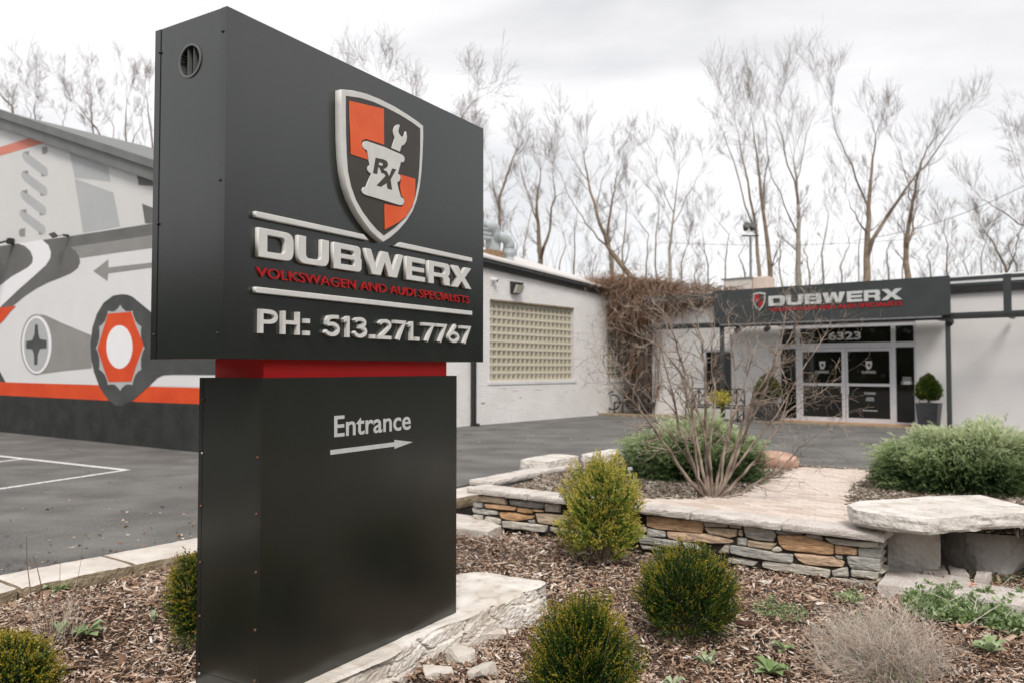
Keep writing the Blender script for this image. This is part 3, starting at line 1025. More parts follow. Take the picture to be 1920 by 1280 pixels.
# faint seam in the front skin
# screws
screw = MB()
NS = 10
rings = []
for rr, xx in ((.0085, 0), (.0085, -.003), (.005, -.007), (.0, -.008)):
    rings.append([(xx, rr * math.cos(2 * math.pi * k / NS), rr * math.sin(2 * math.pi * k / NS)) for k in range(NS)])
vs = sum(rings, [])
screw.add(vs, [(j * NS + i, j * NS + (i + 1) % NS, (j + 1) * NS + (i + 1) % NS, (j + 1) * NS + i)[::-1] for j in range(3) for i in range(NS)])
sme = mesh_from('screw', screw.v, screw.f, M['black_metal'], True)
sme_r = sme.copy(); sme_r.materials.clear(); sme_r.materials.append(M['rust'])
sme_s = sme.copy(); sme_s.materials.clear(); sme_s.materials.append(M['steel'])


def end_loc(px, py, xoff=0.0):
    r = ray(px, py)
    t = (FS.O @ FS.ex + xoff) / (r[:2] @ FS.ex)
    p = r * t
    return float((p[:2] - FS.O) @ FS.ey), float(HC + p[2])


for px_, py_ in ((300, 99), (296, 360 + 60), (288.5, 628), (418, 59), (413, 338), (408, 625)):
    y_, z_ = end_loc(px_, py_, -.004)
    o = obj('screw', sme, sign, loc=(-.004, y_, z_))
# red neck
RX0, RX1, RY0, RY1 = .348, 2.072, .095, .497
CX0, CX1, CY0, CY1 = .290, 2.126, .040, .555
ZT, ZB = 1.601, -.135
part(MB().box(RX0, RX1, RY0, RY1, ZT - .01, ZC0 + .01), 'red_neck', M['sign_red'])
col = MB().box(CX0, CX1, CY0, CY1, ZB, ZT)
part(col, 'column', M['sign_metal'])
MB().box(CX0 - .003, CX0 + .002, CY0 + .002, CY1 - .002, ZB + .01, ZB + .075).build('base_flange', M['trim_metal'], sign)
for y0, y1 in ((CY0 - .001, CY0 + .03), (CY1 - .03, CY1 + .001)):
    MB().box(CX0 - .002, CX0 + .001, y0, y1, ZB + .08, ZT - .003).build('corner_trim', M['trim_metal'], sign)
for px_, py_, mm in ((382, 749, sme_r), (380, 849, sme_s), (378, 948, sme_r), (376.5, 1053, sme_r), (375.5, 1154, sme_r), (374.5, 1244, sme_r), (374.5, 1261, sme_s),
                     (484, 857, sme_r), (482, 963, sme_r), (481, 1072, sme_r), (479.5, 1180, sme_r), (478.5, 1275, sme_r)):
    y_, z_ = end_loc(px_, py_, CX0)
    obj('screw', mm, sign, loc=(CX0 - .003, y_, z_))

# --- raised lettering, traced on the front face
def F4(zx, zy, off):
    return FS.loc(440 + zx / 3.7646, 380 + zy / 3.7646, off)


DT = .030
# title DUBWERX
u0, zt = F4(168, 180, -DT); _, zb = F4(168, 386, -DT)
u1, zt2 = F4(1672, 462, -DT); _, zb2 = F4(1672, 610, -DT)
zt, zb = (zt + zt2) / 2, (zb + zb2) / 2
Ht = zt - zb
bounds = [('D', 168, 418), ('U', 448, 668), ('B', 700, 898), ('W', 922, 1192), ('E', 1213, 1346), ('R', 1370, 1520), ('X', 1532, 1674)]
for ch, a, b in bounds:
    ua = F4(a, 300, -DT)[0]; ub = F4(b, 300, -DT)[0]
    w = ub - ua
    loops = glyph(ch, w, Ht, .062, Ht * .215)
    me = outline_mesh(loops, DT, 'title_letter', M['sign_white'], bevel=.002)
    obj('title_letter', me, sign, loc=(ua, 0, zb))
# subtitle
ua = F4(158, 500, -.012)[0]; ub = F4(1657, 690, -.012)[0]
za = (F4(160, 458, -.012)[1] + F4(1655, 660, -.012)[1]) / 2; zc = (F4(160, 524, -.012)[1] + F4(1655, 712, -.012)[1]) / 2
put_text('VOLKSWAGEN AND AUDI SPECIALISTS', ua, ub, zc, za, .012, M['letter_red'], sign, 0, bold=.0, name='subtitle_letter')
# rules
def bar(pts, name='rule'):
    pl = [F4(x, y, -.03) for x, y in pts]
    obj(name, outline_mesh([pl[::-1]], .03, name, M['sign_white'], bevel=.003), sign)


za_, zb_ = F4(165, 63, -.03)[1], F4(165, 105, -.03)[1]
xa, xb, xc = F4(150, 80, -.03)[0], F4(912, 240, -.03)[0], F4(950, 262, -.03)[0]
obj('rule', outline_mesh([[(xa, zb_), (xc, zb_), (xb, za_), (xa, za_)]], .03, 'rule', M['sign_white'], .003), sign)
xa, xb, xc = F4(1130, 300, -.03)[0], F4(1172, 290, -.03)[0], F4(1678, 400, -.03)[0]
obj('rule', outline_mesh([[(xa, zb_), (xc, zb_), (xc, za_), (xb, za_)]], .03, 'rule', M['sign_white'], .003), sign)
za2, zb2_ = F4(150, 594, -.03)[1], F4(150, 636, -.03)[1]
xa, xc = F4(150, 615, -.03)[0], F4(1678, 780, -.03)[0]
obj('rule', outline_mesh([[(xa, zb2_), (xc, zb2_), (xc, za2), (xa, za2)]], .03, 'rule', M['sign_white'], .003), sign)
# phone
ua = F4(168, 840, -.036)[0]; ub = F4(1672, 930, -.036)[0]
za = (F4(180, 758, -.036)[1] + F4(1640, 862, -.036)[1]) / 2; zc = (F4(180, 920, -.036)[1] + F4(1640, 990, -.036)[1]) / 2
for ch, a_, b_ in (('P', 178, 318), ('H', 337, 472), (':', 503, 537), ('5', 642, 755), ('1', 776, 820), ('3', 848, 948), ('.', 972, 1000), ('2', 1026, 1118), ('7', 1132, 1216), ('1', 1232, 1268),
                   ('.', 1284, 1310), ('7', 1332, 1418), ('7', 1428, 1505), ('6', 1514, 1592), ('7', 1602, 1674)):
    pa_, pb_ = F4(a_, 860, -.03)[0], F4(b_, 860, -.03)[0]
    nm = 'phone_letter' if ch in 'PH:' else 'phone_digit'
    obj(nm, stroke_glyph(ch, pb_ - pa_, za - zc, .025, M['sign_white'], nm), sign, loc=(pa_, 0, zc))

# --- shield badge
def F5(zx, zy, off):
    return FS.loc(600 + zx / 4.0, 150 + zy / 4.0, off)


SH = .050
def shape5(pts, z0, dep, name, mat, parent, smooth=False, holes=(), bev=0.0):
    lp = [F5(x, y, -(z0 + dep)) for x, y in pts]
    if smooth:
        lp = smooth_loop(lp, 4)
    hl = [[F5(x, y, -(z0 + dep)) for x, y in h] for h in holes]
    me = outline_mesh([lp] + hl, dep, name, mat, bev)
    return obj(name, me, parent, loc=(0, -z0, 0))


outer = [(158, 72), (250, 80), (350, 105), (450, 145), (560, 200), (660, 262), (730, 310), (775, 345), (776, 430), (771, 560), (762, 700), (748, 810), (728, 900),
         (697, 985), (650, 1060), (590, 1130), (530, 1182), (475, 1217), (430, 1182), (375, 1128), (325, 1062), (275, 985), (230, 890), (197, 790), (176, 680), (165, 560), (160, 440), (158, 300), (157, 180)]
inner = [(195, 120), (300, 135), (400, 165), (500, 210), (600, 262), (700, 325), (752, 365), (752, 500), (747, 640), (737, 760), (717, 870), (690, 955), (640, 1035), (560, 1110), (480, 1167),
         (430, 1125), (375, 1062), (322, 990), (270, 898), (235, 800), (212, 690), (202, 560), (197, 400), (195, 250)]
badge = shape5(outer, 0, SH, 'shield_badge', M['sign_white'], sign, bev=.003)
fld = shape5(inner, SH, .0015, 'shield_field', M['badge_dark'], badge)
shape5([(222, 158), (480, 218), (482, 490), (430, 472), (345, 445), (318, 455), (310, 482), (325, 515), (350, 545), (363, 603), (230, 558)], SH + .0015, .004, 'orange_quarter', M['badge_orange'], badge, bev=.001)
shape5([(608, 712), (716, 744), (715, 850), (700, 930), (650, 1020), (590, 1070), (485, 1125), (487, 932), (608, 955), (636, 932), (632, 895), (610, 865), (600, 790), (608, 760)], SH + .0015, .004, 'orange_quarter', M['badge_orange'], badge, bev=.001)
mortar = [(352, 460), (332, 464), (320, 480), (322, 505), (336, 522), (352, 530), (362, 575), (378, 638), (362, 650), (357, 675), (366, 694), (384, 704), (365, 755), (345, 805), (326, 806), (315, 826), (320, 850), (342, 864),
          (480, 905), (600, 942), (622, 938), (634, 915), (628, 892), (608, 880), (590, 820), (580, 770), (598, 760), (605, 735), (600, 714), (585, 705), (598, 655), (608, 618), (626, 620), (636, 602), (633, 578), (615, 562), (480, 503)]
shape5(mortar, SH + .0015, .008, 'mortar_emblem', M['sign_white'], badge, smooth=False, bev=.001)
shape5([(600, 338), (580, 337), (562, 350), (552, 375), (552, 405), (563, 432), (553, 470), (535, 512), (600, 540), (612, 497), (634, 486), (648, 462), (653, 425), (647, 388), (640, 388), (630, 424), (616, 430), (598, 412), (588, 388)], SH + .0015, .008, 'wrench_emblem', M['sign_white'], badge, bev=.001)
ZR = SH + .0096
shape5([(418, 585), (478, 598), (503, 612), (510, 632), (507, 650), (490, 665), (477, 668), (492, 705), (462, 700), (446, 659), (437, 657), (430, 708), (398, 700)], ZR, .001, 'emblem_letter', M['badge_dark'], badge,
       holes=[[(444, 618), (468, 625), (474, 634), (467, 645), (441, 640)]])
shape5([(470, 678), (500, 686), (520, 724), (541, 666), (572, 672), (530, 748), (541, 826), (507, 816), (500, 775), (458, 803), (425, 793), (492, 722)], ZR, .001, 'emblem_letter', M['badge_dark'], badge)

# --- Entrance vinyl on the column
OC = CY0


def F8(zx, zy):
    return FS.loc(340 + zx / 2.0315, 650 + zy / 2.0315, OC - .0012)


ua, za = F8(583, 262); _, zc = F8(583, 343)
ub = F8(874, 300)[0]
put_text('Entrance', ua, ub, zc, za, .0012, M['vinyl_white'], sign, OC, bold=.014, name='vinyl_letter', cap_ref='E')
arr = [F8(*p) for p in ((568, 392), (812, 366), (811, 352), (882, 361), (812, 388), (812, 379), (568, 410))]
zmid = sum(F8(*p)[1] for p in ((568, 401), (882, 361))) / 2
zh = abs(F8(568, 392)[1] - F8(568, 410)[1]) / 2
xa, xh, xt = F8(568, 401)[0], F8(812, 370)[0], F8(882, 361)[0]
obj('vinyl_arrow', outline_mesh([[(xa, zmid - zh), (xh, zmid - zh), (xh, zmid - zh * 2.1), (xt, zmid), (xh, zmid + zh * 2.1), (xh, zmid + zh), (xa, zmid + zh)]], .0012, 'vinyl_arrow', M['vinyl_white']), sign, loc=(0, OC, 0))

# ================================================================== LIMESTONE PLINTH ROCK under the sign
rockE = empty('plinth_rock', 'long rough cream limestone block lying under the dark sign column', 'rock', (SO[0], SO[1], 0), FS.rot)
rng = np.random.default_rng(3)


def plinth():
    nu, nv, nh = 150, 26, 30
    x0, x1 = .12, 3.35
    V = []; I = {}
    def prof(u):   # front and back edges along the length
        x = x0 + (x1 - x0) * u
        fr = -.10 - .03 * math.sin(u * 9) - .05 * math.sin(u * 21 + 1) * .5
        bk = .64 + .03 * math.sin(u * 13 + 2)
        if x > 2.3:
            k = (x - 2.3) / (x1 - 2.3)
            fr = fr - .10 * math.sin(k * 2.5) + .12 * k ** 3
            bk = .56 - .05 * k + .13 * math.sin(k * 3.14) - .22 * k ** 4
        return x, fr, bk
    verts = []
    for i in range(nu + 1):
        x, fr, bk = prof(i / nu)
        row = []
        # profile: front bottom -> front top -> back top -> back bottom
        zt_ = -.137 + (.035 * math.sin((x - 2.2) * 2.6) if x > 2.25 else 0)
        k_end = max(0, (x - 3.1) / (x1 - 3.1))
        zbt = -.50
        for k in range(nh):
            t = k / nh
            z = zbt + (zt_ - .012 - zbt) * t
            tt_ = t * 4.2 + .5 * math.sin(x * 1.9) + .35 * math.sin(x * 4.3 + 1) + .16 * math.sin(x * 9.1 + 2)
            led = .012 * (math.sin(x * 2.2) + math.sin(x * 5.7 + 2) * .7) + .030 * (math.floor(tt_) / 4.2) + .030 * max(0, 1 - (tt_ % 1) * 6) * (.5 + .5 * math.sin(x * 5 + math.floor(tt_) * 2.1)) + .010 * math.sin(x * 7.3 + math.floor(tt_) * 1.7)
            row.append((x, fr - .05 + .05 * t + led - .0, z))
        for k in range(nv + 1):
            t = k / nv
            row.append((x, fr + .02 + (bk - fr - .04) * t, zt_ - (.012 if k in (0, nv) else 0) + (.006 * math.sin(x * 11 + t * 7) * math.sin(x * 4 - t * 13) if x > 2.2 or t < .12 else 0)))
        for k in range(nh):
            t = 1 - k / nh
            row.append((x, bk + .02 * math.sin(x * 13 + t * 8), zbt + (zt_ - .02 - zbt) * t))
        verts.append(row)
    A = np.array(verts)
    A[..., 1] += np.random.default_rng(2).normal(0, .0022, A.shape[:2])
    for cr_ in (.75, 1.25, 1.62, 2.05, 2.42, 2.75, 3.02):
        j_ = np.abs(A[:, :nh, 0] - cr_ - .05 * np.sin(A[:, :nh, 2] * 25 + cr_ * 9)) < .016
        A[:, :nh, 1] += np.where(j_, .035, 0)
    A[..., 2][:, nh + 3:nh + nv - 2] += 0
    # taper the far end
    for i in range(nu + 1):
        x = A[i, 0, 0]
        k = max(0, (x - 3.05) / (x1 - 3.05))
        A[i, :, 2] = np.where(A[i, :, 2] > -.45, A[i, :, 2] - .10 * k ** 2.5, A[i, :, 2])
    R_ = A.shape[1]
    idx = np.arange((nu + 1) * R_).reshape(nu + 1, R_)
    F = [tuple(q) for q in np.stack([idx[:-1, :-1], idx[1:, :-1], idx[1:, 1:], idx[:-1, 1:]], -1).reshape(-1, 4)]
    F.append(tuple(idx[0][::1])); F.append(tuple(idx[-1][::-1]))
    return A.reshape(-1, 3), F


V, F = plinth()
obj('rock_body', mesh_from('rock_body', V, F, M['limestone']), rockE)


def rock(name, label, cat, c, dims, seed, mat, group=None, rot=0.0, parent=None, sub=4, amp=.16, flat=.0, npl=11):
    import bmesh
    bm = bmesh.new()
    bmesh.ops.create_icosphere(bm, subdivisions=sub, radius=1)
    rg = np.random.default_rng(seed)
    D = rg.normal(size=(npl, 3)); D /= np.linalg.norm(D, axis=1)[:, None]; h = rg.uniform(.42, .80, npl)
    for v_ in bm.verts:
        p = np.array(v_.co)
        s_ = np.minimum(1, (h / np.maximum(D @ p, 1e-3))[D @ p > 0].min() if (D @ p > 0).any() else 1)
        p = p * min(1.0, s_) * (1 + rg.normal(0, .006))
        if flat and p[2] > flat:
            p[2] = flat
        v_.co = Vector((p[0] * dims[0], p[1] * dims[1], p[2] * dims[2]))
    me = bpy.data.meshes.new(name)
    bm.to_mesh(me); bm.free()
    me.materials.append(mat)
    o = obj(name, me, parent, loc=tuple(c), label=label, cat=cat, group=group)
    o.rotation_euler = (0, 0, rot)
    return o


def rg_t(i):
    return (-.12, .15, .22, -.08, .1)[i]


def block_rock(L_, D_, H_, seed, rnd=.22, low=.035, cuts=7):
    P, F = rough_box(L_, D_, H_, 12, 10, 10, .003, seed, round_=.0)
    rg = np.random.default_rng(seed)
    c = np.array([L_, D_, H_]) / 2
    q = (P - c) / c
    sph = q / (np.linalg.norm(q, axis=1)[:, None] + 1e-9) * 1.22
    q = q * (1 - rnd) + sph * rnd
    for _ in range(cuts):
        d = rg.normal(size=3); d[2] *= .6; d /= np.linalg.norm(d); h = rg.uniform(.88, 1.12)
        k = q @ d
        q -= d * np.maximum(0, k - h)[:, None]
    P = c + q * c
    for f_, a_ in ((6, low), (14, low * .35), (31, low * .14)):
        for ax in range(3):
            ph = rg.uniform(0, 6.28, 3)
            P[:, ax] += a_ * .5 * np.sin(P[:, (ax + 1) % 3] * f_ + ph[0]) * np.sin(P[:, (ax + 2) % 3] * f_ * 1.2 + ph[1])
    return P, F


for i, (px_, py_, sx, sy, sz, lb, rt) in enumerate([
        (990, 1092, .08, .05, .03, None, 0),
        (900, 1195, .17, .085, .05, 'flat pale limestone fragment right below the big sign rock', .5),
        (868, 1237, .10, .075, .06, 'blocky pale limestone fragment leaning against the sign rock', .9),
        (905, 1263, .12, .055, .045, 'tan tilted limestone shard at the bottom edge beside the sign rock', 1.0),
        (820, 1265, .10, .06, .04, 'small cream limestone chunk closest to the foot of the sign rock', .3)]):
    if lb is None:
        continue
    p = gp(px_, py_)
    p[2] += .015
    P, F = block_rock(sx * 1.9, sy * 1.9, sz * 1.7, 20 + i, .15, .012, 9)
    P = P - np.array([sx * .95, sy * .95, sz * .7])
    o = obj('limestone_fragment', mesh_from('limestone_fragment', P, F, M['limestone']), label=lb, cat='rock', loc=tuple(p), group='limestone fragments beside the sign rock')
    o.rotation_euler = (rg_t(i), .12, rt)

# ================================================================== MURAL BUILDING (left)
g0 = at_z(10, 810); g1 = at_z(370, 847)
FM = Frame(g0, g1 - g0)
mural = empty('mural_building', 'white gabled block building painted with giant tool mural in orange and grey', 'building', (g0[0], g0[1], 0), FM.rot)
ML = lambda px, py, off=0.0: FM.loc(px, py, off)
M['mural_base'] = block_mat('mural_base', (0.63, 0.625, 0.615), (0.67, 0.665, 0.655), .4, .2, .22, 1.0)
M['mural_lower'] = block_mat('mural_lower', (0.69, 0.685, 0.68), (0.74, 0.735, 0.73), .4, .2, .22, 1.0)
M['mural_white'] = block_mat('mural_white', (0.82, 0.82, 0.83), (0.85, 0.85, 0.86), .4, .2, .2, 1.5)
M['mural_pale'] = block_mat('mural_pale', (0.42, 0.43, 0.43), (0.46, 0.47, 0.47), .4, .2, .2, 1.5)
M['mural_grey'] = block_mat('mural_grey', (0.25, 0.245, 0.235), (0.30, 0.295, 0.285), .4, .2, .35, 1.5)
M['mural_mid'] = block_mat('mural_mid', (0.115, 0.115, 0.11), (0.16, 0.158, 0.15), .4, .2, .5, 1.2)
M['mural_deep'] = block_mat('mural_deep', (0.045, 0.05, 0.048), (0.085, 0.088, 0.084), .4, .2, .3, 1.3)
M['mural_black'] = block_mat('mural_black', (0.010, 0.012, 0.011), (0.036, 0.039, 0.036), .4, .2, .6, 2.2)
M['mural_orange'] = block_mat('mural_orange', (0.62, 0.05, 0.008), (0.74, 0.085, 0.012), .4, .2, .25, 1.3)
M['mural_pink'] = block_mat('mural_pink', (0.62, 0.20, 0.14), (0.68, 0.25, 0.19), .4, .2, .25, 1.3)
# wall slab with sloping top
sL = -6.0; zl = lambda px: None
pA_ = ML(0, 236); pB_ = ML(287, 336)
slope = (pB_[1] - pA_[1]) / (pB_[0] - pA_[0])
topz = lambda s: pA_[1] + slope * (s - pA_[0])
sR = ML(432, 800)[0]
MB().prism([(sL, 0 - .3), (sR, -.3), (sR, topz(sR)), (sL, topz(sL))], 0, .4).build('wall', M['mural_base'], mural)
sB = sR - 1.9
MB().prism([(sL, -.3), (sB, -.3), (sB, topz(sB)), (sL, topz(sL))], .41, 7).build('rear_wall', M['wall_white'], mural)
MB().prism([(sL - .3, topz(sL) + .05), (sB + .2, topz(sB) + .05), (sB + .2, topz(sB) + .3), (sL - .3, topz(sL) + .3)], .1, 7.2).build('roof', M['fascia'], mural)


def mline(p, q, off):
    a = ML(*p, off); b = ML(*q, off)
    k = (b[1] - a[1]) / (b[0] - a[0])
    return lambda s: a[1] + k * (s - a[0])


for (t0, t1), (c0, c1), off, y1 in (((206, 300), (221, 315.5), -.20, .0), ((221, 315.5), (239.5, 339), -.14, .0)):
    lt = mline((0, t0), (287, t1), off); lb_ = mline((0, c0), (287, c1), off)
    a, b = sL - .3, sR + .15
    # fascia boards in lengths, joint lines between them
    js = [a, ML(46, 300)[0], ML(211, 300)[0], b] if off == -.14 else [a, ML(211, 300)[0], b]
    for k in range(len(js) - 1):
        x0_, x1_ = js[k] + .004, js[k + 1] - .004
        MB().prism([(x0_, lb_(x0_)), (x1_, lb_(x1_)), (x1_, lt(x1_)), (x0_, lt(x0_))], off, y1 - .003).build('fascia_board', M['fascia'], mural)


def Z1(x, y): return (x / 4.571, 180 + y / 4.571)
def Z2(x, y): return (x / 2.783, 420 + y / 2.783)


def paint(pts, zf, layer, mat, smooth=0, name='mural_paint'):
    off = -.003 * layer
    P2 = [ML(*zf(*p), off) for p in pts]
    if smooth:
        P2 = smooth_loop(P2, smooth)
    me = outline_mesh([P2], .0025, name, M[mat])
    return obj(name, me, mural, loc=(0, off + .0025, 0))


def ell(cx, cy, rx, ry, n=40, a0=0):
    return [(cx + rx * math.cos(a0 + 2 * math.pi * k / n), cy + ry * math.sin(a0 + 2 * math.pi * k / n)) for k in range(n)]


# lower white field
paint([(-200, 80), (95, 103), (220, 84), (330, 70), (790, -2), (1180, -60), (1180, 850), (0, 825), (-200, 820)], Z2, 1, 'mural_lower')
# upper part
paint([(-100, 470), (0, 440), (245, 363), (378, 405), (0, 515), (-100, 545)], Z1, 1.1, 'mural_pink')
paint([(595, 488), (925, 610), (945, 735), (640, 700)], Z1, 1.1, 'mural_pale')
paint([(640, 710), (972, 830), (1028, 1120), (712, 1172)], Z1, 1.1, 'mural_pale')
paint([(1173, 683), (1500, 800), (1500, 795), (1310, 775), (1188, 765)], Z1, 1.1, 'mural_mid')
paint([(1217, 925), (1310, 960), (1500, 1030), (1500, 1065), (1310, 1092), (1243, 1095)], Z1, 1.1, 'mural_mid')
for k in range(4):
    dx, dy = -7 * k, 166 * k
    paint([(188 + dx, 498 + dy), (200 + dx, 486 + dy), (246 + dx, 500 + dy), (395 + dx, 612 + dy), (410 + dx, 640 + dy), (408 + dx, 682 + dy), (382 + dx, 690 + dy), (352 + dx, 672 + dy), (215 + dx, 562 + dy), (192 + dx, 530 + dy)], Z1, 1.1, 'mural_pale')
    paint([(198 + dx, 482 + dy), (248 + dx, 474 + dy), (245 + dx, 508 + dy)], Z1, 2.1, 'mural_grey')
    paint([(352 + dx, 690 + dy), (386 + dx, 688 + dy), (356 + dx, 664 + dy)], Z1, 2.1, 'mural_grey')
paint([(360, 442), (395, 436), (408, 446), (406, 480), (392, 498), (358, 502)], Z1, 1.1, 'mural_grey')
paint([(216, 1134), (214, 1206), (175, 1208), (162, 1190), (162, 1158), (175, 1140)], Z1, 1.1, 'mural_grey')
# bands and swoosh
paint([(220, 84), (330, 70), (790, -1), (1180, -62), (1180, 0), (790, 60), (368, 122), (395, 140), (412, 168), (418, 200), (405, 232), (370, 258), (320, 280), (250, 307), (190, 338), (130, 378), (60, 435), (0, 435), (100, 340), (180, 270), (240, 215), (262, 180), (265, 150), (252, 112)], Z2, 2.1, 'mural_mid')
paint([(368, 122), (790, 60), (1180, 0), (1180, 62), (790, 125), (600, 150), (417, 178), (404, 150)], Z2, 3.1, 'mural_grey')
paint([(-200, 130), (0, 116), (95, 103), (130, 116), (158, 142), (172, 178), (168, 205), (145, 228), (60, 276), (0, 322), (-200, 450)], Z2, 2.1, 'mural_mid')
paint([(95, 103), (220, 84), (252, 112), (265, 150), (262, 180), (240, 215), (180, 270), (100, 340), (0, 435), (-200, 620), (-200, 450), (0, 322), (60, 276), (145, 228), (168, 205), (172, 178), (158, 142), (130, 116)], Z2, 3.1, 'mural_white')
paint([(487, 247), (565, 185), (565, 228), (790, 202), (1180, 160), (1180, 190), (790, 229), (565, 259), (560, 299)], Z2, 2.1, 'mural_grey')
paint([(-200, 450), (0, 437), (82, 428), (50, 462), (20, 500), (0, 520), (-200, 700)], Z2, 4.1, 'mural_orange')
# screw
paint([(210, 471), (240, 478), (330, 520), (475, 580), (480, 750), (330, 765), (190, 784), (170, 780), (200, 760), (250, 660), (262, 600), (240, 520)], Z2, 2.1, 'mural_grey')
paint(ell(190, 628, 82, 157), Z2, 3.1, 'mural_grey')
paint(ell(191, 629, 77, 150), Z2, 4.1, 'mural_white')
paint(ell(189, 629, 64, 138), Z2, 5.1, 'mural_pale')
paint([(182, 526), (197, 524), (200, 575), (208, 600), (243, 606), (243, 647), (208, 650), (197, 680), (194, 733), (178, 733), (177, 680), (168, 652), (136, 648), (136, 611), (168, 606), (180, 575)], Z2, 6.1, 'mural_deep')
# stripes and base
paint([(-200, 812), (0, 822), (500, 838), (1180, 856), (1180, 945), (650, 925), (0, 891), (-200, 880)], Z2, 2.1, 'mural_orange')
paint([(-300, 876), (0, 891), (600, 921), (1180, 943), (1180, 1330), (-300, 1240)], Z2, 3.1, 'mural_black')
paint([(-200, 700), (0, 768), (12, 792), (28, 822), (-200, 812)], Z2, 3.1, 'mural_deep')
# gasket
paint([(635, 367), (665, 370), (690, 380), (785, 458), (900, 560), (1030, 660), (1180, 690), (1180, 785), (900, 783), (850, 786), (820, 800), (785, 835), (730, 885), (690, 920), (640, 945), (600, 945), (560, 910), (520, 850), (490, 770), (474, 690), (472, 620), (482, 540), (505, 470), (540, 412), (590, 375)], Z2, 4.1, 'mural_deep')
gear = []
for k in range(12):
    a0 = -math.pi / 2 + 2 * math.pi * k / 12
    for j, rr in ((0, 1.0), (.18, .93), (.5, .885), (.82, .93)):
        a = a0 + 2 * math.pi / 12 * j
        gear.append((627 + 127 * rr * math.cos(a), 646 + 222 * rr * math.sin(a)))
paint(gear, Z2, 5.1, 'mural_pale')
paint([(563, 468), (685, 459), (708, 530), (750, 632), (712, 735), (685, 820), (566, 822), (540, 750), (508, 650), (535, 560)], Z2, 6.1, 'mural_orange')
paint(ell(623, 641, 68, 112), Z2, 7.1, 'mural_white')

# flood lights on the mural wall
def flood(pxs, off, label, sc):
    x_, z_ = ML(*pxs, off)
    w = FM.world(x_, off)
    f = empty('flood_light', label, 'wall light', (w[0], w[1], z_), FM.rot, group='flood lights on the mural wall')
    MB().box(-.05 * sc, .05 * sc, 0.0, -off - .012, -.05 * sc, .05 * sc, bev=.01).build('mount', M['black_metal'], f)
    m = MB()
    m.tube([(0, 0, 0), (-.06 * sc, -.12 * sc, -.05 * sc), (-.14 * sc, -.22 * sc, -.06 * sc)], .018 * sc, 8).build('arm', M['black_metal'], f)
    a = math.radians(-28)
    h = MB().box(-.22 * sc, .22 * sc, -.14 * sc, .14 * sc, -.035 * sc, .035 * sc, bev=.012).build('lamp_head', M['black_metal'], f)
    h.location = (-.28 * sc, -.30 * sc, -.02 * sc); h.rotation_euler = (math.radians(30), math.radians(30), 0)
    l_ = MB().box(-.19 * sc, .19 * sc, -.115 * sc, .115 * sc, -.045 * sc, -.0365 * sc).build('lens', M['lens'], h)


flood((118, 441), -.15, 'small black flood light with angled head right of the curved white stripe', .5)
flood((14, 452), -.15, 'larger black flood light with pale lens at the left edge of the mural', 1.5)

# ================================================================== WHITE BRICK WORKSHOP WALL (middle)
w0 = at_z(890, 797); w1 = at_z(1150, 775.5)
FB = Frame(w0, w1 - w0)
LB = float(np.linalg.norm((w1 - w0)[:2]))
shop = empty('workshop_building', 'white painted brick workshop with glass block windows and black gutter', 'building', (w0[0], w0[1], 0), FB.rot)
BL = lambda px, py, off=0.0: FB.loc(px, py, off)
tA = BL(907, 502); tB = BL(1155, 558)
ts = (tB[1] - tA[1]) / (tB[0] - tA[0])
tz = lambda x: tA[1] + ts * (x - tA[0])
x0 = -8.15
wx0, wx1 = BL(918, 640)[0], BL(1076, 640)[0]
wz0, wz1 = BL(995, 713)[1], (BL(920, 556)[1] + BL(1078, 583)[1]) / 2
LB2 = BL(1212, 640)[0]
vx0, vx1 = BL(1137, 640)[0], LB2 - .35
vz0, vz1 = BL(1140, 712)[1], BL(1140, 590)[1]
# wall core pieces round the two openings
m = MB()
m.prism([(x0, -.3), (LB2, -.3), (LB2, wz0), (x0, wz0)], 0, .3)
m.prism([(x0, wz0), (wx0, wz0), (wx0, wz1), (x0, wz1)], 0, .3)
m.prism([(wx1, wz0), (vx0, wz0), (vx0, wz1), (wx1, wz1)], 0, .3)
m.prism([(vx1, wz0), (LB2, wz0), (LB2, wz1), (vx1, wz1)], 0, .3)
m.prism([(LB, wz1), (LB2, wz1), (LB2, 3.3), (LB, 3.3)], 0, .3)
m.prism([(x0, wz1), (LB, wz1), (LB, tz(LB)), (x0, tz(x0))], 0, .3)
m.box(vx0, vx1, 0, .3, min(vz1, wz1) - .001, wz1)
m.build('wall', M['mortar'], shop)
MB().box(wx0, wx1, .285, .30, wz0, wz1).build('window_back', M['block_core'], shop)
MB().box(vx0, vx1, .285, .30, vz0, wz1).build('window_back', M['block_core'], shop)
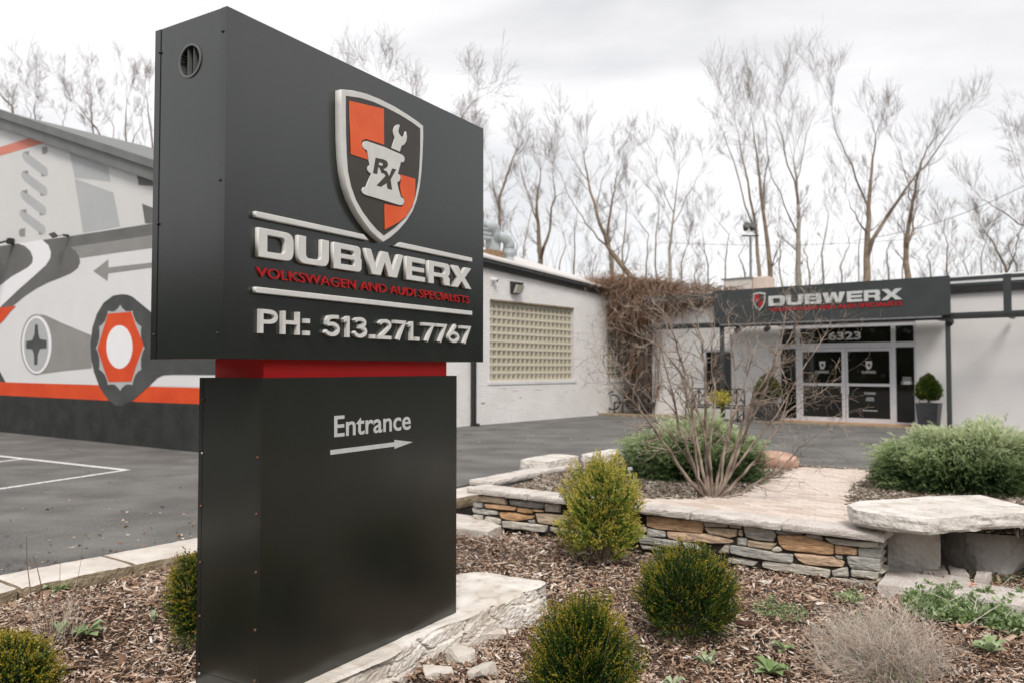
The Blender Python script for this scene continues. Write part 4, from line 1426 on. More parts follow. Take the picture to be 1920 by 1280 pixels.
# bricks: proud of the mortar by a few millimetres
bm_ = MB()
rb = random.Random(4)
row_h, bl = .0762, .2163
zr = 0.0; k = 0
while zr < tz(x0) - .05:
    xx = -1.6 - (bl / 2 if k % 2 else 0)
    while xx < LB2:
        a, b = xx + .005, xx + bl - .005
        zc_, zd_ = zr + .005, zr + row_h - .005
        if b > LB2: b = LB2
        seg = [(a, b)]
        for (ox0, ox1, oz0, oz1) in ((wx0 - .0, wx1 + .0, wz0 - .12, wz1 + .0), (vx0, vx1, vz0 - .1, vz1)):
            ns = []
            for (c, d) in seg:
                if zd_ > oz0 and zc_ < oz1 and d > ox0 and c < ox1:
                    if c < ox0 - .03: ns.append((c, ox0))
                    if d > ox1 + .03: ns.append((ox1, d))
                else:
                    ns.append((c, d))
            seg = ns
        for (c, d) in seg:
            if d - c > .02 and zd_ < (tz(d) - .02 if d <= LB else 3.25):
                pr = .008 + rb.random() * .007
                bm_.add([(c, -pr, zc_), (d, -pr, zc_), (d, -pr, zd_), (c, -pr, zd_), (c, 0, zc_ - .002), (d, 0, zc_ - .002), (d, 0, zd_ + .002), (c, 0, zd_ + .002)],
                        [(0, 1, 2, 3), (4, 5, 1, 0), (1, 5, 6, 2), (3, 2, 6, 7), (4, 0, 3, 7)])
        xx += bl
    zr += row_h; k += 1
bm_.build('brickwork', M['brick_white'], shop, kind='stuff')
# sill, lintel board
MB().box(wx0 - .1, wx1 + .12, -.035, .12, wz0 - .11, wz0 - .001, bev=.01).build('window_sill', M['trim_white'], shop)
MB().box(wx0, wx1, -.012, .10, wz1 - .035, wz1 + .01).build('window_lintel', M['curb_edge'], shop)
MB().box(vx0 - .05, vx1 + .05, -.03, .12, vz0 - .10, vz0 - .001, bev=.01).build('window_sill', M['trim_white'], shop)
# peeling paint marks below the window
for (px_, py_, ww, hh) in ((905, 755, .22, .05), (965, 732, .5, .012), (1010, 730, .6, .012), (975, 745, .12, .03), (1060, 734, .18, .02), (1075, 732, .12, .02), (945, 728, .3, .01), (1120, 772, .2, .04), (1045, 741, .1, .02), (960, 750, .1, .02)):
    x_, z_ = BL(px_, py_)
    rp = random.Random(px_)
    pl = [(x_ + ww / 2 * math.cos(a) * rp.uniform(.6, 1.1), z_ + hh / 2 * math.sin(a) * rp.uniform(.5, 1.2)) for a in [2 * math.pi * i / 9 for i in range(9)]]
    obj('peeled_patch', outline_mesh([pl], .0015, 'peeled_patch', M['peel']), shop, loc=(0, -.0152, 0))
# glass blocks
NC, NR = 19, 10
cw, chh = (wx1 - wx0) / NC, (wz1 - wz0 - .06) / NR


def block_mesh(w, h):
    g = .012
    mb = MB()
    a, b, c, d = g, w - g, g, h - g
    i1 = .02
    ring0 = [(a, 0, c), (b, 0, c), (b, 0, d), (a, 0, d)]
    ring1 = [(a + i1, .022, c + i1), (b - i1, .022, c + i1), (b - i1, .022, d - i1), (a + i1, .022, d - i1)]
    ring2 = [((a + b) / 2 - w * .14, .055, (c + d) / 2 - h * .14), ((a + b) / 2 + w * .14, .055, (c + d) / 2 - h * .14), ((a + b) / 2 + w * .14, .055, (c + d) / 2 + h * .14), ((a + b) / 2 - w * .14, .055, (c + d) / 2 + h * .14)]
    back = [(a, .09, c), (b, .09, c), (b, .09, d), (a, .09, d)]
    q = []
    mi = []
    for s0, s1, mm in ((0, 4, 0), (4, 8, 1)):
        for i in range(4):
            j = (i + 1) % 4
            q.append((s0 + i, s0 + j, s1 + j, s1 + i)); mi.append(mm)
    q.append((8, 9, 10, 11)); mi.append(2)
    for i in range(4):
        j = (i + 1) % 4
        q.append((12 + i, 12 + j, j, i)); mi.append(0)
    return mesh_from('glass_block', ring0 + ring1 + ring2 + back, q, None, mats=[M['block_edge'], M['block_glass'], M['block_core']], mi=mi)


gb = block_mesh(cw, chh)
for r_ in range(NR):
    for c_ in range(NC):
        obj('glass_block', gb, shop, loc=(wx0 + c_ * cw, .085, wz0 + r_ * chh))
m = MB()
for r_ in range(NR + 1):
    m.box(wx0, wx1, .088, .16, wz0 + r_ * chh - .011, wz0 + r_ * chh + .011)
for c_ in range(NC + 1):
    m.box(wx0 + c_ * cw - .009, wx0 + c_ * cw + .009, .100, .16, wz0, wz0 + NR * chh)
m.build('block_joints', M['block_edge'], shop)
nc2 = max(2, round((vx1 - vx0) / cw)); nr2 = round((vz1 - vz0) / chh)
gb2 = block_mesh((vx1 - vx0) / nc2, (vz1 - vz0) / nr2)
for r_ in range(nr2):
    for c_ in range(nc2):
        obj('glass_block', gb2, shop, loc=(vx0 + c_ * (vx1 - vx0) / nc2, .085, vz0 + r_ * (vz1 - vz0) / nr2))
# gutter and roof
gt = [(-.16, .0), (-.16, -.17), (-.12, -.21), (0, -.21), (0, .0)]
def gutter():
    gA = BL(907, 484, -.16); gB = BL(1157, 546, -.16)
    k = (gB[1] - gA[1]) / (gB[0] - gA[0])
    mb = MB()
    P = []
    for x in (x0, LB + .05):
        z = gA[1] + k * (x - gA[0])
        P += [(x, -.18, z), (x, -.20, z - .10), (x, -.14, z - .22), (x, -.003, z - .24), (x, -.003, z)]
    f = [(i, (i + 1) % 5, 5 + (i + 1) % 5, 5 + i) for i in range(5)] + [(4, 3, 2, 1, 0), (5, 6, 7, 8, 9)]
    mb.add(P, f)
    return mb, (lambda x: gA[1] + k * (x - gA[0]))


gmb, gzf = gutter()
gmb.build('gutter', M['black_metal'], shop)
rise, run = 1.75, 4.9
P = []
for x in (x0, LB + .02):
    z = gzf(x) + .004
    P += [(x, -.22, z), (x, -.22, z + .06), (x, run, z + .06 + rise), (x, run * 2, z), (x, run, z - .2)]
MB().add(P, [(0, 1, 6, 5), (1, 2, 7, 6), (2, 3, 8, 7), (3, 4, 9, 8), (4, 0, 5, 9), (4, 3, 2, 1, 0), (5, 6, 7, 8, 9)]).build('roof', M['roof_membrane'], shop)
MB().prism([(LB - .3, 0), (LB, 0), (LB, 4.3), (LB - .3, 4.3)], .31, run * 2 - .3).build('end_wall', M['wall_white'], shop)
gz_end = gzf(LB)
m = MB()
P = [(LB - .1, .31, 4.2), (LB - .1, run * 2 - .3, 4.2), (LB - .1, run * 2 - .3, gz_end), (LB - .1, run, gz_end + rise), (LB - .1, .31, gz_end + .06)]
m.add(P + [(p[0] + .09, p[1], p[2]) for p in P], [(0, 1, 2, 3, 4), (9, 8, 7, 6, 5)]).build('gable', M['wall_white'], shop)
# downspout
xd, zd = BL(889, 700, -.1)
m = MB().box(xd - .07, xd + .07, -.14, -.02, .06, 4.6, bev=.01)
m.box(xd - .075, xd + .075, -.26, -.02, .0, .075)
dsp = m.build('downspout', M['black_metal'], shop)
# wall pack light
x_, z_ = BL(968, 540, -.1)
w = FB.world(x_, 0)
wl = empty('wall_light', 'black wall pack light with clear lens above the glass block window', 'wall light', (w[0], w[1], z_), FB.rot)
MB().add([(-.20, 0, .2), (.20, 0, .2), (.20, 0, -.18), (-.20, 0, -.18), (-.20, -.24, .16), (.20, -.24, .16), (.20, -.10, -.18), (-.20, -.10, -.18)],
         [(0, 1, 5, 4), (0, 4, 7, 3), (1, 2, 6, 5), (3, 7, 6, 2), (0, 3, 2, 1), (4, 5, 6, 7)]).build('housing', M['black_metal'], wl)
MB().add([(-.17, -.225, .08), (.17, -.225, .08), (.17, -.115, -.17), (-.17, -.115, -.17), (-.17, -.30, .06), (.17, -.30, .06), (.17, -.20, -.17), (-.17, -.20, -.17)],
         [(4, 5, 6, 7), (0, 4, 7, 3), (1, 2, 6, 5), (0, 1, 5, 4), (3, 7, 6, 2)]).build('lens', M['lens'], wl)


def camera_dome(px_, py_, label):
    x_, z_ = BL(px_, py_, -.08)
    w = FB.world(x_, 0)
    c = empty('security_camera', label, 'security camera', (w[0], w[1], z_), FB.rot, group='white security cameras on the brick wall')
    MB().tube([(0, 0, 0), (0, -.05, 0), (0, -.09, -.01)], [.085, .085, .06], 14).build('mount', M['plastic_white'], c, smooth=False)
    b = MB().tube([(0, -.07, 0), (.03, -.13, -.01), (.05, -.17, -.02)], [.055, .07, .06], 14).build('camera_body', M['plastic_white'], c)
    MB().tube([(.05, -.172, -.02), (.052, -.18, -.021)], .045, 12).build('lens', M['hole'], b)
    MB().tube([(-.05, -.03, -.05), (-.07, -.04, -.12), (-.03, -.02, -.17)], .014, 6).build('cable', M['plastic_white'], c)


camera_dome(926, 525, 'white security camera at the near end of the white brick wall')
camera_dome(1141, 567, 'white security camera under the gutter at the wall corner with vines')

# ---- roof vents
def duct(name, label, px_, dep_off, parts):
    pass


yv = 1.2
def RV(px_, py_):
    a = BL(px_, py_, yv); return a


w = FB.world(0, yv)
vA = empty('roof_vent', 'blue grey metal exhaust vent with curved hood on a timber curb', 'roof vent', (w[0], w[1], 0), FB.rot, group='exhaust vents on the white roof')
a = RV(914, 480); b = RV(932, 470)
MB().box(RV(908, 480)[0], RV(934, 480)[0], -.25, .25, a[1] - .25, RV(920, 472)[1] + .02).build('timber_curb', M['wood'], vA)
MB().box(RV(916, 480)[0], RV(931, 480)[0], -.14, .14, RV(920, 472)[1], RV(920, 446)[1]).build('stack', M['duct'], vA)
pts = [(RV(924, 448)[0], 0, RV(924, 452)[1]), (RV(926, 440)[0], 0, RV(924, 440)[1]), (RV(924, 430)[0], 0, RV(924, 430)[1]), (RV(916, 424)[0], -.05, RV(916, 424)[1]), (RV(904, 424)[0], -.1, RV(904, 426)[1])]
MB().tube(pts, [.20, .235, .25, .22, .20], 16).build('hood', M['duct'], vA, smooth=True)
m = MB()
MB().box(RV(895, 430)[0], RV(913.5, 430)[0], -.2, .2, RV(905, 448)[1], RV(905, 419)[1]).build('fan_housing', M['duct'], vA)
for k in range(3):
    zz = RV(905, 426 + 8 * k)[1]
    MB().box(RV(895, 430)[0] - .01, RV(913.5, 430)[0] + .01, -.215, -.19, zz - .012, zz + .012).build('louvre', M['fascia'], vA)
yv = 1.0
w = FB.world(0, yv)
vB = empty('roof_vent', 'pale round exhaust vent with bent neck standing beside the hooded one', 'roof vent', (w[0], w[1], 0), FB.rot, group='exhaust vents on the white roof')
zb1 = RV(954, 496)[1]
MB().tube([(RV(954, 496)[0], 0, zb1), (RV(954, 484)[0], 0, RV(954, 482)[1])], [.17, .17], 18).build('stack', M['duct'], vB, smooth=False)
MB().tube([(RV(954, 482)[0], 0, RV(954, 482)[1]), (RV(954, 476)[0], 0, RV(954, 476)[1]), (RV(954, 468)[0], 0, RV(954, 468)[1])], [.185, .235, .225], 18).build('rain_collar', M['duct'], vB)
MB().tube([(RV(954, 468)[0], 0, RV(954, 468)[1]), (RV(954, 458)[0], 0, RV(954, 458)[1]), (RV(951, 450)[0], 0, RV(951, 451)[1]), (RV(944, 444)[0], 0, RV(944, 446)[1]), (RV(936, 440)[0], 0, RV(936, 442)[1])], [.19, .195, .18, .16, .15], 18).build('elbow', M['duct'], vB, smooth=True)
# ================================================================== ENTRANCE BUILDING (right)
e0 = w1
FE = Frame(e0, np.array([FB.ey[0], FB.ey[1]]) * -1)      # square to the workshop wall
EL = lambda px, py, off=0.0: FE.loc(px, py, off)
ent = empty('entrance_building', 'low white building with glazed double door entrance and flat roof', 'building', (e0[0], e0[1], 0), FE.rot)
top_e = (EL(1800, 549)[1] + EL(1340, 552)[1]) / 2
XE = 13.5


def er(x0p, y0p, x1p, y1p, off=0.0):
    """pixel box -> wall rectangle (x0,x1,z0,z1)"""
    a = EL(x0p, y0p, off); b = EL(x1p, y1p, off)
    return a[0], b[0], b[1], a[1]


sx0 = EL(1459, 700)[0]; sx1 = EL(1718, 700)[0]
stop = (EL(1459, 609)[1] + EL(1718, 603)[1]) / 2
lx0, lx1 = EL(1319, 700)[0], EL(1374, 700)[0]
lz1 = EL(1345, 655)[1]; lz0 = EL(1345, 745)[1]
xe0 = EL(1217, 700)[0]; dal = LB2 - LB
m = MB()
m.box(xe0, lx0, 0, .3, -.2, top_e)
m.box(xe0, xe0 + .2, .301, dal, -.2, top_e)
m.box(.0, xe0 - .001, dal, dal + .2, -.2, top_e)
m.box(lx1, sx0, 0, .3, -.2, top_e)
m.box(sx1, XE, 0, .3, -.2, top_e)
m.box(lx0, lx1, .001, .3, -.2, lz0)
m.box(lx0, lx1, .001, .3, lz1, top_e)
m.box(sx0, sx1, .001, .3, stop, top_e)
m.build('wall', M['wall_white'], ent)
MB().box(xe0 + .22, XE, .31, 10, -.2, top_e - .02).build('interior_block', M['hole'], ent)
m = MB()
m.box(-.3, XE + .1, -.12, 10.1, top_e + .002, top_e + .26, bev=.02)
m.build('roof_edge', M['trim_white'], ent)
MB().box(-.3, XE + .1, -.09, 0.05, top_e - .20, top_e).build('painted_eave_shade', M['black_metal'], ent)  # black strip stands in for the shade under the roof edge
MB().box(xe0 + .0, xe0 + .13, -.13, -.003, .02, top_e - .22, bev=.01).build('downspout', M['black_metal'], ent)
# window at the left
MB().box(lx0 + .0, lx1, .10, .13, lz0, lz1).build('window_pane', M['dark_glass'], ent)
wf = MB()
for (a, b, c, d) in ((lx0, lx0 + .07, lz0, lz1), (lx1 - .07, lx1, lz0, lz1), (lx0 + .07, lx1 - .07, lz1 - .07, lz1), (lx0 + .07, lx1 - .07, lz0, lz0 + .07)):
    wf.box(a, b, .03, .098, c, d)
wf.build('window_frame', M['alu_white'], ent)
# storefront
zs0 = (EL(1510, 790)[1] + EL(1690, 797)[1]) / 2
MB().box(sx0 - .15, sx1 + .1, -.35, .05, -.04, max(zs0, .06), bev=.01).build('door_step', M['sill'], ent)
MB().box(sx0 - .5, sx1 + .3, -.9, -.36, -.04, .035, bev=.01).build('door_step', M['curb_edge'], ent)
fr = MB()
fy0, fy1 = .02, .14
X = lambda px: EL(px, 700)[0]
bars_v = [(1459, 1463.5), (1492, 1500), (1671, 1679.5), (1714, 1718)]
z_t0 = (EL(1510, 650.5)[1] + EL(1690, 648)[1]) / 2 - .0
z_tr = [(EL(1585, 652)[1] - .0), (EL(1585, 642.5)[1])]
zbot = zs0
for a, b in bars_v:
    fr.box(X(a), X(b), fy0, fy1, zbot, stop)
for a, b in ((1463.5, 1492), (1500, 1671), (1679.5, 1714)):
    fr.box(X(a), X(b), fy0, fy1, z_tr[0], z_tr[1])
    fr.box(X(a), X(b), fy0, fy1, stop - .12, stop)
for a, b in ((1463.5, 1492), (1679.5, 1714)):
    fr.box(X(a), X(b), fy0, fy1, zbot, zbot + .09)
fr.build('storefront_frame', M['alu_white'], ent)
for a, b in ((1463.5, 1492), (1500, 1671), (1679.5, 1714)):
    MB().box(X(a), X(b), .07, .085, z_tr[1], stop - .12).build('transom_pane', M['dark_glass'], ent)
for a, b in ((1463.5, 1492), (1679.5, 1714)):
    MB().box(X(a), X(b), .07, .085, zbot + .09, z_tr[0]).build('sidelight_pane', M['dark_glass'], ent)
# doors
zmid0, zmid1 = EL(1630, 723.5)[1], EL(1630, 718.5)[1]
for (a, b, ga, gb_, side_) in ((1500.5, 1584.5, 1505, 1578, 1), (1585.5, 1671, 1589.5, 1668, 0)):
    d = MB()
    zt_, zb_ = z_tr[0] - .01, zbot + .01
    gz1 = z_tr[0] - .10; gz0 = zbot + .17
    d.box(X(a), X(ga), .01, .06, zb_, zt_)
    d.box(X(gb_), X(b), .01, .06, zb_, zt_)
    d.box(X(ga), X(gb_), .01, .06, gz1, zt_)
    d.box(X(ga), X(gb_), .01, .06, zb_, gz0)
    d.box(X(ga), X(gb_), .0, .055, zmid0, zmid1)
    dd = d.build('door', M['alu_white'], ent)
    MB().box(X(ga), X(gb_), .03, .04, gz0, zmid0).build('door_pane', M['dark_glass'], dd)
    MB().box(X(ga), X(gb_), .03, .04, zmid1, gz1).build('door_pane', M['dark_glass'], dd)
    hx_ = X(b) - .09 if side_ else X(a) + .09
    hz = EL(1585, 728)[1]
    MB().tube([(hx_, .005, hz + .16), (hx_, -.06, hz + .14), (hx_, -.06, hz - .14), (hx_, .005, hz - .16)], .016, 8).build('door_handle', M['alu_white'], dd)
    # round emblem decal with name line
    cx_ = X((ga + gb_) / 2); cz_ = EL(1628, 684)[1]
    lp = [(cx_ + .085 * math.cos(t), cz_ + .10 * math.sin(t)) for t in [2 * math.pi * k / 16 for k in range(16)]]
    shl = [(cx_ - .09, cz_ + .12), (cx_ + .09, cz_ + .12), (cx_ + .085, cz_ - .02), (cx_ + .045, cz_ - .10), (cx_, cz_ - .13), (cx_ - .045, cz_ - .10), (cx_ - .085, cz_ - .02)]
    shi = [(cx_ - .04, cz_ + .04), (cx_ + .03, cz_ + .05), (cx_ + .04, cz_ - .04), (cx_ - .02, cz_ - .03)]
    o = obj('door_emblem', outline_mesh([shl, shi], .001, 'door_emblem', M['vinyl_white']), dd, loc=(0, .0285, 0))
    put_text('DUBWERX', cx_ - .20, cx_ + .20, cz_ - .24, cz_ - .165, .001, M['vinyl_white'], dd, .0285, bold=.02, name='door_letter')
# hours lines on the right door and notice lines on the sidelight (unreadable small print as rows of short dashes)
rp = random.Random(9)


def print_rows(parent, cx_, z_, w_, rows, dz, y_, h_=.022):
    m = MB()
    for i in range(rows):
        ww = w_ * rp.uniform(.75, 1)
        x = cx_ - ww / 2
        while x < cx_ + ww / 2:
            l_ = rp.uniform(.02, .06)
            m.box(x, min(x + l_, cx_ + ww / 2), y_ - .001, y_, z_ - i * dz - h_ / 2, z_ - i * dz + h_ / 2)
            x += l_ + .012
    return m.build('small_print', M['vinyl_white'], parent, kind='stuff')


c1 = X(1630)
print_rows(ent, c1, EL(1630, 735.5)[1], .36, 2, .035, .0285)
print_rows(ent, c1, EL(1630, 745)[1], .24, 3, .04, .0285)
print_rows(ent, c1, EL(1630, 769)[1], .52, 1, .04, .0285, .03)
print_rows(ent, X(1699), EL(1699, 707)[1], .30, 5, .045, .0685)
MB().box(X(1693), X(1706), .067, .0685, EL(1699, 720)[1], EL(1699, 714)[1]).build('sticker', M['vinyl_white'], ent)
# pale exterior trim on house number
n0, n1_ = EL(1552, 628), EL(1613, 626)
put_text('6323', n0[0], n1_[0], EL(1580, 637)[1], EL(1580, 622)[1], .012, M['plastic_white'], ent, .068, bold=.025, name='house_digit', cap_ref='6')

# ---- canopy frame with the fascia sign
CO = -1.15
cw0 = FE.world(0, CO)
can = empty('entrance_canopy', 'dark grey steel canopy frame with rails running along the entrance wall', 'canopy', (cw0[0], cw0[1], 0), FE.rot)
CLc = lambda px, py: FE.loc(px, py, CO)
zr = {}
def czz(p, q):
    a = CLc(*p)[1]; b = CLc(*q)[1]
    return (a + b) / 2
ztop = czz((1787, 523), (1918, 518)); zsec = czz((1787, 533), (1918, 528.5)); zlow = czz((1787, 594), (1918, 592)); zlow2 = czz((1787, 588), (1918, 586))
xr = CLc(1778, 600)[0]
xe = CLc(1985, 520)[0] + 1.5
xl = CLc(1349, 560)[0]
m = MB(); m.box(xl - 2.6, xe, -.05, .05, ztop - .045, ztop + .045).build('rail', M['canopy_metal'], can)
m = MB(); m.box(xl - 2.6, xe, -.03, .03, zsec - .03, zsec + .03).build('rail', M['canopy_metal'], can)
m = MB(); m.box(xl - 2.6, xe, -.06, .06, zlow - .05, zlow + .05).build('beam', M['black_metal'], can)
m = MB(); m.box(xl - 2.6, xe, -.05, .05, zlow2 - .035, zlow2 + .035).build('rail', M['canopy_metal'], can)
for px_, zz0 in ((1889, zlow + .05), (2035, zlow + .05)):
    x_ = CLc(px_, 560)[0]
    MB().box(x_ - .085, x_ + .085, -.055, .055, zz0, ztop + .06).build('upright', M['canopy_metal'], can)
for px_ in (1778, 1354):
    x_ = CLc(px_, 650)[0]
    MB().box(x_ - .055, x_ + .055, -.055, .055, -.02, zlow - .052).build('post', M['canopy_metal'], can)
for x_ in (xl + .4, (xl + xr) / 2, xr - .3, CLc(1889, 560)[0]):
    MB().box(x_ - .04, x_ + .04, .062, -CO - .125, zlow - .04, zlow + .04).build('cross_arm', M['black_metal'], can)
MB().box(xl + .1, xr - .1, .06, -CO - .13, zlow + .08, zlow + .12).build('canopy_deck', M['canopy_metal'], can)
for px_, s_ in ((1783, 1), (1440, 1), (1385, 1)):
    x_ = CLc(px_, 600)[0]
    f = empty('canopy_spotlight', {1783: 'small black spotlight at the right end of the canopy beam', 1440: 'small black spotlight under the canopy beam left of the doors', 1385: 'small black spotlight under the canopy near the left post'}[px_], 'spotlight', tuple(FE.world(x_, CO - .02, zlow - .07)), FE.rot, group='spotlights under the canopy')
    MB().box(-.03, .03, -.03, .03, -.0, .019).build('bracket', M['black_metal'], f)
    MB().tube([(-.03, -.10, -.10), (.0, 0, -.05), (.02, .07, -.02)], [.085, .08, .05], 12).build('lamp_head', M['black_metal'], f)
# fascia sign
zf1 = czz((1345, 543), (1782, 523)) ; zf0 = czz((1345, 606), (1782, 593))
fx0 = CLc(1343, 570)[0]; fx1 = CLc(1783.5, 560)[0]
fw = FE.world(0, CO - .06)
fs = empty('fascia_sign', 'long dark grey canopy sign with silver company name and red tagline over the doors', 'sign', (fw[0], fw[1], 0), FE.rot)
FL = lambda px, py, off=0.0: FE.loc(px, py, CO - .06 + off)
MB().box(fx0, fx1, -.14, -.002, zlow + .055, zf1, bev=.004).build('panel', M['canopy_metal'], fs)
PY = -.14
tz0, tz1 = (FL(1445, 572, PY)[1] + FL(1690, 564.5, PY)[1]) / 2, (FL(1445, 554, PY)[1] + FL(1690, 543, PY)[1]) / 2
bb = [('D', 1441, 1471), ('U', 1474, 1505), ('B', 1509, 1540), ('W', 1542, 1584), ('E', 1588, 1617), ('R', 1620, 1650), ('X', 1652, 1692)]
for ch, a, b in bb:
    ua, ub = FL(a, 558, PY - .03)[0], FL(b, 558, PY - .03)[0]
    h = tz1 - tz0
    obj('title_letter', outline_mesh(glyph(ch, ub - ua, h, (ub - ua) * .27, h * .25), .04, 'title_letter', M['vinyl_white']), fs, loc=(ua, PY, tz0))
tz2, tz3 = (FL(1445, 581, PY)[1] + FL(1690, 577, PY)[1]) / 2, (FL(1445, 574, PY)[1] + FL(1690, 569, PY)[1]) / 2
put_text('VOLKSWAGEN AND AUDI SPECIALISTS', FL(1442, 577, PY)[0], FL(1692, 574, PY)[0], tz2, tz3, .02, M['letter_red'], fs, PY, bold=.03, name='tagline_letter')
# small shield on the fascia
sx_, sz_ = FL(1424, 566, PY)
k = .26
shp = [(-.8, 1), (0, 1.12), (.8, 1), (.8, .1), (.5, -.6), (0, -1.05), (-.5, -.6), (-.8, .1)]
sb = obj('shield_badge', outline_mesh([[(sx_ + a * k * .9, sz_ + b * k) for a, b in shp][::-1]], .03, 'shield_badge', M['vinyl_white']), fs, loc=(0, PY, 0))
obj('shield_field', outline_mesh([[(sx_ + a * k * .75, sz_ + b * k * .85) for a, b in shp][::-1]], .004, 'shield_field', M['badge_dark']), sb, loc=(0, PY * 0 - .03, 0))
obj('orange_quarter', outline_mesh([[(sx_ - .55 * k, sz_ + .82 * k), (sx_, sz_ + .86 * k), (sx_, sz_), (sx_ - .55 * k, sz_)]], .004, 'orange_quarter', M['letter_red']), sb, loc=(0, -.034, 0))
obj('orange_quarter', outline_mesh([[(sx_, sz_), (sx_ + .55 * k, sz_), (sx_ + .35 * k, sz_ - .5 * k), (sx_, sz_ - .75 * k)]], .004, 'orange_quarter', M['letter_red']), sb, loc=(0, -.034, 0))
MB().box(fx0 + .2, fx1 - .2, -.10, .0, zlow - .0 + .052 - .05, zlow + .052).build('sign_lower_trim', M['steel'], fs)

# roof unit
x_, z_ = FE.loc(1392, 540, 3.0)
w = FE.world(x_, 3.0)
hv = empty('rooftop_unit', 'beige air conditioning unit on the flat roof behind the fascia sign', 'air conditioner', (w[0], w[1], top_e + .26), FE.rot)
hz = FE.loc(1392, 523, 3.0)[1] - top_e - .26
xa = FE.loc(1356, 530, 3.0)[0] - x_; xb = FE.loc(1408, 530, 3.0)[0] - x_; xc = FE.loc(1436, 530, 3.0)[0] - x_
MB().box(xa, xb, 0, 1.0, .0, hz, bev=.02).build('cabinet', M['hvac'], hv)
MB().box(xb + .005, xc, .1, .9, .0, hz + .05, bev=.03).build('hood', M['beige_hood'], hv)
MB().box(xa - .06, xb + .03, -.04, 1.05, hz + .001, hz + .05).build('lid', M['fascia'], hv)

# ---- potted shrubs
def leaf_cloud(Pc, Dr, Lg, Wd, T, rng, fold=.25):
    """diamond leaves at Pc pointing along Dr"""
    n = len(Pc)
    Dr = Dr / (np.linalg.norm(Dr, axis=1)[:, None] + 1e-9)
    R_ = rng.normal(size=(n, 3))
    s_ = np.cross(Dr, R_); s_ /= (np.linalg.norm(s_, axis=1)[:, None] + 1e-9)
    w_ = np.cross(Dr, s_)
    V = np.empty((n, 4, 3))
    V[:, 0] = Pc
    V[:, 1] = Pc + Dr * (Lg * .5)[:, None] + s_ * (Wd * .5)[:, None] + w_ * (Wd * fold)[:, None]
    V[:, 2] = Pc + Dr * Lg[:, None]
    V[:, 3] = Pc + Dr * (Lg * .5)[:, None] - s_ * (Wd * .5)[:, None] + w_ * (Wd * fold)[:, None]
    F = (np.arange(n) * 4)[:, None] + np.arange(4)[None]
    return V.reshape(-1, 3), F, np.repeat(T, 4)


def sprig_bush(dims, ns, seed, llen=.0175, lwid=.0088, slen=.10, up=.5, lump=.10, yellow=.5, shape=None, pairs=7, dark=.5, spread=.55, topw=1.0, inner=.35, lift=0.0):
    """bush of sprigs: leaves in opposite pairs along short shoots; base at z=0, height dims[2]"""
    rng = np.random.default_rng(seed)
    k = np.arange(ns) + .5
    # points on ellipsoid-like surface, lower part cut
    ph = np.arccos(1 - 1.72 * k / ns); th = np.pi * (1 + 5 ** .5) * k
    n_ = np.stack([np.cos(th) * np.sin(ph), np.sin(th) * np.sin(ph), np.cos(ph)], 1)
    n_ += rng.normal(0, .06, n_.shape); n_ /= np.linalg.norm(n_, axis=1)[:, None]
    lum = 1 + lump * (np.sin(n_[:, 0] * 5 + seed) * np.sin(n_[:, 1] * 6 + 1.3 * seed) + .7 * np.sin(n_[:, 2] * 9 + seed * 2) * np.sin(n_[:, 0] * 11)) + rng.normal(0, .05, ns) + np.where(rng.random(ns) < .05, rng.uniform(.04, .16, ns), 0)
    gapf = np.sin(n_[:, 0] * 8.3 + seed * 3) * np.sin(n_[:, 1] * 7.1 + seed) * np.sin(n_[:, 2] * 6.7 + 2 * seed)
    lum = lum - .16 * np.clip(gapf - .25, 0, 1)
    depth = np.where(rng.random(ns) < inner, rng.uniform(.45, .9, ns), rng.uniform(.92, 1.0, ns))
    C = n_ * lum[:, None] * depth[:, None]
    zz = (C[:, 2] + 1) / 2
    if shape is not None:
        f = np.interp(zz, *shape)
        C[:, 0] *= f; C[:, 1] *= f
    C = np.stack([C[:, 0] * dims[0], C[:, 1] * dims[1], (C[:, 2] * .5 + .5) * dims[2]], 1)
    d = n_ * np.array([1, 1, .8]) + np.array([0, 0, up]) + rng.normal(0, .28, n_.shape)
    d /= np.linalg.norm(d, axis=1)[:, None]
    sl = slen * rng.uniform(.6, 1.35, ns)
    Ps = []; Ds = []; Ls = []; Ws = []; Ts = []
    vig = np.clip(rng.random(ns) + .35 * np.sin(n_[:, 0] * 5.2 + seed * 2) * np.sin(n_[:, 2] * 4.1 + n_[:, 1] * 3.3 + seed), 0, 1)
    out = np.clip(depth, 0, 1)
    for j in range(pairs + 1):
        t = j / pairs
        for sgn in (1, -1):
            a = rng.uniform(0, 6.28, ns)
            side_ = np.cross(d, np.stack([np.cos(a), np.sin(a), .3 * np.ones(ns)], 1)); side_ /= np.linalg.norm(side_, axis=1)[:, None]
            Ps.append(C - d * (sl * (1 - t))[:, None])
            Ds.append(d * (1 - spread * (1 - t * .5)) + side_ * sgn * spread * (1.25 - t * .6))
            Ls.append(llen * rng.uniform(.75, 1.2, ns) * (1 - .25 * t)); Ws.append(lwid * rng.uniform(.8, 1.2, ns) * (1 - .2 * t))
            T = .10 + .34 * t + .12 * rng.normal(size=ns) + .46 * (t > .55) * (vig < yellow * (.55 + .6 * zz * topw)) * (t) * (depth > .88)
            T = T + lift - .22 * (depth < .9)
            Ts.append(np.clip(T, 0, 1))
    V, F, A = leaf_cloud(np.concatenate(Ps), np.concatenate(Ds), np.concatenate(Ls), np.concatenate(Ws), np.concatenate(Ts), rng)
    V[:, 2] = np.maximum(V[:, 2], .005)
    return V, F, A


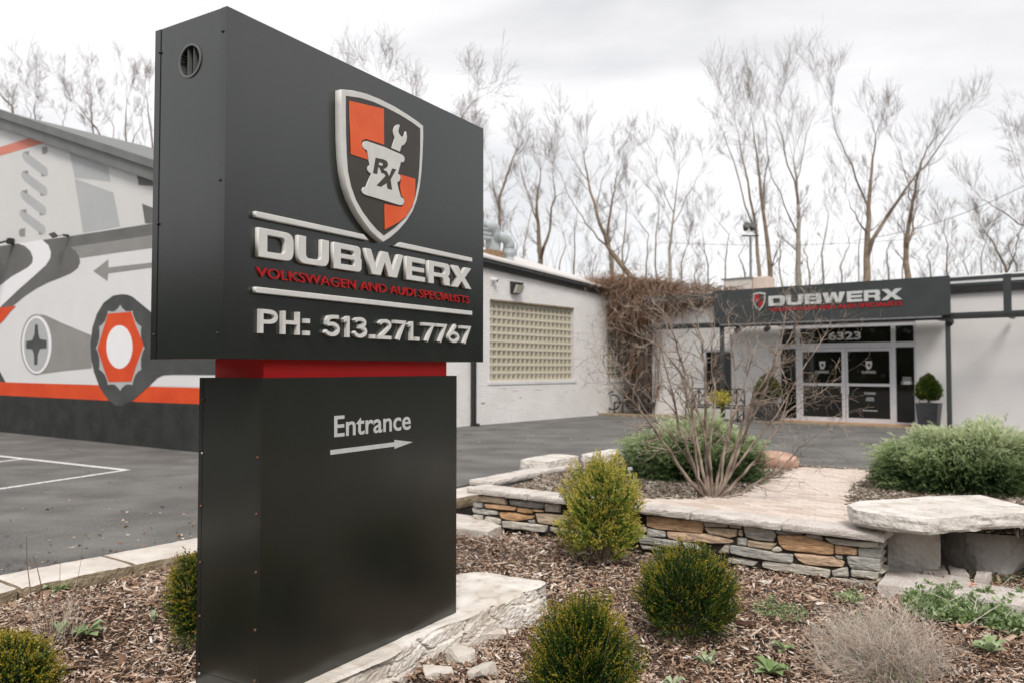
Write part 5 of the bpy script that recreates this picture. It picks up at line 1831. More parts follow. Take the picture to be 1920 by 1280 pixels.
def bush_stems(dims, n, seed, mat, parent, r=.006):
    rg = random.Random(seed)
    m = MB()
    for i in range(n):
        a = rg.uniform(0, 6.28); k = rg.uniform(.2, .8)
        m.tube([(0.02 * math.cos(a), .02 * math.sin(a), -.05), (dims[0] * k * .5 * math.cos(a), dims[1] * k * .5 * math.sin(a), dims[2] * .3), (dims[0] * k * .85 * math.cos(a), dims[1] * k * .85 * math.sin(a), dims[2] * rg.uniform(.6, .85))], [r * 1.6, r, r * .5], 5)
    return m.build('stems', mat, parent)


def boxwood(label, p, dims, ns, seed, mat='box_leaf', name='boxwood_shrub', group=None, cat='shrub', **kw):
    b = empty(name, label, cat, tuple(p), 0, group)
    V, F, A = sprig_bush(dims, ns, seed, **kw)
    obj('foliage', mesh_from('foliage', V, F, M[mat], attr=A), b)
    bush_stems(dims, 14, seed, M['shrub_stem'], b)
    return b


G_BOX = 'clipped boxwood shrubs in the mulch bed'
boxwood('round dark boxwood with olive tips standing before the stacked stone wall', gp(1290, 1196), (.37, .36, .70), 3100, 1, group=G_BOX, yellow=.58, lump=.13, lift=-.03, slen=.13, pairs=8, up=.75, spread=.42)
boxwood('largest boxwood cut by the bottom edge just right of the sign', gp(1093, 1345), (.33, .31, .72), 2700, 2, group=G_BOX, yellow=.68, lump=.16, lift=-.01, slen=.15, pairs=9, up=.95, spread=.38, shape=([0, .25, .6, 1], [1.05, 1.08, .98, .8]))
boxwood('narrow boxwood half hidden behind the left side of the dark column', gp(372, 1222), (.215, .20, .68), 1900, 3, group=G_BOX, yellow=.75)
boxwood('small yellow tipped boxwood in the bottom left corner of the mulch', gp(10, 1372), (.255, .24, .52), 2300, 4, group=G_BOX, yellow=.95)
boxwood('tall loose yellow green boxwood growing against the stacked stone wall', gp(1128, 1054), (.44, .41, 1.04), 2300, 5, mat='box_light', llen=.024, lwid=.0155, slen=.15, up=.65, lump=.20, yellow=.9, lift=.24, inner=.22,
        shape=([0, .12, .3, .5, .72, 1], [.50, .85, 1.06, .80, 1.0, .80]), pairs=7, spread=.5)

for px_, py_, lb, s_, side_ in ((1742, 785, 'round clipped shrub in tapered charcoal planter right of the doors', 1.0, 1), (1440, 788, 'clipped shrub in charcoal planter left of the doors behind bare twigs', 1.0, 0)):
    off = -.55
    x_, z_ = FE.loc(px_, py_, off)
    w = FE.world(x_, off)
    ps = empty('potted_shrub', lb, 'potted plant', (w[0], w[1], 0.0), FE.rot, group='potted shrubs beside the entrance')
    zt_ = FE.loc(px_, 755, off)[1]; hw = (FE.loc(px_ + 23, 760, off)[0] - FE.loc(px_ - 23, 760, off)[0]) / 2 * .93
    bw_ = hw * .78; zb_ = .02
    m = MB()
    v_ = []
    for (h_, z_) in ((bw_, zb_), (hw, zt_), (hw * .9, zt_), (hw * .85, zt_ - .06)):
        v_ += [(-h_, -h_, z_), (h_, -h_, z_), (h_, h_, z_), (-h_, h_, z_)]
    f_ = [(i, (i + 1) % 4, 4 + (i + 1) % 4, 4 + i) for i in range(4)] + [(4 + i, 4 + (i + 1) % 4, 8 + (i + 1) % 4, 8 + i) for i in range(4)] + [(8 + i, 8 + (i + 1) % 4, 12 + (i + 1) % 4, 12 + i) for i in range(4)] + [(12, 13, 14, 15), (3, 2, 1, 0)]
    m.add(v_, f_).build('pot', M['pot'], ps)
    R_ = (FE.loc(px_ + 26, 730, off)[0] - FE.loc(px_ - 26, 730, off)[0]) / 2 * .93
    Hh = FE.loc(px_, 700, off)[1] - FE.loc(px_, 754, off)[1]
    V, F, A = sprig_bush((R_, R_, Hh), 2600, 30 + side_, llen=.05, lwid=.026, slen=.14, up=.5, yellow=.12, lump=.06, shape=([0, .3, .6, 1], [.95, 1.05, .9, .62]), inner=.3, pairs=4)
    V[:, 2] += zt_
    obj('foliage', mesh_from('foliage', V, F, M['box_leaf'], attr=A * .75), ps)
    MB().tube([(0, 0, zt_ - .1), (0, 0, zt_ + Hh * .5)], .03, 6).build('trunk', M['shrub_stem'], ps)

# ---- fretwork iron bench below the left window
off = -.75
xa = FE.loc(1297, 745, off)[0]; xb = FE.loc(1396, 745, off)[0]
zb1 = FE.loc(1330, 727, off)[1]
w = FE.world((xa + xb) / 2, off)
bn = empty('iron_bench', 'black iron bench with fretwork back below the dark window', 'bench', (w[0], w[1], 0), FE.rot)
hl = (xb - xa) / 2
MB().box(-hl, hl, -.5, -.02, .40, .44, bev=.005).build('seat', M['iron'], bn)
m = MB()
m.box(-hl, hl, -.02, .02, zb1 - .04, zb1).box(-hl, hl, -.02, .02, .46, .50)
nx_ = 7
for i in range(nx_ + 1):
    x_ = -hl + 2 * hl * i / nx_
    m.box(x_ - .018, x_ + .018, -.015, .015, .50, zb1 - .04)
    if i < nx_:
        c = x_ + hl / nx_; h0, h1 = .50, zb1 - .04
        for a, b in (((x_, h0), (c, (h0 + h1) / 2)), ((c, (h0 + h1) / 2), (x_, h1)), ((x_ + 2 * hl / nx_, h0), (c, (h0 + h1) / 2)), ((c, (h0 + h1) / 2), (x_ + 2 * hl / nx_, h1))):
            m.tube([(a[0], 0, a[1]), (b[0], 0, b[1])], .018, 4)
m.build('backrest', M['iron'], bn)
for sx_ in (-hl + .03, hl - .03):
    for sy_ in (-.47, -.0):
        MB().box(sx_ - .025, sx_ + .025, sy_ - .025, sy_ + .025, 0, .40 if sy_ < -.1 else .46).build('leg', M['iron'], bn)
    MB().tube([(sx_, -.47, .41), (sx_, -.47, .62), (sx_, -.25, .66), (sx_, .0, .64)], .02, 6).build('armrest', M['iron'], bn)

# ---- scroll ended iron bench in the corner under the vines
x_, z_ = FB.loc(1168, 770, -.5)
w = at_z(1168, 777)
sb = empty('scroll_bench', 'dark iron bench with round scroll arms in the corner below the vines', 'bench', (w[0], w[1], .04), FE.rot)
sc = 30 * w[1] / 1476
for dx in (-sc * .6, sc * .9):
    cpts = []
    for k in range(26):
        a = math.pi * .5 + k / 25 * math.pi * 2.1
        r_ = sc * .62 * (1 - k / 25 * .35)
        cpts.append((dx + r_ * math.cos(a), -.1, sc * .62 + .08 + r_ * math.sin(a)))
    MB().tube(cpts, .035, 6).build('scroll_arm', M['iron'], sb)
MB().box(-sc * .3, sc * 2.1, -.35, .25, .38, .44).build('seat', M['iron'], sb)
for k in range(9):
    x_ = -sc * .2 + k * sc * .27
    MB().box(x_, x_ + .04, .25, .28, .44, .86).build('back_slat', M['iron'], sb)
MB().box(-sc * .3, sc * 2.1, .24, .29, .861, .91).build('top_rail', M['iron'], sb)
for x_ in (-sc * .25, sc * 2.0):
    for y_ in (-.33, .22):
        MB().box(x_ - .02, x_ + .02, y_ - .02, y_ + .02, 0, .379).build('leg', M['iron'], sb)
a = at_z(1118, 778); b = at_z(1215, 784)
cs = MB().box(-.4, 3.2, -.5, .9, -.03, .07, bev=.01).build('corner_step', M['curb_edge'], None, label='low brown masonry step in the corner below the vines', cat='step')
cs.location = (w[0] - .5, w[1], .0); cs.rotation_euler = (0, 0, FE.rot)

# ================================================================== ISLAND TOP: gravel bed, paver path
ZI = .19


def island_z(x, y):
    # retaining wall side high, falls to the lot
    sx = (x - FW.O[0]) * FW.ex[0] + (y - FW.O[1]) * FW.ex[1]
    sy = (x - FW.O[0]) * FW.ey[0] + (y - FW.O[1]) * FW.ey[1]
    return .205 - .040 * np.clip(sy - .3, 0, 4.6)


def ip(px, py):
    z = .15
    for _ in range(8):
        p = at_z(px, py, z); z = float(island_z(p[0], p[1]))
    return np.array([p[0], p[1], z])


isl = [at_z(1012, 889, .2), at_z(1030, 868, .1), b1, pA, pB, pC]
poly = [FW.world(.4, .30)[:2]] + [p[:2] for p in (at_z(1000, 895, .2), at_z(1030, 868, .08), b1, pA, pB, pC)] + [FW.world(WL + 4.2, 3.4)[:2], FW.world(WL + 1.6, 1.15)[:2], FW.world(WL + .12, .70)[:2], FW.world(WL - .02, .30)[:2]]
P_ = [Vector((p[0], p[1], 0)) for p in poly]
# grid fill so that it can bend
from mathutils.geometry import intersect_point_quad_2d


def inpoly(x, y, poly):
    c = False; n = len(poly); j = n - 1
    for i in range(n):
        xi, yi = poly[i][0], poly[i][1]; xj, yj = poly[j][0], poly[j][1]
        if (yi > y) != (yj > y) and x < (xj - xi) * (y - yi) / (yj - yi + 1e-12) + xi:
            c = not c
        j = i
    return c


def sheet(poly, dz, name, mat, kind='structure'):
    tri = tessellate_polygon([[Vector((p[0], p[1], 0)) for p in poly]])
    import bmesh
    bm = bmesh.new()
    vs = [bm.verts.new((p[0], p[1], 0)) for p in poly]
    for t in tri:
        try: bm.faces.new([vs[i] for i in t])
        except ValueError: pass
    bmesh.ops.subdivide_edges(bm, edges=bm.edges[:], cuts=6, use_grid_fill=True)
    for v_ in bm.verts:
        v_.co.z = float(island_z(v_.co.x, v_.co.y)) + dz
    bmesh.ops.recalc_face_normals(bm, faces=bm.faces[:])
    me = bpy.data.meshes.new(name); bm.to_mesh(me); bm.free(); me.materials.append(mat)
    return obj(name, me, kind=kind)


sheet(poly, -.02, 'gravel_bed', M['soil'])
# outer face of the island (hidden kerb)
pathL = [ip(1180, 935), ip(1300, 938), ip(1385, 931), ip(1420, 914), ip(1452, 898), ip(1492, 876)]
pathR = [ip(1640, 882), ip(1612, 900), ip(1592, 918), ip(1584, 940), ip(1596, 968)]
pathpoly = [p[:2] for p in pathL] + [p[:2] for p in pathR] + [FW.world(WL - .1, .28)[:2], FW.world(2.0, .28)[:2]]
sheet(pathpoly, .0, 'path_bedding', M['paver_joint'])
pavE = empty('paver_path', 'tan brick paver path leading from the stone wall to the asphalt', 'path', tuple(pathL[3]), 0)
PE0 = pathL[3]
pv_dir = (pathR[0] - pathR[2])[:2] * 0 + (pathL[5] - pathL[3])[:2]
ang = math.atan2(FE.ex[1], FE.ex[0])
ux = np.array([math.cos(ang), math.sin(ang)]); uy = np.array([-ux[1], ux[0]])
cells = []
pw, pl_ = .105, .21
for i in range(-60, 60):
    for j in range(-60, 60):
        c = PE0[:2] + ux * ((i + .5 * (j % 2)) * pl_) + uy * (j * pw)
        if inpoly(c[0], c[1], pathpoly):
            cells.append(c)
cells.sort(key=lambda c: c[1])
bm1 = MB().box(-pl_ / 2 + .004, pl_ / 2 - .004, -pw / 2 + .004, pw / 2 - .004, -.03, .012, bev=.004)
pms = []
for k in range(5):
    pms.append(mesh_from('paver', bm1.v, bm1.f, M['paver'], attr=[k / 4] * len(bm1.v)))
rp = random.Random(3)
rest = MB()
for k, c in enumerate(cells):
    z = float(island_z(c[0], c[1]))
    g = (FW.ey)  # slope direction
    if k < 300:
        o = obj('paver', rp.choice(pms), pavE, loc=(c[0] - PE0[0], c[1] - PE0[1], z - PE0[2] + rp.uniform(-.002, .003)))
        o.rotation_euler = (rp.uniform(-.008, .008), rp.uniform(-.008, .008), ang + rp.uniform(-.01, .01))
    else:
        tt = rp.random()
        b_ = MB().box(-pl_ / 2 + .004, pl_ / 2 - .004, -pw / 2 + .004, pw / 2 - .004, -.03, .012)
        ca_, sa_ = math.cos(ang), math.sin(ang)
        rest.add([(c[0] - PE0[0] + x * ca_ - y * sa_, c[1] - PE0[1] + x * sa_ + y * ca_, z - PE0[2] + zz) for x, y, zz in b_.v], b_.f, tt)
if rest.v:
    me = mesh_from('pavers_far', rest.v, rest.f, M['paver'], attr=rest.a)
    obj('pavers_far', me, pavE, kind='stuff')
# pebbles and chips on the gravel bed
rng = np.random.default_rng(8)
xs_ = [p[0] for p in poly]; ys_ = [p[1] for p in poly]
cand = np.stack([rng.uniform(min(xs_), max(xs_), 60000), rng.uniform(min(ys_), max(ys_), 60000)], 1)
ok = np.array([inpoly(x, y, poly) and not inpoly(x, y, pathpoly) for x, y in cand])
cand = cand[ok][:26000]
n = len(cand)
Lg = np.exp(rng.normal(np.log(.038), .35, n))
V, F, A = chips_mesh(np.column_stack([cand, island_z(cand[:, 0], cand[:, 1]) - .012 + rng.uniform(0, .02, n)]), np.clip(rng.normal(.45, .3, n), 0, 1), Lg, Lg * rng.uniform(.45, .8, n), rng.uniform(.006, .016, n), rng)
obj('bed_gravel', mesh_from('bed_gravel', V, F, M['pebbles'], attr=A), kind='stuff')

# ================================================================== STACKED STONE RETAINING WALL
rw = empty('stone_wall', 'stacked stone retaining wall with pale flat coping in grey and orange stones', 'wall', (FW.O[0], FW.O[1], 0), FW.rot)
ZCAP = .22
MB().box(.12, WL - .12, .11, .36, -.6, ZCAP - .07).build('wall_core', M['wall_core'], rw)
capj = [0.0, FW.loc(987, 923)[0], FW.loc(1185, 946)[0], FW.loc(1292, 960)[0], FW.loc(1465, 980)[0], WL]
for k in range(len(capj) - 1):
    a, b = capj[k] + .004, capj[k + 1] - .004
    P, F = rough_box(b - a, .36, .078, max(8, int((b - a) / .05)), 8, 3, .0045, 60 + k, chip=.006, round_=.006)
    P = P + np.array([a, 0, ZCAP - .078])
    # the left end is cut on the skew
    obj('coping_stone', mesh_from('coping_stone', P, F, M['cap_stone']), rw)


def ZR_(x, y): return (1360 + x / 5.647, 950 + y / 5.647)
def ZM_(x, y): return (1180 + x / 8, 930 + y / 8)
def ZL_(x, y): return (850 + x / 8, 880 + y / 8)


T_ = {'b': .12, 'g': .38, 't': .60, 'o': .82, 'p': .97, 'k': .0}
st = [
    (ZR_, 'g', (30, 165), (165, 187), (165, 230), (35, 215)), (ZR_, 't', (135, 240), (175, 247), (178, 310), (135, 305)),
    (ZR_, 'b', (180, 202), (330, 212), (500, 232), (530, 292), (505, 368), (320, 352), (205, 312)), (ZR_, 'b', (115, 322), (222, 334), (220, 415), (118, 405)),
    (ZR_, 't', (228, 350), (350, 372), (540, 387), (480, 452), (350, 440), (228, 412)), (ZR_, 'b', (48, 405), (230, 428), (400, 458), (560, 488), (710, 502), (705, 588), (560, 575), (400, 555), (200, 520), (48, 478)),
    (ZR_, 'g', (485, 445), (540, 416), (592, 436), (592, 468), (520, 474), (490, 465)), (ZR_, 'k', (525, 248), (800, 262), (830, 288), (640, 296), (540, 283)),
    (ZR_, 'o', (545, 303), (680, 300), (830, 308), (980, 348), (1142, 402), (1137, 502), (1020, 500), (900, 485), (760, 470), (620, 448), (560, 388)),
    (ZR_, 'b', (845, 275), (980, 292), (1028, 322), (1028, 352), (930, 332), (850, 308)), (ZR_, 'g', (1045, 325), (1300, 352), (1605, 376), (1612, 425), (1480, 430), (1280, 408), (1120, 385)),
    (ZR_, 'o', (1153, 406), (1270, 420), (1390, 445), (1385, 515), (1270, 510), (1153, 495)), (ZR_, 'b', (1398, 437), (1520, 440), (1642, 448), (1642, 543), (1520, 540), (1400, 528)),
    (ZR_, 'p', (713, 492), (900, 500), (1130, 527), (1258, 582), (1240, 635), (1040, 628), (840, 608), (760, 560)), (ZR_, 'b', (1147, 515), (1235, 518), (1235, 560), (1190, 552)),
    (ZR_, 'b', (1282, 522), (1450, 530), (1632, 550), (1632, 680), (1480, 668), (1330, 650), (1290, 590)), (ZR_, 'g', (390, 575), (560, 585), (700, 602), (900, 632), (1105, 668), (1090, 745), (900, 722), (700, 700), (520, 670), (382, 628)),
    (ZR_, 'g', (1115, 678), (1200, 650), (1292, 638), (1302, 740), (1130, 733)), (ZR_, 'g', (1327, 658), (1470, 670), (1620, 688), (1602, 768), (1460, 752), (1328, 733)),
    (ZR_, 'g', (1110, 748), (1340, 770), (1582, 790), (1582, 880), (1380, 860), (1190, 835)), (ZR_, 'g', (20, 535), (160, 542), (345, 582), (300, 628), (150, 610), (10, 590)),
    (ZM_, 'o', (255, 287), (500, 312), (800, 345), (1090, 375), (1100, 430), (1080, 552), (740, 520), (400, 488), (255, 440)), (ZM_, 'g', (1108, 372), (1300, 385), (1472, 402), (1467, 460), (1300, 462), (1120, 455)),
    (ZM_, 'g', (1490, 402), (1672, 432), (1662, 485), (1490, 468)), (ZM_, 't', (1115, 468), (1350, 480), (1610, 500), (1602, 600), (1500, 622), (1330, 590), (1180, 558)),
    (ZM_, 'b', (268, 478), (400, 500), (530, 527), (537, 608), (400, 608), (262, 598)), (ZM_, 'p', (557, 530), (850, 545), (1150, 565), (1350, 610), (1548, 660), (1540, 698), (1250, 700), (1000, 688), (780, 670), (580, 618)),
    (ZM_, 'b', (130, 602), (200, 582), (500, 640), (800, 680), (1000, 712), (1060, 790), (800, 785), (600, 768), (350, 720), (150, 690)), (ZM_, 'g', (145, 722), (300, 740), (420, 762), (468, 808), (200, 798)),
    (ZM_, 'g', (1420, 722), (1502, 722), (1482, 860), (1320, 848)), (ZM_, 't', (150, 450), (250, 460), (250, 540), (140, 540)), (ZM_, 'b', (100, 560), (120, 640), (110, 700), (60, 690), (40, 600)),
    (ZL_, 't', (270, 405), (350, 387), (560, 405), (770, 432), (798, 520), (620, 500), (430, 480), (285, 465)), (ZL_, 'b', (302, 482), (430, 492), (430, 568), (305, 558)),
    (ZL_, 'o', (455, 512), (700, 528), (938, 562), (930, 608), (700, 598), (485, 565)), (ZL_, 'k', (822, 452), (1080, 470), (1345, 498), (1345, 578), (1240, 580), (1100, 568), (840, 520)),
    (ZL_, 'g', (1357, 502), (1480, 512), (1602, 528), (1592, 638), (1370, 625)), (ZL_, 'o', (947, 567), (1060, 580), (1170, 602), (1175, 652), (1050, 658), (942, 628)), (ZL_, 'o', (1177, 592), (1350, 607), (1350, 633), (1182, 624)),
    (ZL_, 'b', (267, 572), (450, 590), (648, 622), (660, 672), (500, 680), (380, 665), (285, 640)), (ZL_, 'o', (680, 642), (830, 640), (950, 655), (1080, 688), (1208, 692), (1190, 730), (1060, 752), (940, 768), (800, 750), (700, 715)),
    (ZL_, 't', (1222, 652), (1460, 668), (1700, 692), (1718, 790), (1620, 840), (1420, 820), (1262, 798)), (ZL_, 'b', (1097, 757), (1208, 752), (1208, 800), (1130, 795)),
    (ZL_, 'g', (292, 672), (435, 687), (430, 758), (312, 728)), (ZL_, 'g', (480, 702), (600, 715), (700, 742), (698, 820), (580, 800), (455, 760)),
    (ZL_, 'g', (727, 772), (860, 770), (1000, 792), (1200, 812), (1410, 842), (1382, 930), (1200, 925), (1000, 890), (900, 888), (742, 858)), (ZL_, 't', (330, 792), (520, 808), (700, 832), (698, 905), (600, 900), (450, 850)),
    (ZL_, 'g', (1427, 852), (1500, 862), (1560, 882), (1542, 948), (1432, 918)),
    (ZL_, 'g', (1730, 560), (1960, 585), (2080, 600), (2075, 690), (1900, 680), (1735, 660)), (ZL_, 'b', (1735, 690), (2000, 705), (2060, 720), (2050, 800), (1800, 790), (1740, 770)), (ZL_, 't', (2100, 600), (2400, 630), (2700, 665), (2690, 760), (2400, 740), (2110, 700)),
    (ZL_, 'g', (2080, 725), (2350, 750), (2640, 790), (2630, 860), (2380, 850), (2090, 810)), (ZL_, 'o', (1740, 800), (1900, 815), (2050, 830), (2040, 900), (1880, 900), (1720, 860)), (ZL_, 'g', (2070, 830), (2300, 860), (2560, 880), (2560, 960), (2300, 950), (2070, 910)),
    (ZL_, 'g', (1590, 885), (1800, 905), (2000, 925), (2000, 1000), (1800, 990), (1600, 960)), (ZL_, 'b', (2020, 930), (2300, 965), (2520, 980), (2510, 1040), (2300, 1030), (2020, 1000)),
]
rs = random.Random(12)
for i, s_ in enumerate(st):
    zf, tcol, pts = s_[0], s_[1], s_[2:]
    P2 = [FW.loc(*zf(*p), .085) for p in pts]
    c = np.mean(P2, axis=0)
    P2 = [tuple(c + (np.array(p) - c) * np.array([1.01, 1.03])) for p in P2]
    rad = .013
    pf = fillet([(p[0], p[1], rad) for p in P2], 3)
    n = len(pf)
    pr = rs.uniform(-.012, .016)
    yb, ym, yf = .20, .085 - pr + .012, .085 - pr
    A0 = [(p[0], yb, p[1]) for p in pf]
    A1 = [(p[0], ym + .006, p[1]) for p in pf]
    pc = [c + (np.array(p) - c) * (1 - .012 / max(.04, np.linalg.norm(np.array(p) - c))) for p in pf]
    A2 = [(p[0], yf + rs.uniform(-.003, .003), p[1]) for p in pc]
    pd = [c + (np.array(p) - c) * .5 for p in pf]
    A3 = [(p[0], yf - .004 + rs.uniform(-.004, .004), p[1]) for p in pd]
    V = A0 + A1 + A2 + A3 + [(c[0], yf - .003, c[1])]
    F = []
    for l in range(3):
        F += [(l * n + k, (l + 1) * n + k, (l + 1) * n + (k + 1) % n, l * n + (k + 1) % n) for k in range(n)]
    F += [(3 * n + k, 4 * n, 3 * n + (k + 1) % n) for k in range(n)]
    tv = min(1, max(0, T_[tcol] + rs.uniform(-.05, .05)))
    obj('wall_stone', mesh_from('wall_stone', V, F, M['wall_stone'], attr=[tv] * len(V)), rw)
# end and return stones
zz = -.34; k = 0
while zz < ZCAP - .10:
    h_ = rs.uniform(.06, .10); h_ = min(h_, ZCAP - .085 - zz)
    P, F = rough_box(.16, .30, h_ - .008, 3, 4, 2, .006, 200 + k)
    P = P + np.array([WL - .20 + rs.uniform(-.01, .01), .10, zz])
    obj('wall_stone', mesh_from('wall_stone', P, F, M['wall_stone'], attr=[rs.choice([.3, .4, .55, .15])] * len(P)), rw)
    P, F = rough_box(.20, .30, h_ - .008, 3, 4, 2, .006, 230 + k)
    P = P + np.array([.07 + rs.uniform(-.01, .01), .12, zz])
    obj('wall_stone', mesh_from('wall_stone', P, F, M['wall_stone'], attr=[rs.choice([.3, .4, .15])] * len(P)), rw)
    zz += h_; k += 1
# back return of the wall along the lot: coping seen beyond, and its stones
rt = empty('return_wall', 'short return of the stone wall with pale coping running toward the lot', 'wall', (0, 0, 0), 0)
ra = at_z(880, 897, .205); rb_ = at_z(1036, 868, .205)
FR = Frame(ra, rb_ - ra)
RL = float(np.linalg.norm((rb_ - ra)[:2]))
cuts = [0, RL * .42, RL]
for k in range(2):
    P, F = rough_box(cuts[k + 1] - cuts[k] - .008, .36, .075, 14, 6, 2, .005, 90 + k, chip=.006, round_=.006)
    P = P + np.array([cuts[k], -.36, .13])
    Wp = np.column_stack([FR.O[0] + FR.ex[0] * P[:, 0] + FR.ey[0] * P[:, 1], FR.O[1] + FR.ex[1] * P[:, 0] + FR.ey[1] * P[:, 1], P[:, 2]])
    obj('coping_stone', mesh_from('coping_stone', Wp, F, M['cap_stone']), rt)
m = MB().box(.1, RL, -.30, -.04, -.5, .128)
vv = [(FR.O[0] + FR.ex[0] * x + FR.ey[0] * y, FR.O[1] + FR.ex[1] * x + FR.ey[1] * y, z) for x, y, z in m.v]
MB().add(vv, m.f).build('wall_core', M['cap_stone'], rt)
# big block ends
for (lb, pxa, pya, L1, D1, H1, rot, z0_, seed) in (
        ('squared pale limestone block set upright behind the tall yellow green boxwood', 1026, 905, .95, .50, .42, FR.rot, -.10, 5),
        ('long pale limestone kerb block behind the boxwood beside the juniper', 1120, 872, 1.15, .34, .30, FR.rot, -.12, 6),):
    p = at_z(pxa, pya, .0)
    P, F = rough_box(L1, D1, H1, 14, 8, 7, .006, seed, chip=.004, round_=.012)
    o = obj('limestone_block', mesh_from('limestone_block', P, F, M['bench_stone']), label=lb, cat='stone block', loc=(p[0], p[1], z0_), group='upright limestone blocks by the lot')
    o.rotation_euler = (0, 0, rot)
# light slab lying in the mulch at the wall's left foot
for (lb, q, zt_, seed) in (('flat limestone slab lying in the mulch between the sign and the stone wall', [(858, 962), (900, 968), (940, 985), (915, 996), (858, 990)], -.17, 3),):
    pl = [at_z(x, y, zt_)[:2] for x, y in q]
    pl = [at_z(800, 955, zt_)[:2]] + pl + [at_z(800, 985, zt_)[:2]]
    c = np.mean(pl, axis=0)
    m = MB().zprism([(p[0] - c[0], p[1] - c[1]) for p in pl], -.12, 0)
    m.build('limestone_slab', M['limestone'], None, label=lb, cat='stone slab', loc=(c[0], c[1], zt_))

# ================================================================== STONE SLAB BENCH (right)
def zi_poly(q, z): return [at_z(x, y, z)[:2] for x, y in q]


ZS = .40
sl = zi_poly([(1588, 945), (1610, 938), (1680, 934), (1740, 929), (1838, 927), (1880, 937), (1925, 948), (1962, 956), (1950, 962), (1900, 961), (1860, 963), (1800, 968), (1740, 972), (1700, 969), (1640, 962), (1600, 955)], ZS)
c = np.mean(sl, axis=0)
sbn = empty('stone_bench', 'thick pale stone slab bench resting on two rough limestone supports', 'bench', (c[0], c[1], 0))


def rough_slab(poly, z0, z1, name, mat, parent, seed, amp=.012, nz_=5, org=None):
    rg = np.random.default_rng(seed)
    # densify
    P = []
    n = len(poly)
    for i in range(n):
        a = np.array(poly[i]); b = np.array(poly[(i + 1) % n])
        k = max(1, int(np.linalg.norm(b - a) / .045))
        for j in range(k):
            P.append(a + (b - a) * j / k)
    P = np.array(P); n = len(P); cc = P.mean(0)
    rows = []
    def sn(a_):
        v_ = rg.normal(0, a_, n)
        for _ in range(2):
            v_ = (np.roll(v_, 1) + 2 * v_ + np.roll(v_, -1)) / 3
        return v_
    prev = sn(amp)
    for l in range(nz_ + 1):
        t = l / nz_
        prev = .6 * prev + sn(amp) * .7
        inset = .012 if l == nz_ else (.02 if l == 0 else 0)
        d = (P - cc); d /= np.linalg.norm(d, axis=1)[:, None]
        Q = P + d * (prev - inset)[:, None] * (1 if l < nz_ else .6)
        z = z0 + (z1 - z0) * t + (sn(amp * .7) if l == 0 else 0)
        rows.append(np.column_stack([Q, np.full(n, 1.0) * z]))
    inner = []
    for s_ in (.93, .7, .4):
        Q = cc + (rows[-1][:, :2] - cc) * s_
        inner.append(np.column_stack([Q, np.full(n, z1) + rg.normal(0, .0022, n)]))
    rows += inner
    V = np.concatenate(rows + [np.array([[*cc, z1]]), np.array([[*cc, z0]])])
    V[:, :2] -= np.array(org if org is not None else (0, 0))
    F = []
    for l in range(len(rows) - 1):
        F += [(l * n + k, l * n + (k + 1) % n, (l + 1) * n + (k + 1) % n, (l + 1) * n + k) for k in range(n)]
    l = len(rows) - 1
    F += [(l * n + k, l * n + (k + 1) % n, len(rows) * n) for k in range(n)]
    F += [((k + 1) % n, k, len(rows) * n + 1) for k in range(n)]
    return obj(name, mesh_from(name, V, F, mat), parent)


rough_slab(sl, ZS - .135, ZS, 'slab', M['bench_stone'], sbn, 5, amp=.008, org=c)
zg = float(gz(3.6, 6.4))
s1 = zi_poly([(1662, 1052), (1678, 1072), (1712, 1080), (1742, 1076), (1758, 1050), (1752, 1022), (1700, 1018), (1668, 1030)], -.19)
def support(pxa, pya, za_, L1, D1, rot, seed):
    P, F = block_rock(L1, D1, ZS - .135 + .42, seed, .16, .03, 6)
    a = at_z(pxa, pya, za_)
    ca_, sa_ = math.cos(rot), math.sin(rot)
    x_, y_ = P[:, 0], P[:, 1]
    Q = np.column_stack([a[0] - c[0] + x_ * ca_ - y_ * sa_, a[1] - c[1] + x_ * sa_ + y_ * ca_, P[:, 2] - .42])
    obj('support_stone', mesh_from('support_stone', Q, F, M['bench_stone']), sbn)


support(1664, 1066, -.20, .46, .42, -.18, 301)
s2 = zi_poly([(1762, 1030), (1800, 1042), (1862, 1064), (1915, 1060), (1975, 1040), (1985, 1000), (1860, 985), (1740, 985), (1745, 1015)], -.14)
support(1858, 1066, -.20, .66, .88, .27, 305)
# flat edging slabs in front of the bench
edg = empty('stone_edging', 'row of flat pale edging slabs in front of the stone bench', 'edging', (0, 0, 0))
for i, q in enumerate(([(1664, 1068), (1700, 1071), (1790, 1086), (1778, 1112), (1720, 1104), (1645, 1096)], [(1795, 1087), (1860, 1096), (1990, 1118), (1990, 1150), (1860, 1126), (1784, 1113)])):
    rough_slab(zi_poly(q, -.17), -.34, -.165 - .004 * i, 'edging_slab', M['cap_stone'], edg, 50 + i, amp=.005, nz_=3)
for i, q in enumerate(([(1740, 1052), (1772, 1056), (1778, 1068), (1730, 1066)], [(1776, 1056), (1810, 1062), (1818, 1074), (1782, 1070)], [(1770, 1072), (1818, 1079), (1822, 1086), (1768, 1082)], [(1830, 1066), (1860, 1068), (1850, 1082), (1826, 1080)])):
    rough_slab(zi_poly(q, -.17), -.30, -.185, 'edging_slab', M['cap_stone'], edg, 55 + i, amp=.004, nz_=2)
# boulder
p = ip(1458, 876)
rock('boulder', 'rounded pink granite boulder at the edge of the asphalt behind the bare shrub', 'boulder', (p[0], p[1], p[2] + .10), (.34, .26, .22), 77, M['boulder'], sub=4, rot=-.3, npl=1)
for i, (lb, px_, py_, s_) in enumerate((('flat grey stone lying alone in the mulch before the wall', 1437, 1092, .07),)):
    p = gp(px_, py_)
    rock('loose_stone', lb, 'stone', (p[0], p[1], p[2] + .01), (.10, .05, .02), 90, M['bench_stone'])
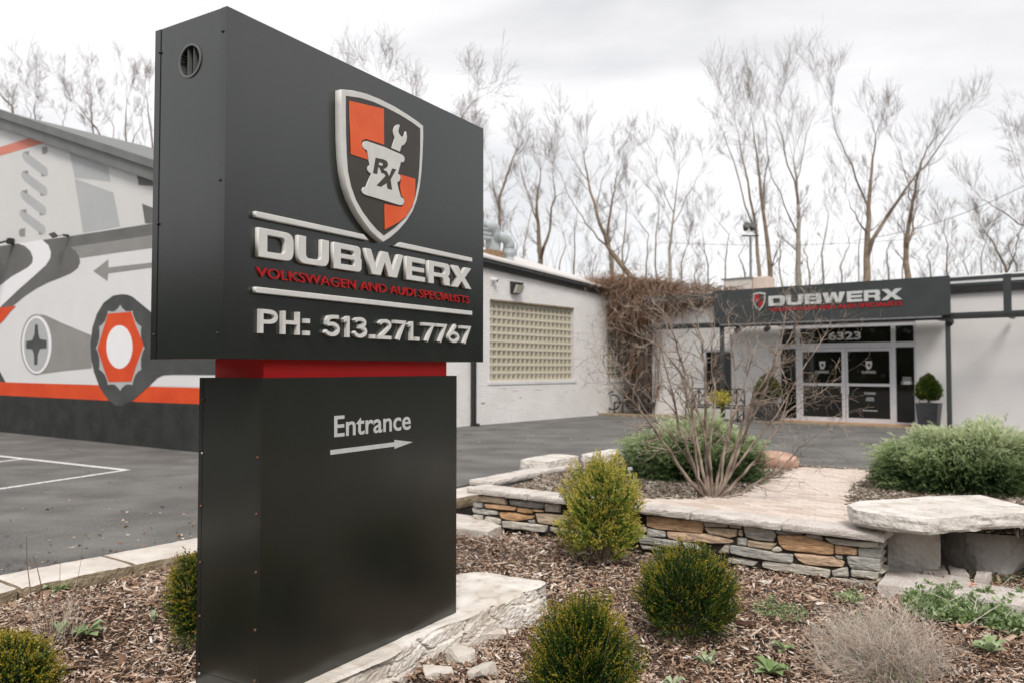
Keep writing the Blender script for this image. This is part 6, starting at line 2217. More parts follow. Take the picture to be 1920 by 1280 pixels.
# white garden stake by the tall boxwood
p = ip(1181, 905)
stk = empty('garden_stake', 'small white stake at the edge of the gravel behind the tall boxwood', 'stake', tuple(p))
MB().tube([(0, 0, 0), (0, 0, .16), (.01, 0, .19)], .008, 6).build('post', M['plastic_white'], stk)
MB().box(-.03, .035, -.008, .008, .17, .21, bev=.004).build('head', M['plastic_white'], stk)
# ================================================================== JUNIPERS
def juniper(label, base, dims, ns, seed):
    rng = np.random.default_rng(seed)
    o = empty('juniper_shrub', label, 'shrub', tuple(base), 0, 'spreading junipers on the gravel bed')
    k = np.arange(ns) + .5
    ph = np.arccos(1 - 1.25 * k / ns * 1.0); th = np.pi * (1 + 5 ** .5) * k
    n_ = np.stack([np.cos(th) * np.sin(ph), np.sin(th) * np.sin(ph), np.cos(ph)], 1)
    lum = 1 + .12 * (np.sin(n_[:, 0] * 7 + seed) * np.sin(n_[:, 1] * 8) + np.sin(n_[:, 2] * 13 + th * .0 + n_[:, 0] * 9) * .6) + rng.normal(0, .05, ns)
    dep = np.where(rng.random(ns) < .4, rng.uniform(.4, .88, ns), rng.uniform(.9, 1.0, ns))
    C = n_ * (lum * dep)[:, None]
    topness = np.clip(n_[:, 2], 0, 1)
    C = C * np.array([dims[0], dims[1], dims[2]])
    # hips: keep the lower part full
    rr = np.sqrt((C[:, 0] / dims[0]) ** 2 + (C[:, 1] / dims[1]) ** 2)
    C[:, 2] = np.maximum(C[:, 2], .06) * (1 + 0)
    low = n_[:, 2] < .35
    C[low, 2] = rng.uniform(.10, .62, low.sum()) * dims[2] * np.clip(1.05, 0, 2)
    d = n_ * np.array([1, 1, .35]) + np.array([0, 0, .42]) + rng.normal(0, .25, n_.shape)
    d /= np.linalg.norm(d, axis=1)[:, None]
    Ps, Ds, Ls, Ws, Ts = [], [], [], [], []
    L0 = rng.uniform(.20, .42, ns)
    hz = np.clip(C[:, 2] / dims[2], 0, 1)
    lo = rng.normal(0, .07, ns)
    ptch = .10 * np.sin(C[:, 0] * 6 + seed) * np.sin(C[:, 1] * 7 + C[:, 2] * 5)
    NJ = 9
    for j in range(NJ):
        t = (j + .3) / NJ
        droop = np.array([0, 0, -.10]) * t * t
        pos = C - d * (L0 * (1 - t))[:, None] + droop * L0[:, None] * 3
        for sgn in range(3):
            a = rng.uniform(0, 6.28, ns)
            s_ = np.cross(d, np.stack([np.cos(a), np.sin(a), .2 + 0 * a], 1)); s_ /= np.linalg.norm(s_, axis=1)[:, None]
            Ps.append(pos); Ds.append(d * 1.0 + s_ * .42 + np.array([0, 0, -.05]) * t)
            Ls.append(rng.uniform(.04, .09, ns) * (1.15 - .6 * t)); Ws.append(rng.uniform(.005, .009, ns))
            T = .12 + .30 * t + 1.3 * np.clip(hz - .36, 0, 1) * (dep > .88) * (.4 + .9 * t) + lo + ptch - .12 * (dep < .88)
            Ts.append(np.clip(T, 0, 1))
    V, F, A = leaf_cloud(np.concatenate(Ps), np.concatenate(Ds), np.concatenate(Ls), np.concatenate(Ws), np.concatenate(Ts), rng, fold=.1)
    V[:, 2] = np.maximum(V[:, 2], .01)
    obj('foliage', mesh_from('foliage', V, F, M['juniper'], attr=A), o)
    m = MB()
    rg = random.Random(seed)
    for i in range(22):
        a = rg.uniform(0, 6.28); q = rg.uniform(.4, .8)
        m.tube([(0, 0, -.05), (dims[0] * q * .4 * math.cos(a), dims[1] * q * .4 * math.sin(a), dims[2] * .3), (dims[0] * q * math.cos(a), dims[1] * q * math.sin(a), dims[2] * rg.uniform(.4, .75))], [.022, .014, .006], 5)
    m.build('stems', M['shrub_stem'], o)
    return o


jl = at_z(1298, 905, .14); jl[1] += .75; jl[0] *= jl[1] / (jl[1] - .75)
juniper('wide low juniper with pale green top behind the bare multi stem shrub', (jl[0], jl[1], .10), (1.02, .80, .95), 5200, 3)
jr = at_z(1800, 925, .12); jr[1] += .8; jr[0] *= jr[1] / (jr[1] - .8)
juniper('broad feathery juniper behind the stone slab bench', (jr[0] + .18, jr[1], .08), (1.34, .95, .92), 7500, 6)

# ================================================================== BARE MULTI STEM SHRUB
def grow(m, p, d, L_, r, depth, rg, nseg=5, wob=.16, up=.05, n=5, kids=3, rmin=.0011, kink=0.0, ang=.6, ratio=.62):
    pts = [np.array(p, float)]; rad = [r]
    d = np.array(d, float); d /= np.linalg.norm(d)
    for i in range(nseg):
        d = d + np.array([rg.gauss(0, wob), rg.gauss(0, wob), rg.gauss(0, wob * .7) + up])
        d /= np.linalg.norm(d)
        pts.append(pts[-1] + d * L_ / nseg)
        rad.append(max(rmin, r * (1 - .55 * (i + 1) / nseg)))
    m.tube(pts, rad, n if r > .004 else 3, cap=False)
    if depth <= 0:
        return
    for k in range(kids):
        t = rg.uniform(.3, 1.0) if k else 1.0
        i = min(nseg, int(t * nseg)); 
        dd = pts[i] - pts[i - 1]; dd /= np.linalg.norm(dd)
        a = rg.uniform(0, 6.28)
        s_ = np.cross(dd, np.array([math.cos(a), math.sin(a), .3])); s_ /= np.linalg.norm(s_) + 1e-9
        w_ = ang * rg.uniform(.5, 1.3) * (.5 if k == 0 else 1)
        grow(m, pts[i], dd * math.cos(w_) + s_ * math.sin(w_), L_ * ratio * rg.uniform(.7, 1.2), max(rmin, rad[i] * .72), depth - 1, rg, nseg, wob, up, n, kids, rmin, kink, ang, ratio)


def bare_shrub():
    base = ip(1338, 932)
    o = empty('bare_shrub', 'leafless multi stemmed shrub with spreading tan twigs behind the stone wall', 'shrub', tuple(base))
    rg = random.Random(21)
    Y = base[1]
    stems = [
        # traced main stems: (pixel, pixel, ...), depth offset at the tip, base radius
        ([(1325, 938), (1296, 905), (1270, 868), (1225, 800), (1185, 752), (1150, 725), (1135, 690)], -.5, .021),
        ([(1322, 936), (1300, 870), (1275, 800), (1262, 740), (1240, 660), (1225, 600)], .2, .019),
        ([(1328, 936), (1318, 880), (1300, 790), (1284, 700), (1268, 640), (1250, 590), (1215, 560)], -.2, .018),
        ([(1330, 938), (1325, 860), (1322, 760), (1322, 700), (1316, 640), (1300, 575), (1280, 540)], .35, .019),
        ([(1335, 938), (1334, 880), (1312, 780), (1290, 720), (1240, 650), (1195, 630), (1150, 615)], .1, .017),
        ([(1338, 939), (1358, 905), (1385, 820), (1410, 755), (1440, 700), (1470, 650), (1500, 600), (1530, 570)], -.3, .020),
        ([(1338, 939), (1350, 880), (1370, 800), (1378, 720), (1372, 650), (1365, 590)], .3, .018),
        ([(1342, 940), (1368, 890), (1400, 810), (1432, 740), (1447, 690), (1470, 620), (1480, 540)], .15, .018),
        ([(1345, 940), (1382, 900), (1418, 860), (1450, 815), (1480, 770), (1510, 745), (1540, 735)], -.45, .016),
        ([(1346, 940), (1390, 925), (1415, 905), (1460, 880), (1500, 840), (1530, 815), (1555, 790)], -.5, .012),
        ([(1333, 937), (1318, 905), (1290, 860), (1262, 820), (1215, 775), (1170, 700), (1145, 650)], .4, .015),
        ([(1340, 939), (1352, 900), (1360, 830), (1378, 770), (1402, 700), (1418, 640), (1412, 580)], .0, .016),
        ([(1330, 938), (1310, 895), (1305, 840), (1290, 760), (1275, 700), (1230, 640), (1185, 655)], -.1, .014),
        ([(1343, 940), (1375, 880), (1412, 830), (1455, 780), (1500, 700), (1540, 640), (1560, 600)], .35, .015),
        ([(1336, 938), (1330, 850), (1340, 760), (1334, 660), (1340, 600), (1335, 560)], -.35, .014),
    ]
    for si, (px, dep, r) in enumerate(stems):
        n = len(px)
        P = []
        for i, (x, y) in enumerate(px):
            yy = Y + dep * (i / (n - 1)) ** 1.2
            q = at_y(x, y, yy) - base
            if i == 0: q[2] = -.03
            P.append(q)
        Q = []
        for i in range(n - 1):
            for t in (0, .33, .66):
                q = P[i] * (1 - t) + P[i + 1] * t
                if i or t: q = q + np.array([rg.gauss(0, .007), rg.gauss(0, .007), rg.gauss(0, .005)])
                Q.append(q)
        Q.append(P[-1])
        rad = [max(.0028, 1.35 * r * (1 - .88 * (i / (len(Q) - 1)) ** .8)) for i in range(len(Q))]
        m = MB(); m.tube(Q, rad, 7, cap=False)
        m.build('stem', M['shrub_stem'], o, smooth=True)
        tw = MB()
        for i in range(5, len(Q)):
            for _ in range(1 if i < 8 else 2):
                if rg.random() < .78:
                    dd = Q[i] - Q[i - 1]; dd /= np.linalg.norm(dd)
                    a = rg.uniform(0, 6.28)
                    s_ = np.cross(dd, np.array([math.cos(a), math.sin(a), .3])); s_ /= np.linalg.norm(s_)
                    w_ = rg.uniform(.35, 1.2)
                    grow(tw, Q[i], dd * math.cos(w_) + s_ * math.sin(w_), rg.uniform(.14, .42), max(.0034, rad[i] * .6), 2, rg, 4, .30, .02, 4, 3, .0019, 0, .9, .6)
        tw.build('twigs', M['shrub_stem'], o, kind='stuff')
        for i in range(2):
            pass


bare_shrub()

# ================================================================== SMALL PLANTS
def rosette(label, p, r, seed, n=12, h=.05, tint=.5, name='weed', cat='weed', group='green weeds in the mulch'):
    rg = np.random.default_rng(seed)
    o = empty(name, label, cat, tuple(p), 0, group)
    mb = MB()
    for k in range(n):
        a = k * 2.4 + rg.uniform(-.3, .3); L_ = r * rg.uniform(.6, 1.1); w = L_ * .26; e_ = rg.uniform(.25, 1.0)
        c, s_ = math.cos(a), math.sin(a)
        pts = []
        for t, ww in ((0, .15), (.35, .7), (.7, 1.0), (1.0, .05)):
            x = L_ * t; z = h * math.sin(t * 2.2) * e_ * 1.3
            pts.append((x, ww * w, z))
        V = []
        for x, ww, z in pts:
            V += [(c * x - s_ * ww, s_ * x + c * ww, z + .3 * ww), (c * x, s_ * x, z), (c * x + s_ * ww, s_ * x - c * ww, z + .3 * ww)]
        F = []
        for i in range(3):
            b_ = i * 3
            F += [(b_, b_ + 3, b_ + 4, b_ + 1), (b_ + 1, b_ + 4, b_ + 5, b_ + 2)]
        mb.add(V, F, min(1, max(0, tint + rg.uniform(-.2, .25))))
    mb.build('leaves', M['weed'], o)
    return o


for px_, py_, r_, n_, lb, tt in (
        (104, 1112, .11, 13, 'leafy green weed growing at the foot of the pale curb', .55), (160, 1190, .13, 10, 'green weed rosette among dry stems left of the sign', .5), (112, 1192, .07, 6, 'grey green weed leaf patch beside the corner boxwood', .75),
        (288, 1167, .05, 7, 'tiny pale weed seedling in open mulch left of the column', .7), (1323, 1246, .09, 11, 'small weed rosette below the round boxwood', .8), (1445, 1262, .12, 13, 'bright lance leaved weed at the bottom edge', .5),
        (1470, 1222, .09, 10, 'light green weed sprig left of the dry twiggy plant', .6), (1600, 1130, .09, 12, 'yellow green weed tuft near the right end of the stone wall', .6), (1858, 1222, .12, 13, 'pale green weed at the lower right under the broad leaved clump', .65),
        (1262, 1290, .08, 9, 'round leaved weed cut off by the bottom edge', .8)):
    rosette(lb, gp(px_, py_), r_, int(px_), n_, .07, tt)


def leaf_patch(name, label, cat, px_list, dens, llen, mat, seed, h=.05, tint=(.3, .9), group=None, up=.5):
    """ground hugging leafy patch inside a pixel outline"""
    rg = np.random.default_rng(seed)
    pl = [gp(*q) for q in px_list]
    c = np.mean(pl, axis=0)
    poly2 = [(p[0], p[1]) for p in pl]
    xs_ = [p[0] for p in poly2]; ys_ = [p[1] for p in poly2]
    area = (max(xs_) - min(xs_)) * (max(ys_) - min(ys_))
    n = int(area * dens)
    Q = np.stack([rg.uniform(min(xs_), max(xs_), n), rg.uniform(min(ys_), max(ys_), n)], 1)
    Q = Q[[inpoly(x, y, poly2) for x, y in Q]]
    n = len(Q)
    z = gz(Q[:, 0], Q[:, 1])
    lump = (.5 + .5 * np.sin(Q[:, 0] * 19 + seed) * np.sin(Q[:, 1] * 23)) * h
    P = np.column_stack([Q, z + rg.uniform(0, 1, n) * lump]) - c
    a = rg.uniform(0, 6.28, n)
    D = np.stack([np.cos(a), np.sin(a), rg.uniform(-.1, 1.0, n) * up], 1)
    T = np.clip(rg.uniform(tint[0], tint[1], n) - .25 * (1 - (P[:, 2] + c[2] - z) / (h + 1e-6)) * .5, 0, 1)
    V, F, A = leaf_cloud(P, D, llen * rg.uniform(.6, 1.3, n), llen * rg.uniform(.45, .75, n), T, rg)
    o = empty(name, label, cat, tuple(c), 0, group)
    obj('leaves', mesh_from('leaves', V, F, M[mat], attr=A), o)
    return o


leaf_patch('ground_cover', 'small pale green creeping patch in front of the stone wall by the round boxwood', 'ground cover', [(1408, 1140), (1440, 1122), (1470, 1130), (1512, 1140), (1520, 1158), (1490, 1168), (1450, 1160), (1415, 1152)], 5200, .02, 'weed', 4, .05)
leaf_patch('ground_cover', 'green mat of tiny leaves at the right foot of the stone wall', 'ground cover', [(1560, 1112), (1600, 1106), (1625, 1120), (1600, 1130), (1570, 1128)], 5200, .02, 'weed', 5, .05)
leaf_patch('ground_cover', 'mossy green strip in front of the stone bench supports', 'ground cover', [(1800, 1082), (1860, 1068), (1960, 1055), (1960, 1085), (1880, 1090), (1840, 1096)], 3800, .018, 'weed', 6, .03, (.1, .6))
leaf_patch('broadleaf_clump', 'low clump of fleshy pale green round leaves at the right edge', 'plant', [(1690, 1132), (1740, 1112), (1800, 1118), (1860, 1128), (1930, 1130), (1990, 1160), (1960, 1190), (1900, 1195), (1840, 1176), (1780, 1168), (1730, 1160), (1700, 1150)], 7500, .048, 'weed', 7, .13, (.2, 1.0), up=1.6)


def dry_stalks(name, label, p, n, spread, h, seed, mat='dry_stem', r=.0016, kids=1, cat='dry plant', lean=.5, tint=(0, 1)):
    rg = random.Random(seed)
    o = empty(name, label, cat, tuple(p))
    mb = MB()
    for i in range(n):
        a = rg.uniform(0, 6.28); q = spread * math.sqrt(rg.random()) * .35
        base = np.array([q * math.cos(a), q * math.sin(a), -.01])
        l_ = lean * rg.random()
        d = np.array([math.cos(a) * l_ * spread * 3, math.sin(a) * l_ * spread * 3, 1.0])
        m2 = MB()
        grow(m2, base, d, h * rg.uniform(.5, 1.1), r * rg.uniform(.8, 1.5), kids, rg, 4, .16, .02, 3, 3, .0009, 0, .5, .5)
        mb.add(m2.v, m2.f, rg.uniform(*tint))
    mb.build('stalks', M[mat], o)
    return o


dry_stalks('dry_stalk_plant', 'tall thin dead stalks standing in the mulch near the curb', gp(110, 1195), 40, .30, .26, 3, kids=1)
m = MB()
dsp_ = gp(60, 1150)
o = empty('dead_stems', 'two long bare dead stems in front of the curb at left', 'dry plant', tuple(dsp_))
for pxs, r_ in (([(62, 1145), (55, 1090), (50, 1050), (50, 1005)], .0035), ([(82, 1150), (78, 1100), (70, 1065), (62, 1040)], .004), ([(110, 1160), (112, 1100), (113, 1050)], .002), ([(135, 1150), (145, 1090), (152, 1050), (155, 1008)], .0018)):
    MB().tube([at_y(x, y, dsp_[1] - .1) - dsp_ for x, y in pxs], [r_, r_ * .9, r_ * .7, r_ * .5][:len(pxs)], 5).build('stem', M['dry_stem'], o)


def twig_dome(label, p, R_, h, n, seed):
    rg = random.Random(seed)
    o = empty('dry_twig_shrub', label, 'dry shrub', tuple(p))
    mb = MB()
    for i in range(n):
        a = rg.uniform(0, 6.28); q = math.sqrt(rg.random())
        el = (1 - q * .95) * 1.25 + .12 + rg.gauss(0, .12)
        L_ = R_ * (.75 + .25 * rg.random()) * (1 if el < .8 else h / R_)
        d = np.array([math.cos(a) * math.cos(el), math.sin(a) * math.cos(el), math.sin(el) * 1.0])
        b = np.array([rg.gauss(0, .04), rg.gauss(0, .04), 0])
        m2 = MB()
        grow(m2, b, d, L_ * .8, .0017, 2, rg, 5, .26, .03, 3, 3, .0009, 0, .95, .5)
        mb.add(m2.v, m2.f, rg.uniform(.25, 1))
    mb.build('twigs', M['dry_stem'], o)
    return o


pt = gp(1655, 1262)
twig_dome('dry twiggy grey dome of dead fine stems at the lower right', pt, .50, .36, 560, 5)
leaf_patch('ground_cover', 'jagged grey green leaves growing through the dry twiggy dome', 'ground cover', [(1560, 1190), (1620, 1170), (1680, 1200), (1720, 1250), (1740, 1290), (1600, 1290)], 700, .055, 'weed', 9, .2, (.2, .8), up=1.2)
# straw-like old flower stalks on the broad leaved clump
m = MB(); rg = random.Random(8)
for i in range(46):
    q = gp(rg.uniform(1665, 1920), rg.uniform(1115, 1180))
    a = rg.uniform(-1.2, 1.2)
    L_ = rg.uniform(.10, .28)
    m.tube([q, q + np.array([math.sin(a) * L_ * .5, rg.uniform(-.05, .05), L_ * .4]), q + np.array([math.sin(a) * L_, rg.uniform(-.08, .08), L_ * (.5 + .4 * rg.random())])], [.003, .0028, .0022], 4, a=rg.uniform(.6, 1))
m.build('straw_stalks', M['dry_stem'], None, kind='stuff', label='pale straw stalks lying over the broad leaved clump at right', cat='dry plant')
# a fallen orange leaf
p = gp(1818, 1122); p[2] += .10
lf = MB().add([(0, 0, 0), (.04, .012, .02), (.085, 0, .01), (.045, -.02, .03), (.04, .03, .045)], [(0, 1, 2, 3), (0, 1, 4)])
lf.build('fallen_leaf', M['fall_leaf'], None, label='orange dry leaf lying on the broad leaved clump', cat='leaf', loc=tuple(p))
# orange leaves by the roof vents, yellow blooming shrub behind the juniper
yb = FE.loc(1350, 755, -1.6)
w = FE.world(yb[0], -1.6)
rng = np.random.default_rng(4)
n = 500
P = rng.normal(0, 1, (n, 3)); P /= np.linalg.norm(P, axis=1)[:, None]; P = P * np.array([.42, .3, .28]) * rng.uniform(.4, 1, (n, 1))
V, F, A = leaf_cloud(P + np.array([0, 0, .72]), rng.normal(0, 1, (n, 3)) + np.array([0, 0, .8]), np.full(n, .09), np.full(n, .04), np.full(n, .5), rng)
ys = empty('yellow_shrub', 'small yellow leaved shrub showing above the left juniper', 'shrub', (w[0], w[1], 0))
obj('foliage', mesh_from('foliage', V, F, M['yellow_leaf']), ys)
MB().tube([(0, 0, 0), (.02, 0, .4), (0, .02, .7)], [.02, .015, .008], 5).build('stem', M['shrub_stem'], ys)

# ================================================================== VINE over the corner
ve = empty('dormant_vine', 'tangled brown leafless vine spilling over the roof corner', 'vine', tuple(np.array([w1[0], w1[1], 0.0])))
vm = MB(); rg = random.Random(17)
cor = w1
ex3 = np.array([FE.ex[0], FE.ex[1], 0]); bx3 = np.array([FB.ex[0], FB.ex[1], 0]); up3 = np.array([0, 0, 1.0])
zt_ = top_e + .3
NV = 4200
for i in range(NV):
    u = rg.random()
    if u < .78:      # along entrance wall roof edge
        s_ = .25 + abs(rg.gauss(0, 1.9)) * (1 if rg.random() < .8 else 1.3)
        if s_ > 5.0: continue
        p = cor + ex3 * s_ + np.array([FE.ey[0], FE.ey[1], 0]) * rg.uniform(-.65, .4)
        dens = max(.15, 1 - s_ / 5.2)
        p = p + up3 * (zt_ + rg.uniform(-.8, .85) * dens)
    else:           # along the workshop roof edge
        s_ = abs(rg.gauss(0, .8))
        p = cor - bx3 * s_ + np.array([FB.ey[0], FB.ey[1], 0]) * rg.uniform(-.3, .6)
        dens = max(.2, 1 - s_ / 2.6)
        p = p + up3 * (gzf(LB) + rg.uniform(.0, .45) * dens)
    L_ = rg.uniform(.5, 1.5) * (.45 + .6 * dens)
    hang = rg.random() < .72
    if u >= .78: hang = False; L_ *= .6
    d = np.array([rg.gauss(0, .8), rg.gauss(0, .8), rg.uniform(-.2, .6)])
    pts = [p]; ns_ = 7
    for k in range(ns_):
        d = d * .8 + np.array([rg.gauss(0, .34), rg.gauss(0, .34), rg.gauss(0, .26) - (.36 if hang else .06)])
        d /= np.linalg.norm(d) + 1e-6
        pts.append(pts[-1] + d * L_ / ns_)
    rr = rg.uniform(.006, .014)
    vm.tube([q - cor for q in pts], [rr * (1 - .09 * k) for k in range(ns_ + 1)], 3, a=min(1, max(0, rg.gauss(.5, .3))), cap=False)
# long trunks hanging down the corner
for i in range(30):
    s_ = rg.uniform(.6, 2.0)
    p = cor + ex3 * s_ - np.array([FE.ey[0], FE.ey[1], 0]) * rg.uniform(.05, .35) + up3 * (zt_ - .2)
    q = [p - cor]; zz = p[2]
    while zz > rg.uniform(.1, 1.6):
        zz -= .35
        q.append(q[-1] + np.array([rg.gauss(0, .06), rg.gauss(0, .06), -.35]))
    vm.tube(q, [.018 * rg.uniform(.5, 1.2)] * len(q), 4, a=rg.uniform(0, .45), cap=False)
me = mesh_from('vine_strands', vm.v, vm.f, M['vine'], attr=vm.a)
obj('vine_strands', me, ve)

# ================================================================== BARE TREES
TRI = 0


def tree(label, depth, trunk, r0, crown, seed, limbs=(), mat='bark', order=4, dens=1.0, group='bare trees behind the buildings', zb=None, name='bare_tree', lr=.55, fine=1.0):
    """trunk traced in pixels from the base up; crown = (half width px) of the twig spread"""
    global TRI
    rg = random.Random(seed)
    k = depth / FPX
    r0 = r0 * .70
    b = at_y(trunk[0][0], trunk[0][1], depth)
    base = np.array([b[0], depth, -.3])
    o = empty(name, label, 'tree', tuple(base), 0, group)
    P = [at_y(x, y, depth + rg.uniform(-.4, .4) * (i > 0)) - base for i, (x, y) in enumerate(trunk)]
    if P[0][2] > .6:
        P = [np.array([P[0][0], P[0][1], 0])] + P
    def dense(P, n=3, j=.03):
        Q = []
        for i in range(len(P) - 1):
            for t in range(n):
                q = P[i] * (1 - t / n) + P[i + 1] * t / n
                if i + t: q = q + np.array([rg.gauss(0, j), rg.gauss(0, j), 0])
                Q.append(q)
        return Q + [P[-1]]
    Q = dense(P)
    nQ = len(Q)
    rad = [r0 * (1 - .88 * (i / (nQ - 1)) ** .95) for i in range(nQ)]
    m = MB(); m.tube(Q, rad, 8, cap=False)
    m.build('trunk', M[mat], o, smooth=True)
    tw = MB()
    H = Q[-1][2]
    def br(p, d, L_, r, dep):
        d = np.array(d, float); d /= np.linalg.norm(d)
        n = 4 if dep > 1 else 3
        pts = [p]; rr = [r]
        for i in range(n):
            d = d + np.array([rg.gauss(0, .13), rg.gauss(0, .13), rg.gauss(0, .08) + upb]); d /= np.linalg.norm(d)
            pts.append(pts[-1] + d * L_ / n); rr.append(max(0.0034 * fine, r * (1 - .62 * (i + 1) / n)))
        tw.tube(pts, rr, 5 if r > .03 else 3, cap=False)
        if dep <= 0: return
        nk = int(round((3 if dep > 1 else 4.2) * dens + rg.random() * .8))
        for c in range(nk):
            t = 1.0 if c == 0 else rg.uniform(.25, .98)
            i = max(1, min(n, int(round(t * n))))
            dd = pts[i] - pts[i - 1]; dd /= np.linalg.norm(dd)
            a = rg.uniform(0, 6.28)
            s_ = np.cross(dd, np.array([math.cos(a), math.sin(a), .2])); s_ /= np.linalg.norm(s_) + 1e-9
            w_ = rg.uniform(.25, .75) * (.45 if c == 0 else 1) * angk
            br(pts[i], dd * math.cos(w_) + s_ * math.sin(w_) + np.array([0, 0, .12]), L_ * rg.uniform(.55, .86), max(0.0034 * fine, rr[i] * (.8 if c == 0 else .5)), dep - 1)
    ends = [(Q[-1], Q[-1] - Q[-2], rad[-1])]
    upb = rg.uniform(.03, .15); angk = rg.uniform(.8, 1.35)
    cw_ = crown * k * rg.uniform(.52, .64)
    for lm in limbs:
        LP = [at_y(x, y, depth + rg.uniform(-.8, .8)) - base for (x, y) in lm[0]]
        LQ = dense(LP, 3, .04)
        # root it on the trunk
        j = min(range(nQ), key=lambda t: abs(Q[t][2] - LQ[0][2]))
        LQ[0] = Q[j]
        lrd = [rad[j] * lm[1] * (1 - .87 * i / (len(LQ) - 1)) for i in range(len(LQ))]
        tw.tube(LQ, lrd, 7, cap=False)
        ends.append((LQ[-1], LQ[-1] - LQ[-2], lrd[-1]))
        for i in range(max(2, len(LQ) // 3), len(LQ)):
            if rg.random() < .75:
                dd = LQ[i] - LQ[i - 1]; dd /= np.linalg.norm(dd)
                a = rg.uniform(0, 6.28); s_ = np.cross(dd, np.array([math.cos(a), math.sin(a), .2])); s_ /= np.linalg.norm(s_)
                br(LQ[i], dd * .8 + s_ * rg.uniform(.4, .9), cw_ * rg.uniform(.45, .8), lrd[i] * .5, order - 2)
    for p, d, r in ends:
        for c in range(3):
            a = rg.uniform(0, 6.28)
            br(p, d / np.linalg.norm(d) + .45 * np.array([math.cos(a), math.sin(a), .2]), cw_ * rg.uniform(.85, 1.35), r * .62, order - 1)
    for i in range(int(nQ * .35), nQ):
        for _ in range(2):
            if rg.random() < .55 * dens:
                a = rg.uniform(0, 6.28)
                d = np.array([math.cos(a), math.sin(a), rg.uniform(.5, 1.3)])
                br(Q[i], d, cw_ * rg.uniform(.4, 1.0), rad[i] * .32, order - 2 + (rg.random() < .5))
    tw.build('crown', M['twig'], o)
    TRI += len(tw.f) * 2


# right hand group, traced
tree('slender bare tree rising just left of the rooftop unit', 36, [(1256, 545), (1257, 470), (1262, 400), (1272, 330)], .17, 62, 1, limbs=[([(1262, 400), (1240, 350), (1222, 300)], .6), ([(1262, 420), (1300, 350), (1320, 310)], .5)], mat='bark_light')
tree('left twin trunk of the tall bare trees behind the floodlight pole', 37, [(1427, 540), (1418, 440), (1402, 340), (1385, 250)], .19, 78, 2, limbs=[([(1418, 430), (1372, 300), (1345, 220)], .55)], mat='bark')
tree('right twin trunk beside the floodlight pole with upswept crown', 38, [(1446, 540), (1436, 430), (1424, 330), (1412, 240)], .24, 80, 3, limbs=[([(1432, 400), (1440, 300), (1432, 220)], .6)], mat='bark', dens=1.05)
tree('tallest straight bare tree with pale trunk above the company name', 38, [(1497, 540), (1497, 440), (1496, 360), (1488, 300)], .27, 88, 4, limbs=[([(1496, 370), (1468, 280), (1455, 210)], .65), ([(1496, 350), (1508, 270), (1535, 200)], .55), ([(1495, 440), (1462, 360), (1430, 290)], .4)], mat='bark_light', dens=1.05)
tree('big forked bare tree with wide right limb above the fascia sign', 37, [(1625, 540), (1626, 460), (1628, 390), (1634, 320), (1642, 255)], .31, 66, 5, limbs=[([(1626, 470), (1660, 410), (1700, 355), (1732, 312), (1790, 235)], .72), ([(1624, 385), (1596, 310), (1567, 252), (1560, 210)], .5), ([(1624, 440), (1600, 400), (1590, 370)], .4)], mat='bark')
tree('knotty bare tree with thick burl right of the forked one', 38, [(1702, 540), (1699, 470), (1708, 400), (1718, 340), (1738, 280)], .27, 66, 6, limbs=[([(1700, 470), (1712, 430), (1716, 400)], .8), ([(1708, 390), (1700, 330), (1680, 270)], .45)], mat='bark')
tree('arching bare tree leaning left above the black roof rail', 36, [(1900, 540), (1885, 500), (1862, 455), (1842, 430)], .16, 52, 7, limbs=[([(1890, 510), (1905, 470), (1915, 430)], .6)], mat='bark', dens=1.1)
tree('bare tree at the right edge with branches reaching into the sky', 34, [(1985, 560), (1980, 450), (1960, 380), (1938, 320)], .24, 70, 8, limbs=[([(1970, 440), (1910, 420), (1860, 385), (1840, 372)], .45), ([(1960, 390), (1918, 330), (1902, 270)], .4)], mat='bark')
# middle group
tree('twin stemmed bare tree behind the roof vents', 40, [(1014, 510), (1010, 440), (1008, 380), (1014, 320)], .27, 58, 9, limbs=[([(1014, 480), (1030, 430), (1040, 370), (1036, 330)], .7), ([(1009, 420), (985, 350), (975, 300)], .5)], mat='bark')
tree('leaning bare tree with long diagonal trunk above the vine', 38, [(1200, 545), (1168, 500), (1138, 462), (1118, 400), (1104, 340), (1095, 290)], .26, 62, 10, limbs=[([(1136, 462), (1100, 420), (1072, 380), (1052, 330)], .45), ([(1118, 400), (1130, 340), (1152, 300)], .45), ([(1104, 340), (1075, 300), (1060, 262)], .5)], mat='bark')
tree('upright bare trunk crossing the leaning tree', 39, [(1150, 545), (1144, 490), (1138, 430), (1150, 370), (1156, 330)], .22, 44, 11, mat='bark')
tree('bare tree rising at the right edge of the big sign', 40, [(934, 520), (936, 440), (938, 370), (955, 310), (970, 280)], .22, 58, 12, limbs=[([(937, 400), (925, 340), (915, 290)], .5)], mat='bark', dens=1.05)
tree('wide crowned bare tree whose top shows above the sign edge', 30, [(800, 560), (795, 400), (790, 290), (785, 230)], .24, 84, 13, limbs=[([(792, 330), (740, 240), (715, 180)], .6), ([(792, 320), (850, 240), (880, 200)], .6)], mat='bark', dens=1.15)
tree('bare tree top peeking above the sign beside the shield badge', 33, [(655, 560), (655, 380), (652, 260), (648, 190)], .2, 64, 14, mat='bark', dens=1.0)
tree('bare tree crown showing right above the sign corner', 34, [(905, 540), (903, 400), (890, 300), (885, 250)], .2, 62, 30, mat='bark', dens=1.1)
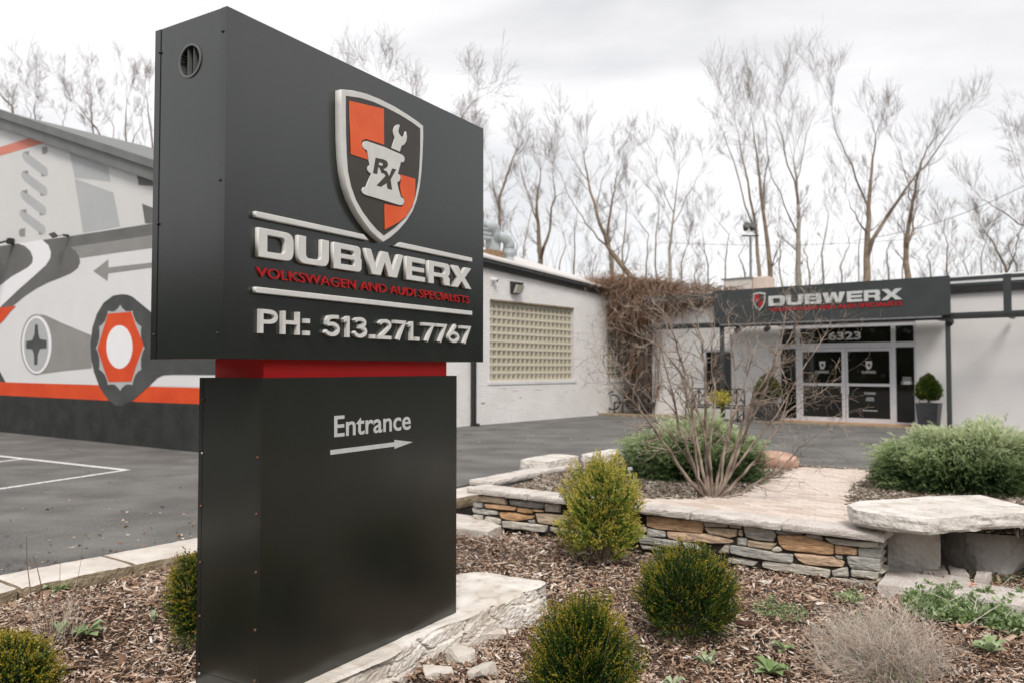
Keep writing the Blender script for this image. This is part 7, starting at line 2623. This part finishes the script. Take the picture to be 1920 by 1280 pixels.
# left group over the mural roof
tree('bare tree over the mural roof nearest the big sign', 40, [(252, 420), (240, 300), (234, 240), (238, 190)], .15, 60, 15, limbs=[([(240, 290), (262, 240), (270, 200)], .5)], mat='bark', dens=1.0)
tree('lichen spotted bare tree with two diagonal limbs over the mural roof', 40, [(232, 420), (205, 290), (180, 240), (150, 205)], .14, 50, 16, limbs=[([(190, 262), (160, 215), (140, 188), (125, 165)], .7)], mat='bark', dens=1.0)
tree('bare tree left of centre over the mural gable', 40, [(66, 400), (66, 260), (64, 210), (68, 185)], .12, 62, 17, limbs=[([(66, 240), (50, 200), (40, 170)], .6)], mat='bark', dens=1.05)
tree('bare tree at the left edge leaning over the gable', 40, [(60, 400), (22, 200), (0, 178), (-20, 150)], .14, 46, 18, mat='bark')
tree('faint slim bare tree between the mural gable and the sign', 40, [(176, 420), (178, 300), (172, 220), (170, 165)], .13, 50, 19, mat='bark')
tree('bare tree close behind the left side of the sign cabinet', 40, [(300, 420), (288, 300), (280, 220), (272, 170)], .14, 56, 20, mat='bark')
# second rank, farther and thinner
far_lb = ['slim bare tree low on the skyline %s', ]
spots = [(1168, 340, 'behind the leaning tree top'), (1280, 390, 'behind the slender pale tree'), (1395, 420, 'close left of the floodlights'), (1610, 350, 'behind the forked trunk'), (1690, 360, 'behind the knotty tree'), (1842, 380, 'behind the arching tree'), (1902, 400, 'near the right edge above the rail'), (1048, 400, 'right of the twin stem tree'), (960, 400, 'over the roof vents'), (30, 170, 'behind the gable at the left edge'), (205, 180, 'behind the two diagonal limbs'), (985, 330, 'just right of the sign edge'), (1075, 370, 'between the twin stem and leaning trees'), (1210, 380, 'over the vine covered corner'), (1232, 330, 'left of the slender pale tree'),
         (1330, 400, 'above the canopy left end'), (1360, 380, 'left of the floodlight pole'), (1466, 390, 'between the twin trunks and the pale trunk'), (1520, 410, 'right of the pale trunk'), (1545, 350, 'over the word on the fascia'),
         (1580, 400, 'left of the forked tree'), (1665, 410, 'in the fork gap of the big tree'), (1745, 420, 'above the right end of the fascia sign'), (1780, 400, 'over the first length of roof rail'),
         (1815, 430, 'over the black rail upright'), (1305, 430, 'behind the canopy left post'), (120, 170, 'high over the mural roof'), (1875, 440, 'beside the arching tree at right'), (1115, 420, 'behind the leaning trunk')]
for i, (x, y, lb) in enumerate(spots):
    rg = random.Random(100 + i)
    dpt = rg.uniform(42, 50)
    tree('thin bare sapling ' + lb, dpt, [(x, 560), (x + rg.uniform(-6, 6), (560 + y) / 2 + 20), (x + rg.uniform(-14, 14), y + 60), (x + rg.uniform(-18, 18), y + 30)], rg.uniform(.07, .12), 48, 100 + i, order=4, dens=.92, name='bare_sapling', group='thin saplings in the far wood', fine=1.1)
# low far scrub that reads as one mass
rg = random.Random(55); mb = MB()
for i in range(420):
    x = rg.uniform(-34, 62); y = rg.uniform(52, 66)
    hgt = rg.uniform(3.0, 7.5)
    m2 = MB()
    grow(m2, (x, y, -.5), (rg.gauss(0, .15), 0, 1), hgt, rg.uniform(.03, .07), 2, rg, 4, .12, .05, 3, 3, .008, 0, .5, .6)
    mb.add(m2.v, m2.f)
obj('far_scrub', mesh_from('far_scrub', mb.v, mb.f, M['twig']), kind='stuff')

# floodlight pole behind the roof
dpt = 33
b = at_y(1407, 540, dpt)
pl = empty('floodlight_pole', 'pole with two black floodlights among the trees above the canopy', 'light pole', (b[0], dpt, 0))
tp = at_y(1407, 428, dpt)
MB().tube([(0, 0, 0), (tp[0] - b[0], 0, tp[2] - .3)], [.07, .05], 8).build('pole', M['fascia'], pl)
MB().box(-.35 + tp[0] - b[0], .35 + tp[0] - b[0], -.03, .03, tp[2] - .36, tp[2] - .30).build('cross_arm', M['black_metal'], pl)
for px_ in (1399, 1411):
    q = at_y(px_, 426, dpt)
    h = MB().tube([(0, .12, -.12), (0, 0, 0), (0, -.16, .06)], [.08, .14, .15], 10).build('lamp_head', M['black_metal'], pl)
    h.location = (q[0] - b[0], 0, q[2])
# overhead cable
a = at_y(1600, 452, 30); c = at_y(2050, 278, 22)
pts = [a * (1 - t) + c * t + np.array([0, 0, -.5 * math.sin(math.pi * t)]) for t in np.linspace(0, 1, 12)]
cb = MB().tube([p - a for p in pts], .012, 4).build('overhead_cable', M['fascia'], None, label='thin overhead cable crossing the sky at right', cat='cable', loc=tuple(a))
a = at_y(1240, 455, 34); c = at_y(1720, 448, 34)
cb = MB().tube([p - a for p in [a * (1 - t) + c * t + np.array([0, 0, -.2 * math.sin(math.pi * t)]) for t in np.linspace(0, 1, 10)]], .010, 4).build('overhead_cable', M['fascia'], None, label='thin level cable strung between trees above the canopy', cat='cable', loc=tuple(a))
print('tree tris', TRI)

# unseen wood, added round the lot for dark reflections in glass and satin paint
rng = np.random.default_rng(71)
n = 20000
sd = rng.integers(0, 3, n)
u = rng.uniform(0, 1, n); dp = rng.uniform(0, 9, n)
X_ = np.where(sd == 0, -50 + 98 * u, np.where(sd == 1, 40 + dp, -44 - dp))
Y_ = np.where(sd == 0, -27 - dp, -30 + 78 * u)
Y_ = np.where(sd == 2, -30 + 68 * u, Y_)
hh = 8.0 + 2.0 * np.sin(X_ * .31 + Y_ * .23) + 1.5 * np.sin(X_ * .83 + Y_ * .61 + 1)
P = np.column_stack([X_, Y_, rng.uniform(0, 1, n) ** .8 * hh - .4])
V, F, A = leaf_cloud(P, rng.normal(size=(n, 3)), rng.uniform(.8, 1.9, n), rng.uniform(.5, 1.2, n), rng.uniform(.0, .30, n), rng)
obj('added_reflection_wood', mesh_from('added_reflection_wood', V, F, M['juniper'], attr=A), kind='stuff')
# dry leaves and grit blown over the asphalt and along the curb
rng = np.random.default_rng(91)
n = 260
t = rng.uniform(0, 1, n)
base_ = cur1[:2] * (1 - t)[:, None] + cur3[:2] * t[:, None]
nrm_ = np.array([-dirc[1], dirc[0]])
Q = base_ + nrm_ * (np.abs(rng.normal(0, 1, n)) ** 1.6 * 1.3 + .03)[:, None]
Q2 = np.stack([rng.uniform(-3, 9, n), rng.uniform(11, 24, n)], 1)
Q = np.concatenate([Q, Q2]); n = len(Q)
a = rng.uniform(0, 6.28, n)
V, F, A = leaf_cloud(np.column_stack([Q, np.full(n, .008)]), np.stack([np.cos(a), np.sin(a), .12 * np.ones(n)], 1), rng.uniform(.02, .07, n), rng.uniform(.012, .04, n), rng.uniform(0, 1, n), rng)
V[:, 2] = np.maximum(V[:, 2], .005)
obj('leaf_litter', mesh_from('leaf_litter', V, F, M['chips'], attr=A), kind='stuff')
print('TOTAL', sum(len(o.data.polygons) for o in bpy.data.objects if o.type == 'MESH'), TRI)
